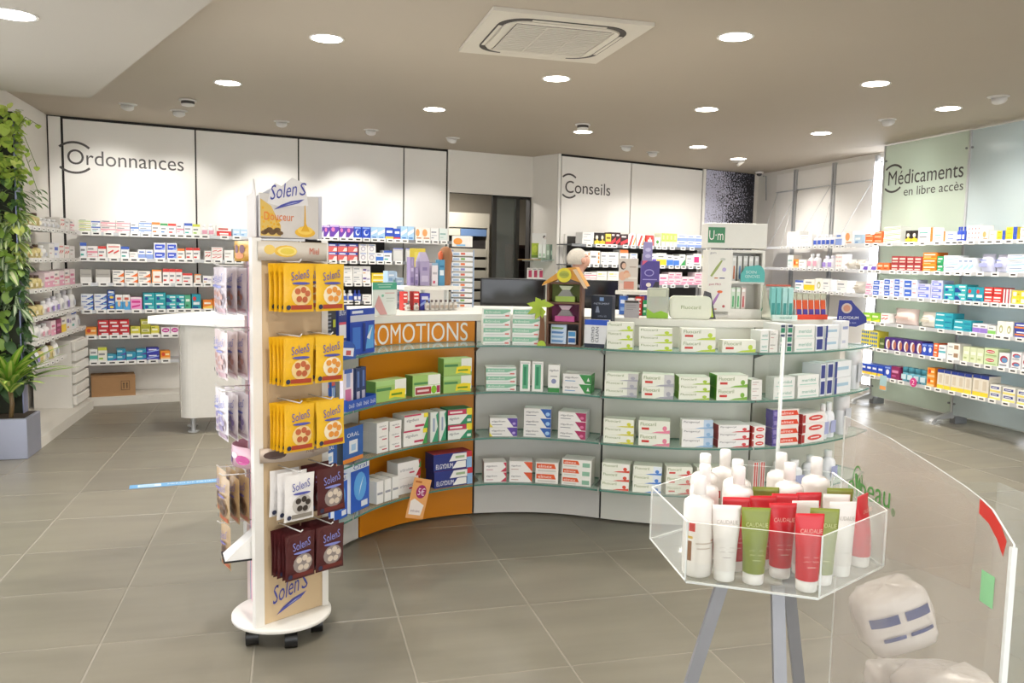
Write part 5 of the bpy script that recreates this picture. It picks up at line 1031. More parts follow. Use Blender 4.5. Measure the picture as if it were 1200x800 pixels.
pl = MB(); tr_ = K('#7a5236'); pl.xz([(-.14, 0), (-.1, 0), (-.105, .12), (-.115, .21), (-.13, .21), (-.13, .12)], -.014, -.009, tr_); pl.build('palm_trunk', hut)
pl = MB()
for a, ln in ((20, .075), (70, .06), (118, .075), (160, .09), (200, .085), (238, .07), (275, .05)):
    ca, sa = math.cos(math.radians(a)), math.sin(math.radians(a)); bx0, bz0 = -.122, .215
    pts = [(bx0, bz0), (bx0+ca*ln*.5-sa*.022, bz0+sa*ln*.5+ca*.022), (bx0+ca*ln, bz0+sa*ln-.012), (bx0+ca*ln*.55+sa*.014, bz0+sa*ln*.55-ca*.014)]
    pl.xz(pts, -.02, -.0155, K('#a9c23c'))
pl.build('palm_leaves', hut)
pl = MB(); pl.xz(arc(-.118, 0, .025, .03, 0, 180, 8), -.02, -.0155, K('#a9c23c')); pl.build('green_tuft', hut)

# dark carton and white pouch right of the hut
q = FRONT.at(FRONT.find(697, 1.04)); g = FRONT.tan(FRONT.find(697, 1.04)); A_ = math.atan2(g.y, g.x)
oc = thing('dark_carton', 'tall navy-black carton with small light emblem behind white pouch', 'box', (q.x - g.y*.11, q.y + g.x*.11, 1.0415), A_)
MB().rbox(-.06, 0, 0, .06, .07, .285, K('#232a3a'), .002).build('carton', oc)
m_ = MB(); m_.flat([(-.012, .255), (.012, .255), (.012, .275), (-.012, .275)], K('#7fa0cf'), -.001); m_.text('INSTRUMENT', -.045, .235, .045, .245, K('#b9c0cf'), -.001); m_.flat([(-.035, .19), (-.01, .19), (-.018, .225), (-.028, .225)], K('#8a94a8'), -.001); m_.text('ortho kit', -.02, .165, .03, .178, K('#8a94a8'), -.001); m_.build('print', oc)
po = thing('white_pouch', 'white pouch with blue top and dark letters in front of dark carton', 'pouch', (q.x - g.y*.03 , q.y + g.x*.03, 1.0415), A_)
m_ = MB(); m_.xz([(-.07, .0), (.045, 0), (.06, .1), (.068, .155), (-.07, .155)], 0, .03, K('#e2e3e4')); m_.build('bag', po)
m_ = MB(); m_.flat([(-.07, .125), (.066, .125), (.068, .155), (-.07, .155)], K('#2a55c0'), -.001); m_.flat([(-.07, 0), (.045, 0), (.047, .022), (-.07, .022)], K('#2c3444'), -.001)
Tv = Matrix.Translation((-.035, 0, .03)) @ Matrix.Rotation(-PI/2, 4, 'Y'); m_.text('ORTHO', 0, -.022, .085, -.004, K('#2c3444'), -.0015, Tv); m_.text('CLEAN', 0, -.046, .085, -.028, K('#2c3444'), -.0015, Tv); m_.build('print', po)

# right half of the counter top
p0, p1 = at(720, 5.0, ZT), at(757, 4.92, ZT); g = p1-p0; ang = math.atan2(g.y, g.x); L_ = g.length
rs = thing('riser_shelf', 'short white riser shelf on the counter below the baby poster', 'shelf', (p0.x, p0.y, ZT), ang)
MB().rbox(0, 0, .125, L_, .18, .148, CTOP, .003).build('board', rs)
for x in (.01, L_-.022): MB().box(x, .135, 0, x+.012, .175, .125, ACRYLEDGE).build('support', rs)
RIS2 = Path([(p0.x, p0.y), (p1.x, p1.y)])
stock(RIS2, ZT, [(722,730,1,1,22,'blstrip',.05),(732,740,1,1,20,'wblb',.05),(741,749,1,2,22,'redw',.05),(750,756,1,1,18,'gren2',.05)], 'counter below poster', 'small goods under the right riser shelf', .05, .05, rename='remedy_box')
q = RIS2.at(RIS2.find(737, ZT))
card_thing('baby_poster', 'cream poster card of a woman holding a baby on the right riser', 'poster', 737, .115, .19, '#d9cfc4', [EL(.22, .78, .16, .13, '#5a4238'), EL(.26, .77, .11, .09, '#e0b79c'), EL(.2, .45, .2, .14, '#e2b193'), EL(.4, .55, .14, .08, '#df9f7c'), EL(.44, .47, .18, .09, '#e7bd9c'), R(.28, .04, .8, .28, '#d68a74'), R(.05, .04, .26, .22, '#ead6cb'), R(.55, .72, .9, .75, '#b09c8c'), R(.5, .36, .95, .42, '#e9e1d6')], pos=(q.x, q.y+.03, ZT+.1495), d_=.006)
vb = thing('violet_box', 'violet cosmetics box with oval emblem right of the baby poster', 'box', tuple(at(761, 5.2, ZT)), FACE)
m_ = MB(); m_.rbox(-.055, 0, 0, .055, .07, .33, K('#3f2f80'), .002); m_.disc(-.01, .255, .03, .022, K('#8d84c0'), -.001); m_.disc(-.01, .255, .024, .016, K('#3f2f80'), -.0014); m_.disc(-.012, .18, .016, .013, K('#d9cfc4'), -.001); m_.flat([(-.05, .21), (.04, .21), (.04, .216), (-.05, .216)], K('#8d84c0'), -.001); m_.flat([(-.055, .3), (-.02, .33), (-.055, .33)], K('#c24a6a'), -.001); m_.flat([(.01, .16), (.055, .16), (.055, .2), (.03, .2)], K('#1f1a30'), -.001); m_.build('carton', vb)
vt = thing('violet_column', 'slim lilac card column above the violet box', 'box', tuple(at(757, 5.32, ZT)), FACE)
m_ = MB(); m_.rbox(-.028, 0, 0, .028, .03, .45, K('#8d86b4'), .002); m_.disc(0, .4, .018, .012, K('#b9b4d2'), -.001); m_.disc(0, .36, .018, .012, K('#b9b4d2'), -.001); m_.build('column', vt)
gs = card_thing('price_stand', 'small grey leaflet stand under the right riser shelf', 'sign', 739, .085, .1, '#b4b0b4', [R(.05, .86, .95, .98, '#3f3b3c'), R(.15, .7, .8, .73, '#8f8b90'), R(.15, .58, .8, .61, '#8f8b90'), R(.15, .46, .6, .49, '#8f8b90')], .03)
loc, ang = ctop(770, .05)
cp = thing('clear_pouch', 'clear pouch of small bottles with green foot beside rounded case', 'pouch', loc, ang)
MB().rbox(-.062, 0, 0, .062, .05, .175, clear('pouch_film', '#dfe2d0', .45, .15, .3), .006).build('bag', cp)
m_ = MB(); m_.flat([(-.06, .002), (.06, .002), (.06, .03), (.02, .045), (-.02, .03), (-.06, .055)], K('#8dbf2c'), -.002); m_.flat([(-.05, .125), (.045, .125), (.045, .165), (-.05, .165)], K('#c9ccb6'), -.002); m_.build('print', cp)
for i, (x, c, cc) in enumerate(((-.035, '#dfe0e2', '#7a6fc0'), (-.012, '#dfe0e2', '#e0703c'), (.014, '#d5dcd8', '#4fae78'), (.038, '#dfe0e2', '#4a62c4'))):
    MB().cyl((x, .025, .006), .0105, .075, K(c), 10).cyl((x, .025, .081), .0085, .02, K(cc), 10).build('mini_bottle', cp)
loc, ang = ctop(811, .06)
tc_ = thing('rounded_case', 'rounded pale green case printed Fluocaril on the counter', 'case', loc, ang)
def rrect(w_, h_, r, n=5): return [(cx+r*math.cos(math.radians(a0+90*k/n)), cz+r*math.sin(math.radians(a0+90*k/n))) for cx, cz, a0 in ((w_/2-r, h_-r, 0), (-w_/2+r, h_-r, 90), (-w_/2+r, r, 180), (w_/2-r, r, 270)) for k in range(n+1)]
CASE = K('#dcdfcc', .35)
MB().xz(rrect(.235, .132, .03), 0, .05, CASE).build('shell', tc_); MB().xz([(x*.93, .004+z*.94) for x, z in rrect(.235, .132, .03)], -.006, 0, CASE).build('lid', tc_)
MB().text('Fluocaril', -.055, .058, .055, .078, K('#8a9a63'), -.0068).build('lettering', tc_)
loc, ang = ctop(838, .125)
dp_ = thing('lime_pack', 'lime and dark grey pack squeezed behind the rounded case', 'pack', loc, ang)
m_ = MB(); m_.xz([(-.05, 0), (.045, 0), (.01, .15), (-.02, .16)], 0, .03, K('#3f3d42')); m_.flat([(-.0, .01), (.03, .01), (.012, .1), (-.0, .06)], K('#bcd634'), -.001); m_.build('pack', dp_)

# tall white toothbrush display with U-M header
loc, ang = ctop(872, .19); GUMW = K('#e9e7de')
gd = thing('toothbrush_display', 'tall white toothbrush display with green U-M emblem on its header', 'display', (loc[0], loc[1], loc[2]), FACE-.02)
m_ = MB(); m_.box(-.13, 0, .02, .0, .02, .40, GUMW); m_.box(-.13, 0, 0, .2, .16, .04, GUMW); m_.box(-.13, .14, .04, .2, .16, .40, GUMW); m_.box(.185, 0, .04, .2, .14, .40, GUMW); m_.box(-.13, .02, .04, -.12, .14, .40, GUMW); m_.box(0, 0, .04, .012, .14, .40, GUMW); m_.build('stand_body', gd)
for z in (.04, .205, .385): MB().box(.012, .004, z, .185, .14, z+.016, GUMW).build('shelf', gd)
MB().rbox(-.14, -.006, .41, .205, .165, .555, GUMW, .002).build('header', gd)
m_ = MB(); m_.flat([(-.138, .44), (-.04, .44), (-.04, .53), (-.138, .53)], K('#3f8a5c'), -.0075); m_.text('U·m', -.132, .456, -.05, .512, K('#f1f2ea'), -.0085); m_.build('emblem', gd)
m_ = MB()
def brush(m_, x0, z0, x1, z1, c, hd):
    for qd in ribbon([(x0, z0), (lerp(x0, x1, .5), lerp(z0, z1, .5)), (x1, z1)], [.012, .016, .008]): m_.flat(qd, K(c), -.001)
    m_.disc(x1, z1, .016, .008, K(hd), -.0014)
brush(m_, -.11, .245, -.045, .345, '#9aa860', '#c9ccc0'); brush(m_, -.105, .06, -.055, .155, '#a878b4', '#e0662c')
m_.disc(-.035, .285, .012, .012, K('#b5a6d2'), -.001); m_.flat([(-.09, .232), (-.07, .232), (-.07, .238), (-.09, .238)], K('#c9703c'), -.001); m_.flat([(-.06, .232), (-.03, .232), (-.03, .238), (-.06, .238)], K('#4a4a7a'), -.001)
m_.text('gum', -.12, .372, -.085, .385, K('#8a8a92'), -.001); m_.text('gum PRO', -.12, .19, -.05, .205, K('#b5506a'), -.001); m_.flat([(-.09, .05), (-.07, .05), (-.07, .056), (-.09, .056)], K('#c9703c'), -.001); m_.disc(-.03, .07, .008, .008, K('#c05a5a'), -.001)
m_.build('brush_picture', gd)
for row, z, hgt in ((0, .2215, .145), (1, .0565, .125)):
    for i in range(5 if row == 0 else 3):
        x = .03 + i*.033 if row == 0 else .032 + i*.03
        cb_, cc = [('#dfe0da', '#c86a3a'), ('#e6e8e2', '#6a8fc0'), ('#dfe0da', '#8a9a5a'), ('#e6e6e2', '#7fc4b4'), ('#dfe0da', '#9a7ab8')][i] if row == 0 else [('#cfe3cc', '#4fae6a'), ('#d5e8d2', '#4fae6a'), ('#e6d2cc', '#c24a4a')][i]
        b_ = MB(); b_.box(x-.012, .03, z, x+.012, .06, z+hgt, K(cb_)); b_.flat([(x-.005, z+.01), (x+.005, z+.01), (x+.004, z+hgt*.6), (x-.004, z+hgt*.6)], K(cc), .029); b_.flat([(x-.009, z+hgt*.8), (x+.009, z+hgt*.8), (x+.009, z+hgt*.92), (x-.009, z+hgt*.92)], K('#f4f4f0'), .029); b_.build('brush_pack', gd)
m_ = MB(); m_.xz([(.06, .215), (.20, .215), (.20, .26)] + arc(.155, .26, .045, .055, 0, 110, 8) + [(.085, .305), (.06, .26)], -.012, -.008, K('#4fb0aa')); m_.build('teal_wobbler', gd)
m_ = MB(); m_.text('SOIN', .09, .265, .15, .282, K('#cfe8e4'), -.013); m_.text('GENCIVES', .085, .24, .17, .257, K('#cfe8e4'), -.013); m_.build('wobbler_lettering', gd)

# wedge-shaped tray of turquoise tubes
loc, ang = ctop(915, -.0)
wd_ = thing('tube_display', 'wedge-sided counter tray holding turquoise toothpaste cartons', 'display', loc, FACE+.12)
for x in (-.075, .075):
    MB().add([(x, -.05, 0), (x, .1, 0), (x, .1, .2), (x, .06, .2)], [(0,1,2,3)], clear('pouch_film', '#dfe2d0', .45, .15, .3)).build('side_sheet', wd_)
MB().box(-.075, -.05, 0, .075, .1, .012, K('#dfe8e2')).box(-.075, -.05, .012, .075, -.045, .035, K('#cfe2da')).build('tray', wd_)
MB().text('meridol', -.03, .012, .04, .028, K('#2f8a78'), -.0515).build('lettering', wd_)
m_ = MB()
for q_ in ribbon([(-.082, .05), (-.06, .1)], .006): m_.flat(q_, K('#4f9a78'), .09)
m_.flat([(-.075, .195), (.075, .195), (.075, .205), (-.075, .205)], K('#c9604c'), .055); m_.build('edge_print', wd_)
for i, x in enumerate((-.05, -.018, .02, .055)):
    MB().rbox(x-.0145, .0, .0125, x+.0145, .03, .19, K('#79c0bc' if i < 2 else '#a9d5d2'), .002).flat([(x-.009, .03), (x+.009, .03), (x+.009, .1), (x-.009, .1)], K('#2f8f8a'), -.001).build('tube_carton', wd_)

# red tray with orange and violet tubes
loc, ang = ctop(952, .05)
rt_ = thing('paste_tube_display', 'red counter tray of six orange and violet toothpaste tubes', 'display', loc, FACE+.3)
m_ = MB(); RED = K('#d8452c'); m_.box(-.125, -.04, 0, .125, .05, .012, RED); m_.box(-.125, -.045, 0, .125, -.04, .03, RED); m_.add([(-.125, -.045, 0), (-.125, .05, 0), (-.125, .05, .13), (-.135, .02, .13)], [(0,1,2,3)], RED); m_.build('tray', rt_)
for i in range(6):
    x = -.1 + i*.042; b_ = MB()
    b_.add([(x-.018, -.03, .013), (x+.018, -.03, .013), (x+.018, .0, .013), (x-.018, .0, .013), (x-.018, -.017, .115), (x+.018, -.017, .115), (x+.018, -.013, .115), (x-.018, -.013, .115)], [(0,1,5,4), (1,2,6,5), (2,3,7,6), (3,0,4,7), (4,5,6,7)], K('#d95a30'))
    b_.add([(x-.018, -.0305, .015), (x+.013, -.0305, .015), (x+.013, -.0245, .06), (x-.018, -.0245, .06)], [(0,1,2,3)], K('#4b3f9c')); b_.add([(x+.013, -.0308, .015), (x+.018, -.0308, .015), (x+.018, -.018, .115), (x+.013, -.018, .115)], [(0,1,2,3)], K('#e6e2dc'))
    b_.build('paste_tube', rt_); MB().box(x-.017, -.018, .115, x+.017, -.012, .155, clear('pouch_film')).build('clear_top', rt_)
# blue flag sign
loc, ang = ctop(980, -.085)
bs_ = thing('flag_sign', 'royal blue flag-shaped sign printed ELGYDIUM at the right counter end', 'sign', (loc[0], loc[1], 1.155), FACE); bs_.scale = (1.2, 1, 1.15)
m_ = MB(); m_.xz([(-.07, 0), (.03, -.005), (.085, .02), (.08, .05), (.02, .11), (-.0, .135), (-.06, .135)], 0, .006, K('#1c2888')); m_.build('board', bs_)
m_ = MB(); m_.disc(-.022, .093, .027, .027, K('#c9b9b0'), -.001); m_.disc(-.022, .093, .018, .018, K('#c98a70'), -.0015); m_.text('ELGYDIUM', -.058, .035, .04, .05, K('#e9ecf6'), -.001); m_.text('Bien sous la dent', -.058, .012, .03, .022, K('#aeb6e0'), -.001); m_.build('print', bs_)

# glass shelves with skincare on the return wall beside the doorway
d3 = (WC-WB).normalized(); A3 = math.atan2(d3.y, d3.x)
gl = thing('glass_wall_shelf', 'two small glass shelves on the return wall right of the doorway', 'shelf', (WB.x, WB.y, 0), A3)
for z in (1.545, 1.285): MB().box(.02, -.22, z-.008, .48, -.002, z, GLASS).box(.02, -.222, z-.009, .48, -.2195, z+.001, mat('wood_edge', '#d9b27a', .5)).build('glass_board', gl)
for z in (1.545, 1.285): MB().box(.06, -.18, z-.025, .075, 0, z-.009, METAL).box(.42, -.18, z-.025, .435, 0, z-.009, METAL).build('bracket', gl)
pf = Path([(WB + d3*.03 + Vector((d3.y, -d3.x))*.17), (WB + d3*.47 + Vector((d3.y, -d3.x))*.17)])
card_thing('skincare_card', 'skincare card with lime picture on the upper glass shelf', 'card', 0, .22, .33, '#e2e2de', [R(.0, .06, .42, .62, '#a9bf2c'), EL(.2, .4, .14, .14, '#c9d84a'), R(.0, .06, .42, .16, '#6f8f2c'), EL(.72, .86, .08, .06, '#4a4440'), EL(.78, .82, .08, .05, '#d9d2ca')], pos=tuple(WB + d3*.27 + Vector((d3.y, -d3.x))*.06) + (1.546,), rz=FACE)
S('skt', 'slim white skincare tube', '#dfe4de', R(.2, .2, .8, .4, '#a9c4a9'), R(0, 0, 1, .12, '#7f9a80'), name='skincare_carton'); S('skg', 'slim grey-green skincare tube', '#8fa48f', R(.2, .3, .8, .6, '#c4d2c4'), name='skincare_carton'); S('skd', 'slim dark green skincare tube', '#5f7668', R(.2, .3, .8, .6, '#9fb4a4'), name='skincare_carton')
S('pkw', 'white carton with crimson picture', '#e9e4e2', R(.3, .2, .95, .8, '#b8345a'), R(.1, .86, .7, .93, TXT), name='skincare_carton')
def row(path, t0, step, z, keys, h_, where, grp, dy=.0):
    for i, k_ in enumerate(keys):
        st = STYLES[k_]; o = bpy.data.objects.new(st['name'], style_mesh(k_)); COL.objects.link(o)
        q = path.at(t0 + i*step); o.location = (q.x, q.y + dy, z+.001); o.scale = (step*.9, .04, h_); o.rotation_euler = (0, 0, FACE)
        tag(o, f"{st['desc']}, {ORD[i+1]} from left on {where}", 'carton', grp)
pq = WB + d3*.34 + Vector((d3.y, -d3.x))*.12; pr_ = Path([pq, pq + Vector((math.cos(FACE), math.sin(FACE)))*.3])
row(pr_, 0, .05, 1.545, ['skt', 'skt', 'skg', 'skd'], .19, 'upper glass shelf', 'tubes on the upper glass shelf')
pq = WB + d3*.20 + Vector((d3.y, -d3.x))*.17; pr_ = Path([pq, pq + Vector((math.cos(FACE), math.sin(FACE)))*.3])
row(pr_, 0, .07, 1.285, ['pkw', 'pkw', 'pkw'], .15, 'lower glass shelf', 'cartons on the lower glass shelf')

# storage cabinets in the room behind the door
o1 = WA + D1*(SD0+.45) + N1*(-1.45)
cbn = thing('storage_cabinet', 'pale storage cabinet with dark slots in the room behind the doorway', 'cabinet', (o1.x, o1.y, 0), ANG1)
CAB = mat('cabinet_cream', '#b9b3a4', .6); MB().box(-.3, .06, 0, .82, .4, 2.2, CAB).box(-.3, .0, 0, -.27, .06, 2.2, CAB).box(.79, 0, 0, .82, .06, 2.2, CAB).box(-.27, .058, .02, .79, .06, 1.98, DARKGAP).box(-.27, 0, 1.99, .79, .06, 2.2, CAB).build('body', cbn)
for i in range(11): MB().rbox(-.265, .0, .02+i*.155, .785, .05, .135+i*.155, CAB, .003).build('drawer_front', cbn)
MB().box(-.26, .01, 1.87, .36, .05, 1.97, K('#c9c2b0')).build('white_binder', cbn); MB().box(.37, .01, 1.87, .78, .05, 1.97, K('#6a86b0')).build('blue_binder', cbn)
bkc = thing('dark_bookcase', 'dark brown bookcase at the right inside the back room', 'bookcase', tuple(WA + D1*(SD0+1.32) + N1*(-.75)) + (0,), ANG1)
DKW = mat('dark_wood', '#3a241c', .5, 0, .2, 15)
MB().box(0, .25, 0, .5, .28, 1.75, DKW).box(0, 0, 0, .02, .25, 1.75, DKW).box(.48, 0, 0, .5, .25, 1.75, DKW).build('carcass', bkc)
for i in range(6): MB().box(.02, 0, .05+i*.33, .48, .25, .07+i*.33, DKW).build('shelf', bkc)

# ================================================================== SWEETS STAND
A_s, B_s, C_s = Vector((-.122, 3.178)), Vector((.128, 3.338)), Vector((-.168, 3.47))
TAN = mat('tan_print', '#cbb28d', .5, 0, .06, 3); PINK = mat('pink_print', '#d9a9b4', .5, 0, .06, 3); STW = K('#e4e1da')
ss = thing('sweets_stand', 'tall three-sided SolenS sweets stand on a round wheeled base', 'display stand', (-.042, 3.325, 0))
O_s = Vector((-.042, 3.325))
MB().lathe([(.185, .078), (.193, .082), (.193, .094), (.188, .098)], STW, 48).build('base_disc', ss)
for a in (215, 285, 355, 75, 145):
    x, y = .135*math.cos(math.radians(a)), .135*math.sin(math.radians(a)); m_ = MB()
    MB().cyl((x-.024, y, .0345), .0345, .048, BLACK, 18, 'x').cyl((x, y, .06), .012, .018, STEEL, 10).build('castor', ss)
def board_frame(P, Q_):
    d = (Q_-P).normalized(); return d, Vector((d.y, -d.x)), math.atan2(d.y, d.x), (Q_-P).length
dF, nF, aF, LF = board_frame(A_s, B_s); dL, nL, aL, LL = board_frame(C_s, A_s); dB, nB, aB, LB = board_frame(B_s, C_s)
def local(p): return (p.x-O_s.x, p.y-O_s.y)
ZB0, ZB1 = .099, 1.562
fb = MB().rbox(.012, 0, ZB0, LF-.004, .012, ZB1, TAN, .002).build('front_panel', ss, (*local(A_s), 0), aF)
lb = MB().rbox(.004, 0, ZB0, LL-.012, .012, ZB1, PINK, .002).build('left_panel', ss, (*local(C_s), 0), aL)
bb = MB().rbox(.004, 0, ZB0, LB-.004, .012, ZB1, K('#8fa6cf'), .002).build('rear_panel', ss, (*local(B_s), 0), aB)
e0 = local(A_s)
MB().prism([(e0[0]-.026, e0[1]+.004), (e0[0]-.014, e0[1]-.014), (e0[0]+.018, e0[1]+.004), (e0[0]+.012, e0[1]+.024), (e0[0]-.014, e0[1]+.03)], ZB0, ZB1+.01, STW).build('corner_post', ss)
for P in (B_s, C_s):
    x, y = local(P); MB().prism([(x-.012, y-.012), (x+.012, y-.012), (x+.012, y+.012), (x-.012, y+.012)], ZB0, ZB1+.01, STW).build('corner_post', ss)
LOGO = K('#4a4f9c')
def logo(mb, x0, z0, w_, h_, y=-.002, ink=LOGO):
    """slanted brush-script name over a leaf stroke"""
    v, f, W, H = text_geo('Solen'); sc_ = w_*.72/W
    mb.add([(x0 + a*sc_ + b*sc_*.18, y, z0 + h_*.34 + b*h_*.52/H + a*sc_*.22) for a, b in v], [tuple(q) for q in f], ink)
    v, f, W, H = text_geo('S'); s2 = w_*.17/W
    mb.add([(x0 + w_*.8 + a*s2 + b*s2*.15, y, z0 + h_*.34 + w_*.17 + b*h_*.46/H) for a, b in v], [tuple(q) for q in f], ink)
    up = [(0, .02), (.22, .2), (.55, .36), (1.0, .46)]; dn = [(.8, .3), (.5, .2), (.22, .1)]
    mb.flat([(x0 + w_*(.1+.85*u), z0 + h_*v_) for u, v_ in up + dn][::-1], ink, y)
    mb.flat([(x0 + w_*(.1+.85*u), z0 + h_*v_) for u, v_ in ((.3, .175), (.6, .27), (.85, .36), (.6, .3))], K('#a9aed6'), y-.0006)
m_ = MB(); logo(m_, .055, .12, .16, .14); m_.build('logo', fb)
m_ = MB(); logo(m_, LL-.16, .2, .13, .12); m_.build('logo', lb)
# header boards
hd = MB().rbox(.012, -.004, 1.575, LF-.03, .002, 1.735, K('#c9c4bf'), .001).build('front_header', ss, (*local(A_s), 0), aF)
m_ = MB(); YEL = K('#d8a52a')
m_.flat([(.016, 1.58), (.1, 1.58), (.1, 1.62), (.06, 1.69), (.016, 1.715)], K('#cfae5c'), -.005)
for i in range(26):
    u, v_ = random.random(), random.random(); x = .02+.075*u; z = 1.60 + v_*(.11-.07*u); m_.disc(x, z, .005, .005, YEL, -.0054, 8)
for i in range(7): m_.disc(.03+.011*i, 1.592+.006*(i % 3), .014, .008, K('#6b5236'), -.0058, 10)
m_.disc(.205, 1.598, .045, .018, K('#e2b13a'), -.0054); m_.disc(.205, 1.606, .034, .016, K('#e9c45a'), -.0058)
m_.flat([(.2, 1.61), (.21, 1.61), (.206, 1.7), (.203, 1.7)], YEL, -.006); m_.flat([(.185, 1.602), (.225, 1.602), (.207, 1.635)], YEL, -.0062)
m_.build('honey_picture', hd)
m_ = MB(); m_.text('Douceur', .03, 1.638, .155, 1.668, K('#d8773c'), -.0066); m_.build('lettering', hd)
m_ = MB(); m_.xz([(.045, 1.70), (.055, 1.735), (.075, 1.775), (.105, 1.765), (.15, 1.80), (.2, 1.785), (.215, 1.735), (.22, 1.70), (.1, 1.69)], -.0045, -.0015, K('#d9d6d4'))
m_.build('logo_plate', hd)
m_ = MB(); logo(m_, .055, 1.675, .155, .105, -.0068); m_.build('logo', hd)
MB().xz([(.01, 1.575), (LL-.03, 1.575), (LL-.03, 1.735), (LL-.08, 1.79), (LL-.12, 1.74), (.01, 1.74)], 0, .005, K('#d9d4d0')).build('left_header', ss, (*local(C_s), 0), aL)
MB().xz([(.01, 1.575), (LB-.03, 1.575), (LB-.03, 1.735), (.2, 1.78), (.1, 1.74), (.01, 1.74)], 0, .005, K('#cfd0d8')).build('rear_header', ss, (*local(B_s), 0), aB)
# strip signs bowed out over the hooks
def bow(parent, L, x0, x1, z0, z1, bulge, m, art=()):
    n = 8; mb = MB(); pts = [(lerp(x0, x1, k/n), -.012 - bulge*math.sin(PI*k/n)) for k in range(n+1)]
    vs = [(x, y, z0) for x, y in pts] + [(x, y, z1) for x, y in pts] + [(x, y+.002, z0) for x, y in pts] + [(x, y+.002, z1) for x, y in pts]; N = n+1
    mb.add(vs, [(k, k+1, N+k+1, N+k) for k in range(n)] + [(2*N+k+1, 2*N+k, 3*N+k, 3*N+k+1) for k in range(n)] + [(N+k, N+k+1, 3*N+k+1, 3*N+k) for k in range(n)] + [(k+1, k, 2*N+k, 2*N+k+1) for k in range(n)], m, True)
    o = mb.build('strip_sign', parent)
    def sx(x): k = (x-x0)/(x1-x0); return -.013 - bulge*math.sin(PI*k)
    for a in art:
        m2 = MB()
        if a[0] == 'e':
            m2.add([(a[1]+a[3]*math.cos(2*PI*k/12), sx(a[1]+a[3]*math.cos(2*PI*k/12))-.0006*a[6], a[2]+a[4]*math.sin(2*PI*k/12)) for k in range(12)], [tuple(range(12))], K(a[5]))
        elif a[0] == 't':
            v, f, W, H = text_geo(a[1]); m2.add([(a[2]+p*(a[4]-a[2])/W, sx(a[2]+p*(a[4]-a[2])/W)-.002, a[3]+q*(a[5]-a[3])/H) for p, q in v], [tuple(q) for q in f], K(a[6]))
        m2.build('sign_print', o)
    return o
bow(fb, LF, .0, LF+.01, 1.49, 1.56, .03, K('#cfc8bc'), [('e', .1, 1.525, .045, .022, '#d9b13c', 1), ('e', .105, 1.525, .038, .017, '#e6d27a', 2), ('e', .105, 1.525, .028, .012, '#d8c24a', 3), ('e', .04, 1.53, .02, .018, '#d9b95a', 1), ('t', 'Miel', .20, 1.515, .25, 1.54, '#c9644a')])
bow(lb, LL, LL-.27, LL-.02, 1.485, 1.56, .05, K('#d9a63c'), [('e', LL-.17, 1.52, .03, .025, '#c9c23a', 1), ('e', LL-.11, 1.53, .016, .016, '#6a2a3a', 1), ('e', LL-.07, 1.53, .016, .016, '#6a2a3a', 1), ('e', LL-.09, 1.505, .03, .012, '#d97a2a', 1)])
bow(lb, LL, LL-.25, LL-.015, .705, .785, .07, K('#d9b4c0'), [('e', LL-.06, .735, .03, .018, '#c0408c', 1), ('e', LL-.1, .75, .02, .012, '#efe6ee', 2), ('e', LL-.13, .73, .016, .014, '#5a3a8c', 1), ('e', LL-.16, .745, .03, .02, '#efe6ee', 1)])
bow(fb, LF, .0, LF+.01, .735, .79, .045, K('#c4b3a4'), [('e', .05, .763, .04, .016, '#4a3228', 1), ('t', 'Réglisse', .17, .752, .26, .776, '#9a7a6a')])
# white leaflet pockets low on two sides
for par, x0 in ((lb, LL-.15), (bb, .02)):
    m_ = MB(); m_.add([(x0, -.0, .36), (x0+.12, 0, .36), (x0+.12, -.12, .36), (x0+.02, -.12, .36), (x0+.03, -.004, .46), (x0+.11, -.004, .46)], [(0,1,2,3), (3,2,5,4), (0,3,4), (2,1,5)], K('#e2e0dc')); m_.box(x0, -.125, .354, x0+.125, 0, .36, BLACK); m_.build('white_pocket', par)

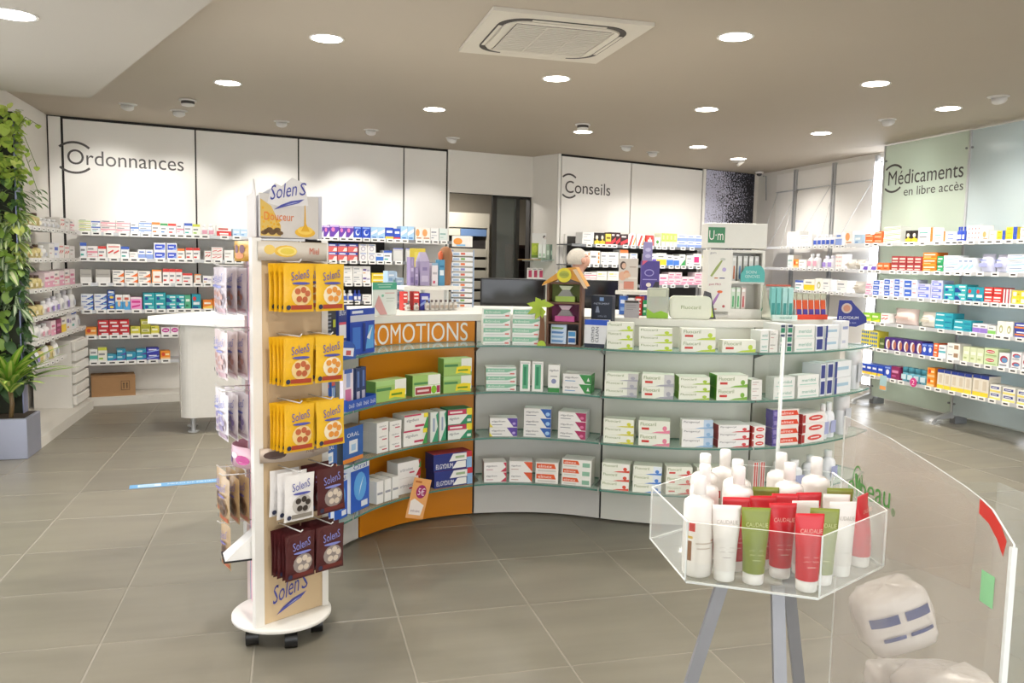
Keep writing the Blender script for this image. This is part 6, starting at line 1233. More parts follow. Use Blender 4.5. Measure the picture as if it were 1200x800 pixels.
# ---- bags of sweets on hooks
def bag_mesh(name, base, art, w_=.128, h_=.175, th=.03, seal='#ffffff', film=.3):
    mb = MB(); nx, nz = 6, 8; m = mat('foil_' + base.lstrip('#'), base, film, 0, .08, 30, bump=.25)
    def pz(i, j, sgn):
        u, v_ = i/nx, j/nz; edge = math.sin(PI*u)**.6 * (math.sin(PI*min(1, v_*1.05)) ** .7 if v_ < .95 else 0)
        return ((u-.5)*w_*(1-.04*math.sin(PI*v_)), sgn*th/2*edge, (v_-1)*h_)
    for sgn in (-1, 1):
        vs = [pz(i, j, sgn) for j in range(nz+1) for i in range(nx+1)]
        fs = [(j*(nx+1)+i, j*(nx+1)+i+1, (j+1)*(nx+1)+i+1, (j+1)*(nx+1)+i) for j in range(nz) for i in range(nx)]
        if sgn > 0: fs = [q[::-1] for q in fs]
        mb.add(vs, fs, m, True)
    def srf(x, z):
        u = min(max(x/w_+.5, 0), 1); v_ = min(max(z/h_+1, 0), 1)
        e = math.sin(PI*u)**.6 * (math.sin(PI*min(1, v_*1.05))**.7 if v_ < .95 else 0); return -th/2*e
    L = 1
    for a in art:
        if a[0] == 'e':
            vs = [(a[1], srf(a[1], a[2])-.0007*L-.0008, a[2])]
            for rr in (.5, 1.0):
                for k in range(14):
                    x, z = a[1]+a[3]*rr*math.cos(2*PI*k/14), a[2]+a[4]*rr*math.sin(2*PI*k/14); vs.append((x, srf(x, z)-.0007*L-.0008, z))
            fs = [(0, 1+k, 1+(k+1) % 14) for k in range(14)] + [(1+k, 15+k, 15+(k+1) % 14, 1+(k+1) % 14) for k in range(14)]
            mb.add(vs, fs, K(a[5], .3), True)
        elif a[0] == 't':
            v, f, W, H = text_geo(a[1]); P_ = [(a[2]+p*(a[4]-a[2])/W, a[3]+q*(a[5]-a[3])/H + (p/W)*.012) for p, q in v]
            mb.add([(x, srf(x, z)-.0007*L-.0015, z) for x, z in P_], [tuple(q) for q in f], K(a[6], .3))
        elif a[0] == 'r':
            n = 6; vs = []
            for zz in (a[2], a[4]):
                for k in range(n+1): x = lerp(a[1], a[3], k/n); vs.append((x, srf(x, zz)-.0007*L-.0008, zz))
            mb.add(vs, [(k, k+1, n+2+k, n+1+k) for k in range(n)], K(a[5], .3), True)
        L += 1
    return mb.mesh(name)
def sweets_art(win, candy, bandc, ink='#4a4f9c'):
    a = [('e', .008, -.115, .042, .038, win), ('r', -.034, -.166, .055, -.15, bandc)]
    for x, z in ((-.01, -.1), (.014, -.095), (.032, -.108), (-.004, -.128), (.02, -.13)): a.append(('e', x, z, .012, .0115, candy))
    a += [('t', 'SolenS', -.036, -.062, .04, -.032, ink), ('e', .004, -.071, .038, .005, ink), ('e', -.046, -.158, .009, .009, '#2f3550')]
    return a
BAGS = {
 'honey': ('yellow honey sweets bag', bag_mesh('honey_bag', '#dba91c', sweets_art('#e0c48a', '#b5603c', '#a8432f')), 'yellow'),
 'lemon': ('golden lemon sweets bag', bag_mesh('lemon_bag', '#dcae24', sweets_art('#e6d9bc', '#d98f3c', '#a8432f')), 'golden'),
 'mint': ('white liquorice sweets bag', bag_mesh('mint_bag', '#dedbd8', sweets_art('#b9b4ae', '#3a322e', '#8d867c')), 'white'),
 'choc': ('dark maroon sweets bag', bag_mesh('choc_bag', '#4a1f20', sweets_art('#8f8480', '#cdbfae', '#6a2a26', '#7d84c4')), 'maroon'),
 'clearp': ('clear pale lilac sweets bag', bag_mesh('lilac_bag', '#cbbfc4', sweets_art('#b3a8b4', '#b07a6a', '#c9a0a8', '#6a6fb4')), 'lilac'),
 'pinkw': ('pale pink sweets bag', bag_mesh('pink_bag', '#d6c4c2', sweets_art('#c9b4b8', '#b98a80', '#c9a0a8', '#6a6fb4')), 'pink'),
 'whitev': ('white violet-printed sweets bag', bag_mesh('white_bag', '#ded6d8', sweets_art('#c9bcc6', '#8a7aa8', '#b9a0b4', '#6a6fb4')), 'white'),
 'kraft': ('beige brown sweets bag', bag_mesh('kraft_bag', '#b89a72', sweets_art('#8a6a50', '#5a4030', '#c0603c', '#6a5fa4')), 'beige'),
}
HOOK = K('#d9d7d4')
POSW = ['front', 'second', 'third', 'fourth', 'fifth', 'sixth']
def hang(panel, base, d, n, ang, s, z, key, cnt, where, side, reach=.15, tilt=0.0, thick=.62):
    """a wire hook on the panel with cnt bags on it; the bag nearest the hook's tip is the front one"""
    MB().tube([(s, -.0, z+.012), (s, -reach*.6, z+.012), (s, -reach, z+.012), (s, -reach-.012, z+.022)], .0025, HOOK, 6).build('hook', panel)
    desc, me, _ = BAGS[key]
    for k in range(cnt):
        dist = reach - .006 - k*(reach-.05)/max(cnt-1, 1) if cnt > 1 else reach-.02
        P = base + d*s + n*dist
        o = bpy.data.objects.new('sweets_bag', me); COL.objects.link(o)
        o.location = (P.x, P.y, z+.006); o.rotation_euler = (random.uniform(-.006, .006), random.uniform(-.03, .03), ang + tilt + random.uniform(-.008, .008))
        o.scale = (1, thick, 1)
        tag(o, f"{desc}, {POSW[k] if cnt > 1 else 'only one'} on {where} hook, {side}", 'sweets bag', 'sweets bags on the SolenS stand')
FR_ = 'tan side of stand'
rowsF = [(1.475, 'honey', 4, 'lemon', 2, 'top'), (1.205, 'honey', 5, 'lemon', 3, 'second'), (.96, 'honey', 5, 'lemon', 4, 'third'), (.70, 'mint', 3, 'choc', 3, 'fourth'), (.475, 'choc', 5, 'choc', 4, 'lowest')]
for z, k1, c1, k2, c2, wd in rowsF:
    hang(fb, A_s, dF, nF, aF, .085, z, k1, c1, f'{wd} left', FR_); hang(fb, A_s, dF, nF, aF, .22, z, k2, c2, f'{wd} right', FR_)
LF_ = 'pink side of stand'
rowsL = [(1.455, 'clearp', 3, 'clearp', 2, 'top'), (1.215, 'pinkw', 3, 'pinkw', 2, 'second'), (.985, 'whitev', 3, 'whitev', 3, 'third'), (.665, 'kraft', 3, 'kraft', 3, 'fourth'), (.44, 'kraft', 0, 'kraft', 1, 'lowest')]
for z, k1, c1, k2, c2, wd in rowsL:
    if c1: hang(lb, C_s, dL, nL, aL, .21, z, k1, c1, f'{wd} near', LF_, .12, .2, .75)
    hang(lb, C_s, dL, nL, aL, .075, z, k2, c2, f'{wd} far', LF_, .12, .2, .75)

# ================================================================== ACRYLIC TRAY ON A TRIPOD, FRONT RIGHT
TP = [(.79, 1.69), (.753, 1.442), (.961, 1.311), (1.20, 1.43), (1.235, 1.66), (1.06, 1.82)]
ZTR = .88
td = thing('acrylic_tray_stand', 'six-sided clear acrylic tray on grey tripod legs in the foreground', 'display stand', (1.0, 1.56, 0))
OT = Vector((1.0, 1.56)); tpl = [(x-OT.x, y-OT.y) for x, y in TP]
MB().prism(tpl, ZTR-.005, ZTR, ACRYL, mside=ACRYLEDGE).build('tray_floor', td)
for i in range(6):
    a, b = Vector(tpl[i]), Vector(tpl[(i+1) % 6]); zt = (1.0, 1.0, 1.0, 1.0, 1.02, 1.01)
    n_ = Vector((b.y-a.y, a.x-b.x)).normalized()*.004; z1, z2 = zt[i], zt[(i+1) % 6]
    vs = [(a.x, a.y, ZTR), (b.x, b.y, ZTR), (b.x, b.y, z2), (a.x, a.y, z1)]; vs += [(x+n_.x, y+n_.y, z) for x, y, z in vs]
    m_ = MB(); m_.add(vs, [(0,1,2,3), (7,6,5,4)], ACRYL); m_.add(vs, [(3,2,6,7), (0,4,5,1), (1,5,6,2), (0,3,7,4)], ACRYLEDGE); m_.build('tray_wall', td)
q = at(900, 2.02, ZTR)
m_ = MB(); x, y = q.x-OT.x, q.y-OT.y
m_.add([(x-.016, y, ZTR), (x+.016, y-.004, ZTR), (x+.016, y-.004, 1.335), (x-.016, y, 1.35), (x-.016, y+.006, ZTR), (x+.016, y+.002, ZTR), (x+.016, y+.002, 1.335), (x-.016, y+.006, 1.35)], [(0,1,2,3), (7,6,5,4)], ACRYL)
m_.add([(x+.014, y-.005, ZTR), (x+.019, y-.005, ZTR), (x+.019, y-.005, 1.335), (x+.014, y-.005, 1.335), (x+.014, y+.004, ZTR), (x+.019, y+.004, ZTR), (x+.019, y+.004, 1.335), (x+.014, y+.004, 1.335)], [(0,1,2,3), (1,5,6,2), (4,0,3,7), (3,2,6,7)], ACRYLEDGE); m_.build('header_post', td)
GREYLEG = mat('grey_leg', '#8b8c90', .45, .3)
for (p_, d_, pf, df) in ((846, 1.64, 700, 1.75), (911, 1.64, 925, 1.52), (922, 1.74, 960, 2.05)):
    a, b = at(p_, d_, ZTR-.006), at(pf, df, 0.0); t_ = (a-b).normalized(); s_ = Vector((math.cos(FACE), math.sin(FACE), 0))*.0125; f_ = t_.cross(s_).normalized()*.006
    vs = [tuple(Vector((p.x-OT.x, p.y-OT.y, p.z)) + u) for p in (b, a) for u in (-s_-f_, s_-f_, s_+f_, -s_+f_)]
    MB().add(vs, [(0,1,5,4), (1,2,6,5), (2,3,7,6), (3,0,4,7), (0,3,2,1), (4,5,6,7)], GREYLEG).build('leg', td)
# bottles
WB_ = K('#e6e0da', .35)
m_ = MB(); m_.lathe([(.026, 0), (.0295, .004), (.0305, .02), (.0305, .142), (.029, .151), (.022, .157), (.0125, .160), (.0125, .165)], WB_, 28); bodym = m_.mesh('body')
capm = MB().lathe([(.0125, .163), (.0125, .198), (.011, .2015), (.004, .2025)], K('#efebe6', .3), 22).mesh('cap')
m_ = MB()
n = 10; vs = []
for z in (.03, .115):
    for k in range(n+1): a = math.radians(lerp(205, 335, k/n)); vs.append((.0308*math.cos(a), .0308*math.sin(a), z))
m_.add(vs, [(k, k+1, n+2+k, n+1+k) for k in range(n)], K('#ece4dc', .4), True)
def wraprect(mb, a0, a1, z0, z1, m, r=.0311):
    vs = []
    for z in (z0, z1):
        for k in range(7): a = math.radians(lerp(a0, a1, k/6)); vs.append((r*math.cos(a), r*math.sin(a), z))
    mb.add(vs, [(k, k+1, 8+k, 7+k) for k in range(6)], m, True)
wraprect(m_, 212, 236, .095, .112, K('#c8352e')); wraprect(m_, 205, 225, .035, .075, K('#8a5a34'), .0311); wraprect(m_, 205, 228, .08, .085, K('#d9b13c')); wraprect(m_, 240, 320, .07, .073, K('#c9b9a9')); wraprect(m_, 245, 300, .06, .0625, K('#c9b9a9')); wraprect(m_, 300, 330, .075, .078, K('#d09a86'), .0312)
labm = m_.mesh('label')
bpos = ['nearest white lotion bottle at the left front of the tray', 'white lotion bottle second in the left row of the tray', 'white lotion bottle third in the left row, at the tray rear', 'tallest-looking white lotion bottle at the rear left of the tray', 'white lotion bottle just behind the wide middle one', 'white lotion bottle in front of the middle pair behind red tubes', 'white lotion bottle at the rear beside the clear post', 'white lotion bottle in front of the clear post', 'rightmost white lotion bottle in the tray']
BXY = [(0.7908, 1.472), (0.8472, 1.5577), (0.8961, 1.6486), (0.9626, 1.6776), (0.9403, 1.5848), (0.9103, 1.526), (1.0755, 1.6265), (1.0387, 1.5371), (1.1288, 1.5707)]
for (bx_x, bx_y), lab in zip(BXY, bpos):
    P = Vector((bx_x, bx_y, ZTR)); t = thing('lotion_bottle', lab, 'bottle', (P.x, P.y, ZTR+.0005), FACE + random.uniform(-.3, .3), 'white lotion bottles in the tray')
    put('body', bodym, t); put('cap', capm, t); put('label', labm, t)
# cream tubes standing on their caps
def tube_meshes(col, ink):
    mb = MB(); rows = [(0, .0215, .0215), (.02, .022, .0215), (.05, .0235, .019), (.08, .0265, .0125), (.105, .0275, .005), (.118, .0282, .0016), (.128, .0282, .0012)]; n = 16; vs = []; fs = []
    for z, rx, ry in rows:
        for k in range(n): a = 2*PI*k/n; vs.append((rx*math.cos(a), ry*math.sin(a), .0225+z))
    for i in range(len(rows)-1):
        for k in range(n): fs.append((i*n+k, i*n+(k+1) % n, (i+1)*n+(k+1) % n, (i+1)*n+k))
    fs.append(tuple(range((len(rows)-1)*n, len(rows)*n))); mb.add(vs, fs, mat('tube_' + col.lstrip('#'), col, .35, 0, .03, 20), True)
    b = mb.mesh('tube_body')
    c = MB().lathe([(.019, 0), (.02, .002), (.0205, .022), (.019, .0235)], K('#e9e6e2', .4), 18).mesh('cap')
    t = MB(); T = Matrix.Rotation(math.radians(8.5), 4, 'X')
    t.text('CAUDALIE', -.021, .115, .021, .1235, K(ink), -.0115 - .0); t.text('gommage doux', -.014, .068, .014, .0715, K(ink), -.0185); t.text('crème de douche', -.014, .06, .014, .0635, K(ink), -.0195); t.flat([(-.008, .05), (.008, .05), (.008, .0515), (-.008, .0515)], K(ink), -.0212)
    return b, c, t.mesh('lettering')
TUB = {'red': tube_meshes('#c9252f', '#e9b9ac'), 'green': tube_meshes('#7f8a35', '#c3c98f'), 'white': tube_meshes('#e3ddd8', '#b9b1ab')}
tpos = [('white', 'white cream tube at the left front, right of the nearest bottle'),('green', 'olive green cream tube at the front left of the tray'),('red', 'red cream tube behind the olive front tube, left one'),('red', 'red cream tube behind the olive front tube, right one'),('red', 'red cream tube left of the middle white tube'),('white', 'white cream tube behind the nearest red tube'),('red', 'nearest red cream tube at the front corner of the tray'),('green', 'olive green cream tube right of the nearest red tube'),('white', 'white cream tube at the right of the tray'),('red', 'rightmost red cream tube in the tray'),('green', 'olive green cream tube at the rear of the red tubes'),('red', 'red cream tube leaning at the rear middle'),('red', 'red cream tube at the rear right of the middle'),('white', 'white cream tube at the rear right'),('green', 'olive green cream tube at the rear right corner')]
TXY = [(0.8312, 1.4335), (0.8797, 1.4065), (0.8788, 1.4797), (0.9399, 1.4786), (0.9506, 1.4241), (1.0058, 1.4296), (0.9622, 1.351), (1.0122, 1.375), (1.0784, 1.408), (1.1538, 1.4455), (0.9828, 1.5381), (0.9949, 1.484), (1.0501, 1.4824), (1.1002, 1.4587), (1.1386, 1.4988)]
for (tx_x, tx_y), (c_, lab) in zip(TXY, tpos):
    P = Vector((tx_x, tx_y, ZTR)); t = thing('cream_tube', lab, 'tube', (P.x, P.y, ZTR+.0005), FACE + random.uniform(-.12, .12) + (.85 if 'rightmost' in lab else 0), 'cream tubes in the acrylic tray')
    for nm, me in zip(('tube_body', 'cap', 'lettering'), TUB[c_]): put(nm, me, t)

# ================================================================== CLEAR BIN WITH THE VELPEAU SHEET
P1, P2 = at(988, 2.15, 1.1), at(1186, 1.45, 1.0)
vbn = thing('acrylic_bin', 'tall clear acrylic bin with printed elpeau sheet and red edge at the right', 'bin', (P1.x, P1.y, 0), math.atan2(P2.y-P1.y, P2.x-P1.x))
LB_ = (Vector((P2.x, P2.y))-Vector((P1.x, P1.y))).length
VP_ = Path([(P1.x, P1.y), (P2.x, P2.y)])
def zy(px, y):
    """height on the sheet plane seen at (px, y)"""
    t = VP_.find(px, 1.1); q = VP_.at(t); d = depth_of((q.x, q.y, 1.1)); 
    lo, hi = 0, 2
    for _ in range(40):
        m = (lo+hi)/2; v = Vector((q.x, q.y, m))-CAM; yy = CY - FPX*v.dot(UP)/v.dot(FW)
        if yy > y: lo = m
        else: hi = m
    return t, (lo+hi)/2
top_pts = [zy(x, y) for x, y in ((989, 487), (1040, 512), (1090, 543), (1130, 569), (1150, 584))]
band_pts = [zy(x, y) for x, y in ((1150, 584), (1164, 597), (1176, 615), (1184, 634))]
SHEET = clear('printed_sheet', '#e6e0da', .10, .2, .10)
poly = [(0, .02), (LB_, .02), (LB_, band_pts[-1][1])] + band_pts[::-1][1:] + top_pts[::-1][1:]
MB().xz(poly, 0, .004, SHEET, None, ACRYLEDGE).build('printed_sheet', vbn)
bandlow = [zy(x, y) for x, y in ((1150, 601), (1162, 613), (1173, 632), (1181, 652))]
m_ = MB()
for k in range(3): m_.add([(band_pts[k][0], -.001, band_pts[k][1]), (band_pts[k+1][0], -.001, band_pts[k+1][1]), (bandlow[k+1][0], -.001, bandlow[k+1][1]), (bandlow[k][0], -.001, bandlow[k][1])], [(0,3,2,1)], K('#c9352c'))
m_.build('red_edge', vbn)
ppts = [zy(x, y) for x, y in ((1004, 505), (1040, 521), (1090, 552), (1130, 578), (1148, 596), (1146, 690), (1090, 668), (1040, 650), (1004, 640))]
MB().flat([p for p in ppts], clear('milky_print', '#e9e2da', .16, .3, .0), -.0008).build('milky_print', vbn)
MB().box(LB_-.004, -.004, .02, LB_+.004, .006, band_pts[-1][1]-.005, ACRYLEDGE).build('sheet_edge', vbn)
GRN = K('#4f8a44')
s0, z0 = zy(999, 587); s1, z1 = zy(1048, 607); hgt = zy(1048, 583)[1] - z1
m_ = MB(); v, f, W, H = text_geo('elpeau', 5)
m_.add([(lerp(s0, s1, a/W), -.002, lerp(z0, z1, a/W) + (b/H-.25)*hgt*1.5 + .022) for a, b in v], [tuple(q) for q in f], GRN); m_.build('lettering', vbn)
MB().text('®', s1+.008, z1+.01, s1+.026, z1+.028, GRN, -.002).build('registered_mark', vbn)
sc0, zc0 = zy(1009, 566)
m_ = MB()
for q_ in ribbon(arc(sc0, zc0, .026, .042, 60, 400, 24), .004): m_.flat(q_, GRN, -.0015)
m_.flat([(sc0-.016, zc0+.02), (sc0-.006, zc0+.024), (sc0+.004, zc0-.026), (sc0-.006, zc0-.02)], GRN, -.0015); m_.flat([(sc0+.002, zc0-.022), (sc0+.018, zc0+.002), (sc0+.014, zc0+.022), (sc0+.004, zc0+.006)], GRN, -.0015); m_.build('leaf_emblem', vbn)
sg, zg = zy(1166, 690); MB().flat([(sg-.02, zg-.03), (sg+.02, zg-.03), (sg+.02, zg+.03), (sg-.02, zg+.03)], K('#8fce9a'), -.0012).build('green_reflection', vbn)  # green reflection on the sheet, painted as a flat patch
# other clear sides and a platform (the bin reaches back behind the printed sheet)
MB().box(.0, .006, .02, .004, .42, .95, ACRYL).build('side_sheet', vbn); MB().box(LB_-.004, .006, .02, LB_, .42, .95, ACRYL).build('side_sheet', vbn)
MB().box(0, .42, .02, LB_, .424, .95, ACRYL).build('rear_sheet', vbn)
MB().box(.006, .008, .40, LB_-.006, .418, .41, ACRYL).build('platform', vbn)
MB().box(0, 0, 0, LB_, .424, .018, K('#d9d6d2')).build('base', vbn)
# wrapped dressing packs
FILM = mat('film_white', '#f4f2f0', .25, 0, .06, 25, bump=.35, coat=.4)
def pillow(w_, d_, h_, seed):
    mb = MB(); rnd = random.Random(seed); nu, nv = 20, 10; vs = []; fs = []
    for j in range(nv+1):
        ph = PI*j/nv - PI/2
        for i in range(nu):
            th = 2*PI*i/nu; c = abs(math.cos(ph))**.45; cx = math.copysign(abs(math.cos(th))**.55, math.cos(th)); sx = math.copysign(abs(math.sin(th))**.55, math.sin(th)); w2 = 1+.05*rnd.uniform(-1, 1)
            vs.append((w_/2*c*cx*w2, d_/2*c*sx*w2, h_/2*math.copysign(abs(math.sin(ph))**.6, math.sin(ph))*w2 + h_/2))
    for j in range(nv):
        for i in range(nu): fs.append((j*nu+i, j*nu+(i+1) % nu, (j+1)*nu+(i+1) % nu, (j+1)*nu+i))
    mb.add(vs, fs, FILM, True); return mb
def pack(bx, by, z, w_, dd, h_, rot, label, seed, stripes):
    ub = Vector((P2.x-P1.x, P2.y-P1.y)).normalized(); P = Vector((P1.x, P1.y)) + ub*bx + Vector((-ub.y, ub.x))*by; t = thing('dressing_pack', label, 'pack', (P.x, P.y, z), 0, 'wrapped packs in the clear bin')
    t.rotation_euler = rot
    pillow(w_, dd, h_, seed).build('wrapper', t)
    for x0, x1, z0, z1 in stripes:
        m_ = MB(); n = 10; vs = []
        for zz in (z0, z1):
            for k in range(n+1):
                u = lerp(x0, x1, k/n); y = -dd/2*1.09*(1-abs(2*u/w_)**3.2*.38)*(1-abs(2*zz/h_-1)**4*.4); vs.append((u, y, zz))
        m_.add(vs, [(k, k+1, n+2+k, n+1+k) for k in range(n)], K('#3f5596', .3), True); m_.build('blue_stripe', t)
pack(.115, .135, .416, .17, .12, .09, (0, 0, FACE), 'lowest wrapped white pack under the tilted one in the clear bin', 4, [(-.05, .05, .04, .052)])
pack(.295, .145, .418, .22, .15, .17, (0, 0, FACE), 'right-hand wrapped white pack with blue stripes in the clear bin', 3, [(.0, .085, .105, .125), (.01, .085, .065, .078)])
pack(.115, .135, .556, .185, .13, .17, (0, math.radians(-20), FACE), 'upper tilted white pack with four blue stripes in the clear bin', 5, [(-.078, -.010, .098, .122), (.006, .07, .098, .122), (-.06, -.006, .058, .068), (.006, .066, .058, .068)])

# ================================================================== GREEN WALL, PLANTER, PLANTS
PLM = mat('planter_metal', '#a3a7b8', .38, .5, .06, 6)
pt = thing('planter', 'square brushed metal planter at the left edge', 'planter', (-2.05, 6.82, 0))
m_ = MB(); m_.rbox(-.22, -.17, 0, .185, .17, .30, PLM, .004); m_.build('box', pt)
MB().box(-.2, -.15, .295, .165, .15, .302, mat('soil', '#3a2f26', .9, 0, .2, 60)).build('soil', pt)
gw = thing('green_wall', 'upright plant wall of mixed green leaves above the metal planter', 'plant', (-2.12, 6.86, .302))
MB().rbox(-.19, .02, 0, .17, .12, 2.22, mat('felt_back', '#2f3327', .9, 0, .2, 30), .004).box(.17, .01, 0, .176, .12, 2.2, mat('frame_blue_grey', '#8a8fb0', .35, .5)).build('backing_panel', gw)
def leaf_mesh(name, col, w_, l_, bend=.25, n=5, col2=None, fold=.15, tipw=0.0):
    mb = MB(); vs = []; fs = []; m = mat('leaf_' + col.lstrip('#'), col, .45, 0, .15, 14); mid = mat('leaf_' + (col2 or col).lstrip('#'), col2 or col, .45, 0, .12, 14)
    for i in range(n+1):
        t = i/n; ww = w_/2*max(math.sin(PI*min(1, (t*.93+.05)))**.75, tipw); z = -bend*l_*t*t; y = l_*t
        vs += [(-ww, y, z + fold*ww), (-ww*.4, y, z + fold*ww*.2), (ww*.4, y, z + fold*ww*.2), (ww, y, z + fold*ww)]
    for i in range(n):
        a = i*4
        mb.add(vs if i == 0 else [], [], m)
    base = len(mb.v) - len(vs)
    for i in range(n):
        a = base + i*4
        for k, mm in ((0, m), (1, mid), (2, m)):
            mb.f.append((a+k, a+k+1, a+k+5, a+k+4)); mb.m.append(mb.mi(mm)); mb.s.append(True)
    return mb.mesh(name)
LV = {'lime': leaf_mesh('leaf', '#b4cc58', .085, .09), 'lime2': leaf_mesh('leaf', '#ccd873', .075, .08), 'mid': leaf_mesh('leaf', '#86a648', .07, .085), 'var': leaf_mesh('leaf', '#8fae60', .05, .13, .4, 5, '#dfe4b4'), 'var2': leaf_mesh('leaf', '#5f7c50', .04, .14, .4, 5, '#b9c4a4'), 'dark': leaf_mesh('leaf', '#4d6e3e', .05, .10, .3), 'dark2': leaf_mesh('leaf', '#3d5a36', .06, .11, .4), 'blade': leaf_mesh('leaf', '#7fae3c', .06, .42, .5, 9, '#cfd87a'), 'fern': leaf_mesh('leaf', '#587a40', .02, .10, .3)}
rl = random.Random(5)
def leaf(parent, key, x, y, z, yaw, pitch, s=1.0, roll=0.0):
    o = put('leaf', LV[key], parent, (x, y, z)); o.rotation_euler = (pitch, roll, yaw); o.scale = (s, s, s); return o
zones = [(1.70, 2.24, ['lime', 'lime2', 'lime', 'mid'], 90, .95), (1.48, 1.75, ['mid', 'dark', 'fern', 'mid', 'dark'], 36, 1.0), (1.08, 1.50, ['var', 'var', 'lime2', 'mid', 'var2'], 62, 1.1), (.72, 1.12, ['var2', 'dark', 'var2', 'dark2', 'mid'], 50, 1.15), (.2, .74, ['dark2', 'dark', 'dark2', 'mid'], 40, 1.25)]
def leaf_spot(z0, z1, keys, sc_):
    z = rl.uniform(z0, z1); k = rl.choice(keys); s_ = sc_*rl.uniform(.75, 1.2)
    if rl.random() < .38: return k, (.18, rl.uniform(-.0, .11), z), (rl.uniform(-1.2, .3), rl.uniform(-.4, .4), -PI/2 + rl.uniform(-1.0, .7)), s_*.8
    return k, (rl.uniform(-.1, .19), rl.uniform(-.04, .015), z), (rl.uniform(-1.45, -.35) if rl.random() < .75 else rl.uniform(.3, 1.0), rl.uniform(-.4, .4), PI + rl.uniform(-.9, .9)), s_
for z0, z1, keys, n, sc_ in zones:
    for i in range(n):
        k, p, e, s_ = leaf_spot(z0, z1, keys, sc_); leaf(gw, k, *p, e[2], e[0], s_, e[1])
from mathutils import Euler
fm_ = MB()                      # the uncountable small foliage in between
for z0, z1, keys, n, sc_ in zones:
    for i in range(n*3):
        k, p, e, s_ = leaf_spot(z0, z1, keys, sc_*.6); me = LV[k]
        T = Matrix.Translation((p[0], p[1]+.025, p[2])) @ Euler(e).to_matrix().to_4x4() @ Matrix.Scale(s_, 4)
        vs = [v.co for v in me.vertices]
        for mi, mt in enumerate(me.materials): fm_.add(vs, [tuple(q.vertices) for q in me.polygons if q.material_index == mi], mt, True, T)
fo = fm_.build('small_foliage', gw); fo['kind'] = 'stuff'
# trailing stems reaching out to the right at the top
for (z0, x1, z1, n) in ((2.05, .36, 2.12, 7), (1.98, .34, 1.80, 7), (1.85, .34, 1.62, 6)):
    pts = [(.17, .0, z0), (lerp(.17, x1, .5), -.02, max(z0, z1)+.06), (x1, -.03, z1)]
    MB().tube(pts, .0025, K('#6f7f3c'), 5).build('stem', gw)
    for i in range(n):
        t = (i+.5)/n; x = lerp(.17, x1, t); z = lerp(z0, z1, t) + .07*math.sin(PI*t)
        leaf(gw, 'mid' if i % 2 else 'lime', x, -.02, z, PI*.6 + i*1.3, -.6, .5)
for k in range(3):          # fern fronds at mid height
    zz = 1.60 - k*.05
    for i in range(9): leaf(gw, 'fern', .19+.02*i, -.01, zz + .02*i - .0015*i*i, -PI/2 + (.8 if i % 2 else -.8)*.9, -.2, .8)
dr_ = thing('dracaena', 'arching variegated dracaena growing in the metal planter', 'plant', (-1.98, 6.70, .3025))
MB().tube([(0, 0, 0), (.01, 0, .1), (0, .0, .2)], .016, K('#6f5a3a'), 8).build('trunk', dr_)
for i in range(30):
    th_ = math.radians(-115 + (i*67) % 140); leaf(dr_, 'blade', 0, 0, .17+.003*i, th_-PI/2, rl.uniform(.65, 1.2), rl.uniform(.75, 1.05))

# ================================================================== CEILING FITTINGS
ac = thing('ceiling_cassette', 'square white ceiling air-conditioning cassette with slatted grille', 'air conditioner', (1.52, 4.915, ZC))
ACW = mat('cassette_white', '#d2cbbd', .5, 0, .02, 8); h_ = .468
MB().prism([(-h_, -h_), (h_, -h_), (h_, h_), (-h_, h_)], -.022, -.0005, ACW).build('panel', ac)
def rr(a, r, n=8): return [(cx+r*math.cos(math.radians(a0+90*k/n)), cy+r*math.sin(math.radians(a0+90*k/n))) for cx, cy, a0 in ((a-r, a-r, 0), (-a+r, a-r, 90), (-a+r, -a+r, 180), (a-r, -a+r, 270)) for k in range(n+1)]
def ring(o_, i_, z0, z1, m):
    n = len(o_); mb = MB(); vs = [(x, y, z) for x, y in o_ for z in (z0, z1)] + [(x, y, z) for x, y in i_ for z in (z0, z1)]; fs = []
    for k in range(n):
        j = (k+1) % n; A, B, C, D = 2*k, 2*j, 2*n+2*k, 2*n+2*j
        fs += [(A, B, D, C), (A+1, C+1, D+1, B+1), (A, A+1, B+1, B), (C, D, D+1, C+1)]
    mb.add(vs, fs, m); return mb
ring(rr(.385, .16), rr(.352, .14), -.0255, -.0215, mat('vent_dark', '#3f3a36', .6)).build('air_slot', ac)
ring(rr(.345, .135), rr(.30, .02), -.030, -.0225, ACW).build('inner_frame', ac)
for (x, y, w_, d_) in ((0, .366, .44, .022), (0, -.366, .44, .022), (.366, 0, .022, .44), (-.366, 0, .022, .44)): MB().rbox(x-w_/2, y-d_/2, -.029, x+w_/2, y+d_/2, -.0245, ACW, .002).build('air_vane', ac)
MB().box(-.285, -.285, -.024, .285, .285, -.022, mat('vent_dark', '#3f3a36', .6)).build('filter', ac)
for i in range(18): MB().box(-.285, -.28+i*.0325, -.031, .285, -.28+i*.0325+.017, -.0265, ACW).build('slat', ac)
for x in (-.1, .1): MB().box(x-.006, -.285, -.033, x+.006, .285, -.0315, ACW).build('rib', ac)
DTW = mat('detector_white', '#dcd9d4', .5)
def detector(x, y, label):
    t = thing('smoke_detector', label, 'smoke detector', (x, y, ZC))
    MB().lathe([(.075, -.012), (.075, -.0005)], DTW, 26).build('plate', t); MB().lathe([(.052, -.036), (.056, -.034), (.056, -.0125)], mat('vent_dark', '#3f3a36', .6), 24).build('vent_ring', t); MB().lathe([(.03, -.055), (.052, -.05), (.058, -.037)], DTW, 24).build('cap', t)
detector(-.863, 7.898, 'round white smoke detector on the ceiling above the Ordonnances panels')
detector(2.77, 7.82, 'round white smoke detector in front of a ceiling light near Conseils')
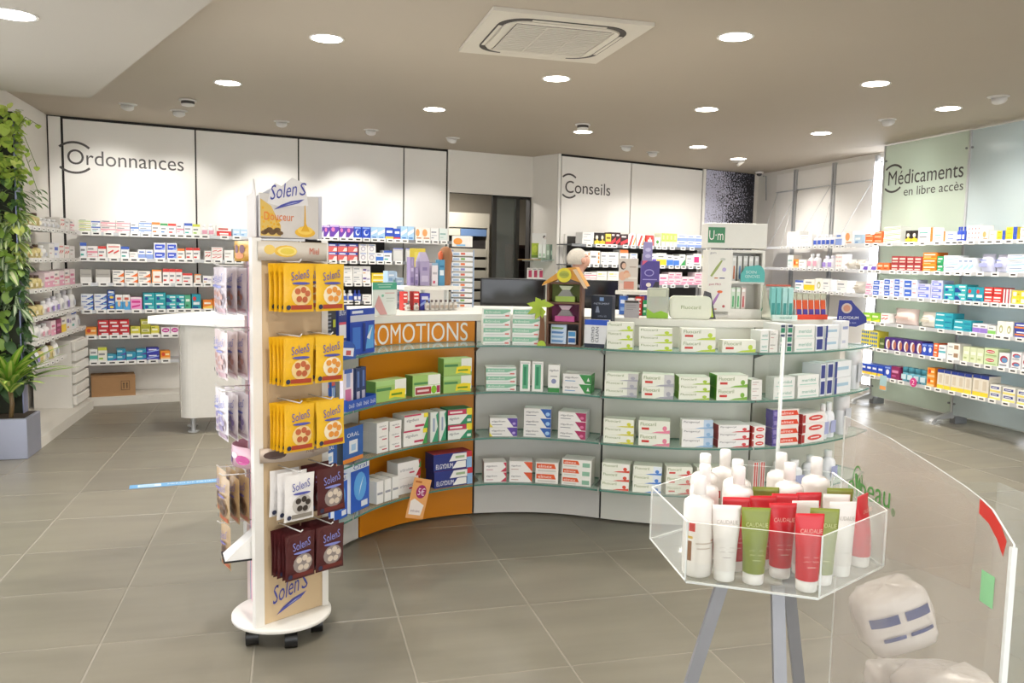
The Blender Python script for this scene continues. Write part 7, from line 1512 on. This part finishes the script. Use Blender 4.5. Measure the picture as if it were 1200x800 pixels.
def gimbal(x, y, tx, ty, tz, label, glow=False, watts=SPOT_W):
    t = thing('recessed_spot', 'small recessed swivel spotlight ' + label, 'ceiling light', (x, y, ZC), math.atan2(ty-y, tx-x), 'recessed swivel spotlights')
    MB().lathe([(.062, -.004), (.078, -.005), (.08, -.0005)], DTW, 24).build('trim_ring', t)
    T = Matrix.Translation((.02, 0, -.004)) @ Matrix.Rotation(math.radians(-38), 4, 'Y'); mb = MB(); mb.lathe([(.05, -.035), (.055, -.03), (.055, .0)], DTW, 20, (0, 0, 0), 1.0, T); mb.build('swivel_head', t)
    m2 = MB(); m2.lathe([(.04, -.0365), (.04, -.0355)], EM if glow else mat('lens_grey', '#cfcac2', .2, emit=('#fff4e4', 1.2)), 18, (0, 0, 0), 1.0, T); m2.build('lens', t)
    ld = bpy.data.lights.new('spot_lamp', 'SPOT'); ld.energy = watts; ld.spot_size = math.radians(75); ld.spot_blend = .7; ld.shadow_soft_size = .05; ld.color = (1, .97, .93)
    lo = bpy.data.objects.new('spot_lamp', ld); COL.objects.link(lo); lo.location = (x, y, ZC-.07); lo.rotation_euler = (Vector((tx, ty, tz))-Vector((x, y, ZC-.07))).to_track_quat('-Z', 'Y').to_euler()

# ================================================================== LIGHTS
LAMPS = [(.224,5.413),(-.47,7.02),(1.258,7.556),(1.906,5.992),(2.56,4.562),(4.162,5.349),(3.506,6.691),(5.182,7.442),(5.347,5.94),(4.518,8.791),(5.474,9.554),(2.93,8.26)]
EM = mat('lamp_diffuser', '#ffffff', .4, emit=('#fff6ea', 14))
RIM = mat('lamp_rim', '#eceae6', .4)
lamp_names = ['near the soffit edge','above the sweets stand side of the room','above the door-side of the counter','behind the ceiling unit','right of the ceiling unit at the top edge','above the right aisle','over the middle of the counter','in front of the grey glass panels','nearest the lettered glass panel','second farthest at the back','farthest, in front of the speckled mural','directly behind the round smoke detector']
def downlight(x, y, z, label, rad=.092, watts=LAMP_W):
    t = thing('downlight', 'round white recessed ceiling light ' + label, 'ceiling light', (x, y, z), 0, 'recessed ceiling lights')
    MB().lathe([(rad, -.003), (rad+.016, -.004), (rad+.016, 0), (rad, .0)], RIM, 28).build('rim', t)
    MB().cyl((0, 0, -.0035), rad, .003, EM, 28).build('diffuser', t)
    ld = bpy.data.lights.new('downlight_lamp', 'AREA'); ld.shape = 'DISK'; ld.size = .17; ld.energy = watts; ld.color = (1, .955, .89); ld.spread = math.radians(150)
    lo = bpy.data.objects.new('downlight_lamp', ld); COL.objects.link(lo); lo.parent = t; lo.location = (0, 0, -.012)
for (x, y), nm in zip(LAMPS, lamp_names): downlight(x, y, ZC, nm)
downlight(-1.24, 4.437, SZ, 'in the lower soffit at the top left corner')
# unseen lamps outside the picture, some added to brighten the counter front
for k, (x, y) in enumerate(((3.3, 2.4), (5.2, 3.4), (4.6, 1.0), (2.4, -1.6), (4.4, -1.2))): downlight(x, y, ZC, f'unseen, outside the picture, {ORD[k+1]} of the near right grid')
for k, (x, y) in enumerate(((-.6, 1.2), (.9, -.8), (.3, 1.9), (-1.0, -1.4))): downlight(x, y, SZ, f'unseen, outside the picture, {ORD[k+1]} in the soffit')

def on1(s, off=0.0): q = WA + D1*s + N1*off; return q.x, q.y
def on2(s, off=0.0): q = WC + D2*s + N2*off; return q.x, q.y
gimbal(-1.418, 8.318, *on1(.5), 1.75, 'glowing above the Ordonnances letters', True, watts=38)
gimbal(-1.009, 8.50, *on1(1.2), 1.7, 'second from the left along the back wall', watts=36)
gimbal(-.081, 8.763, *on1(2.2), 1.7, 'above the second white wall panel', watts=38)
gimbal(.825, 8.969, *on1(3.1), 1.75, 'above the third white wall panel', watts=38)
gimbal(1.742, 9.20, *on1(3.9), 1.5, 'nearest the doorway', watts=26)
gimbal(3.75, 9.05, *on2(.7), 1.5, 'above the Conseils letters', watts=10)
gimbal(4.229, 9.392, *on2(1.5), 1.5, 'above the right Conseils panel', watts=10)
gimbal(5.62, 9.80, 6.6, 9.4, 1.6, 'in front of the speckled mural')
gimbal(5.251, 6.558, 6.3, 7.2, 1.5, 'above the lettered glass panel', watts=36)
gimbal(5.333, 5.411, 6.3, 6.0, 1.5, 'at the right edge of the picture')
# little dome camera in the corner
dcm = thing('dome_camera', 'small white dome camera at the corner beside the speckled mural', 'camera', (6.475, 10.695, ZC))
MB().lathe([(.05, -.03), (.06, -.02), (.06, -.0005)], DTW, 22).build('base', dcm); MB().lathe([(.006, -.066), (.026, -.058), (.038, -.042), (.042, -.03)], mat('smoked_dome', '#3a3a40', .12), 20).build('dome', dcm)
MB().tube([(.06, .0, -.06), (.11, .0, -.06), (.13, .0, -.4)], .006, STEEL, 6).build('cable', dcm)
# ceiling lamp of the back room
brl = WA + D1*(SD0+.55) + N1*(-.9)
t = thing('ceiling_lamp', 'plain round ceiling lamp inside the back room', 'ceiling light', (brl.x, brl.y, 2.62))
MB().lathe([(.1, -.03), (.12, -.02), (.12, -.0005)], RIM, 22).build('shade', t)
ld = bpy.data.lights.new('back_room_lamp', 'AREA'); ld.shape = 'DISK'; ld.size = .2; ld.energy = 20; ld.color = (1, .95, .88)
lo = bpy.data.objects.new('back_room_lamp', ld); COL.objects.link(lo); lo.parent = t; lo.location = (0, 0, -.04)

# ================================================================== PERSON BEHIND THE COUNTER
def person():
    P = at(668, 7.6, 1.5); P.z = 0; yaw = math.radians(-84)        # turned to the right and slightly away
    t = thing('person', 'person with short white hair in dark clothes behind the hut display', 'person', (P.x, P.y, 0), yaw)
    # joints (x right, y forward, z up) and radii
    J = [((0,0,.92),.125,.10),((0,.0,1.08),.13,.10),((0,.07,1.22),.16,.15),((0,.085,1.32),.14,.125),((0,.06,1.39),.055,.055),((0,.085,1.45),.052,.055),((0,.10,1.51),.075,.088),((0,.105,1.56),.074,.092),((0,.10,1.60),.05,.065),
         ((.17,.03,1.325),.055,.055),((.22,.06,1.08),.045,.045),((.19,.24,.99),.036,.036),((.17,.31,.98),.03,.02),((.165,.37,.975),.03,.014),
         ((-.17,.03,1.325),.055,.055),((-.22,.06,1.08),.045,.045),((-.19,.24,.99),.036,.036),((-.17,.31,.98),.03,.02),((-.165,.37,.975),.03,.014),
         ((.09,0,.86),.09,.09),((.095,.02,.48),.058,.06),((.1,0,.08),.04,.045),((.105,.13,.035),.035,.03),
         ((-.09,0,.86),.09,.09),((-.095,.02,.48),.058,.06),((-.1,0,.08),.04,.045),((-.105,.13,.035),.035,.03),
         ((0,.205,1.535),.012,.014)]
    E = [(0,1),(1,2),(2,3),(3,4),(4,5),(5,6),(6,7),(7,8),(3,9),(9,10),(10,11),(11,12),(12,13),(3,14),(14,15),(15,16),(16,17),(17,18),(0,19),(19,20),(20,21),(21,22),(0,23),(23,24),(24,25),(25,26),(6,27)]
    fing = []
    for sx, wi in ((1, 13), (-1, 18)):
        bx, by, bz = J[wi][0]
        for k, (dx, ln) in enumerate(((-.024, .055), (-.008, .068), (.008, .064), (.023, .05))):
            a = len(J); J.append(((bx+dx, by+ln*.5, bz-.004), .0085, .0085)); J.append(((bx+dx, by+ln, bz-.02), .0075, .0075)); E += [(wi, a), (a, a+1)]
        a = len(J); J.append(((bx-sx*.045, by-.01, bz-.006), .0095, .0095)); J.append(((bx-sx*.05, by+.03, bz-.012), .0085, .0085)); E += [(wi-1, a), (a, a+1)]
    me = bpy.data.meshes.new('body'); me.from_pydata([j[0] for j in J], E, []); me.update()
    o = bpy.data.objects.new('body', me); COL.objects.link(o)
    sk = o.modifiers.new('skin', 'SKIN'); sk.use_smooth_shade = True
    for i, j in enumerate(J): me.skin_vertices[0].data[i].radius = (j[1], j[2])
    me.skin_vertices[0].data[0].use_root = True
    sb = o.modifiers.new('sub', 'SUBSURF'); sb.levels = 2; sb.render_levels = 2
    dg = bpy.context.evaluated_depsgraph_get(); m2 = bpy.data.meshes.new_from_object(o.evaluated_get(dg))
    bpy.data.objects.remove(o)
    m2.materials.clear()
    SKIN = mat('skin', '#c99a86', .5, 0, .05, 30)
    for mm in (SKIN, mat('dark_jacket', '#3a302d', .8, 0, .1, 40), mat('dark_trousers', '#2a2a2e', .8), BLACK): m2.materials.append(mm)
    for p in m2.polygons:
        c = p.center; p.use_smooth = True
        p.material_index = 0 if (c.z > 1.405 or (c.y > .29 and c.z > .8)) else 1 if c.z > .86 else 2 if c.z > .085 else 3
    put('body', m2, t)
    # hair, ears, eyes, mouth
    hm = MB(); nu, nv = 18, 9; vs = []; fs = []
    for j in range(nv+1):
        ph = lerp(PI/2, -.55, j/nv)
        for i in range(nu):
            th = 2*PI*i/nu; fwd = math.sin(th); r = 1.0
            cut = .35*max(0, fwd) if j > 4 else 0
            pz = ph + cut*(j-4)*.45
            vs.append((.086*math.cos(th)*math.cos(pz), .085 + (.108*fwd*math.cos(pz)) - .008, 1.545 + .098*math.sin(pz)))
    for j in range(nv):
        for i in range(nu):
            q = (j*nu+i, (j+1)*nu+i, (j+1)*nu+(i+1) % nu, j*nu+(i+1) % nu)
            if sum(vs[k][1] for k in q)/4 < .118 - .35*max(0, 1.56-sum(vs[k][2] for k in q)/4): fs.append(q)
    hm.add(vs, fs, mat('white_hair', '#b9b2a6', .7, 0, .12, 60, bump=.4), True); hm.build('hair', t)
    for sx in (-1, 1):
        MB().lathe([(.006, -.03), (.016, -.012), (.018, .01), (.008, .026)], SKIN, 10, (sx*.083, .095, 1.53), 1.4).build('ear', t)
        MB().lathe([(.002, -.009), (.009, -.004), (.009, .004), (.002, .009)], K('#e9e4de'), 10, (sx*.033, .182, 1.55)).lathe([(.001, -.004), (.004, -.002), (.004, .002), (.001, .004)], K('#2a2420'), 8, (sx*.033, .189, 1.55)).build('eye', t)
    MB().tube([(-.025, .176, 1.487), (0, .188, 1.485), (.025, .176, 1.487)], .006, mat('lips', '#a8685c', .5), 6).build('mouth', t)
person()
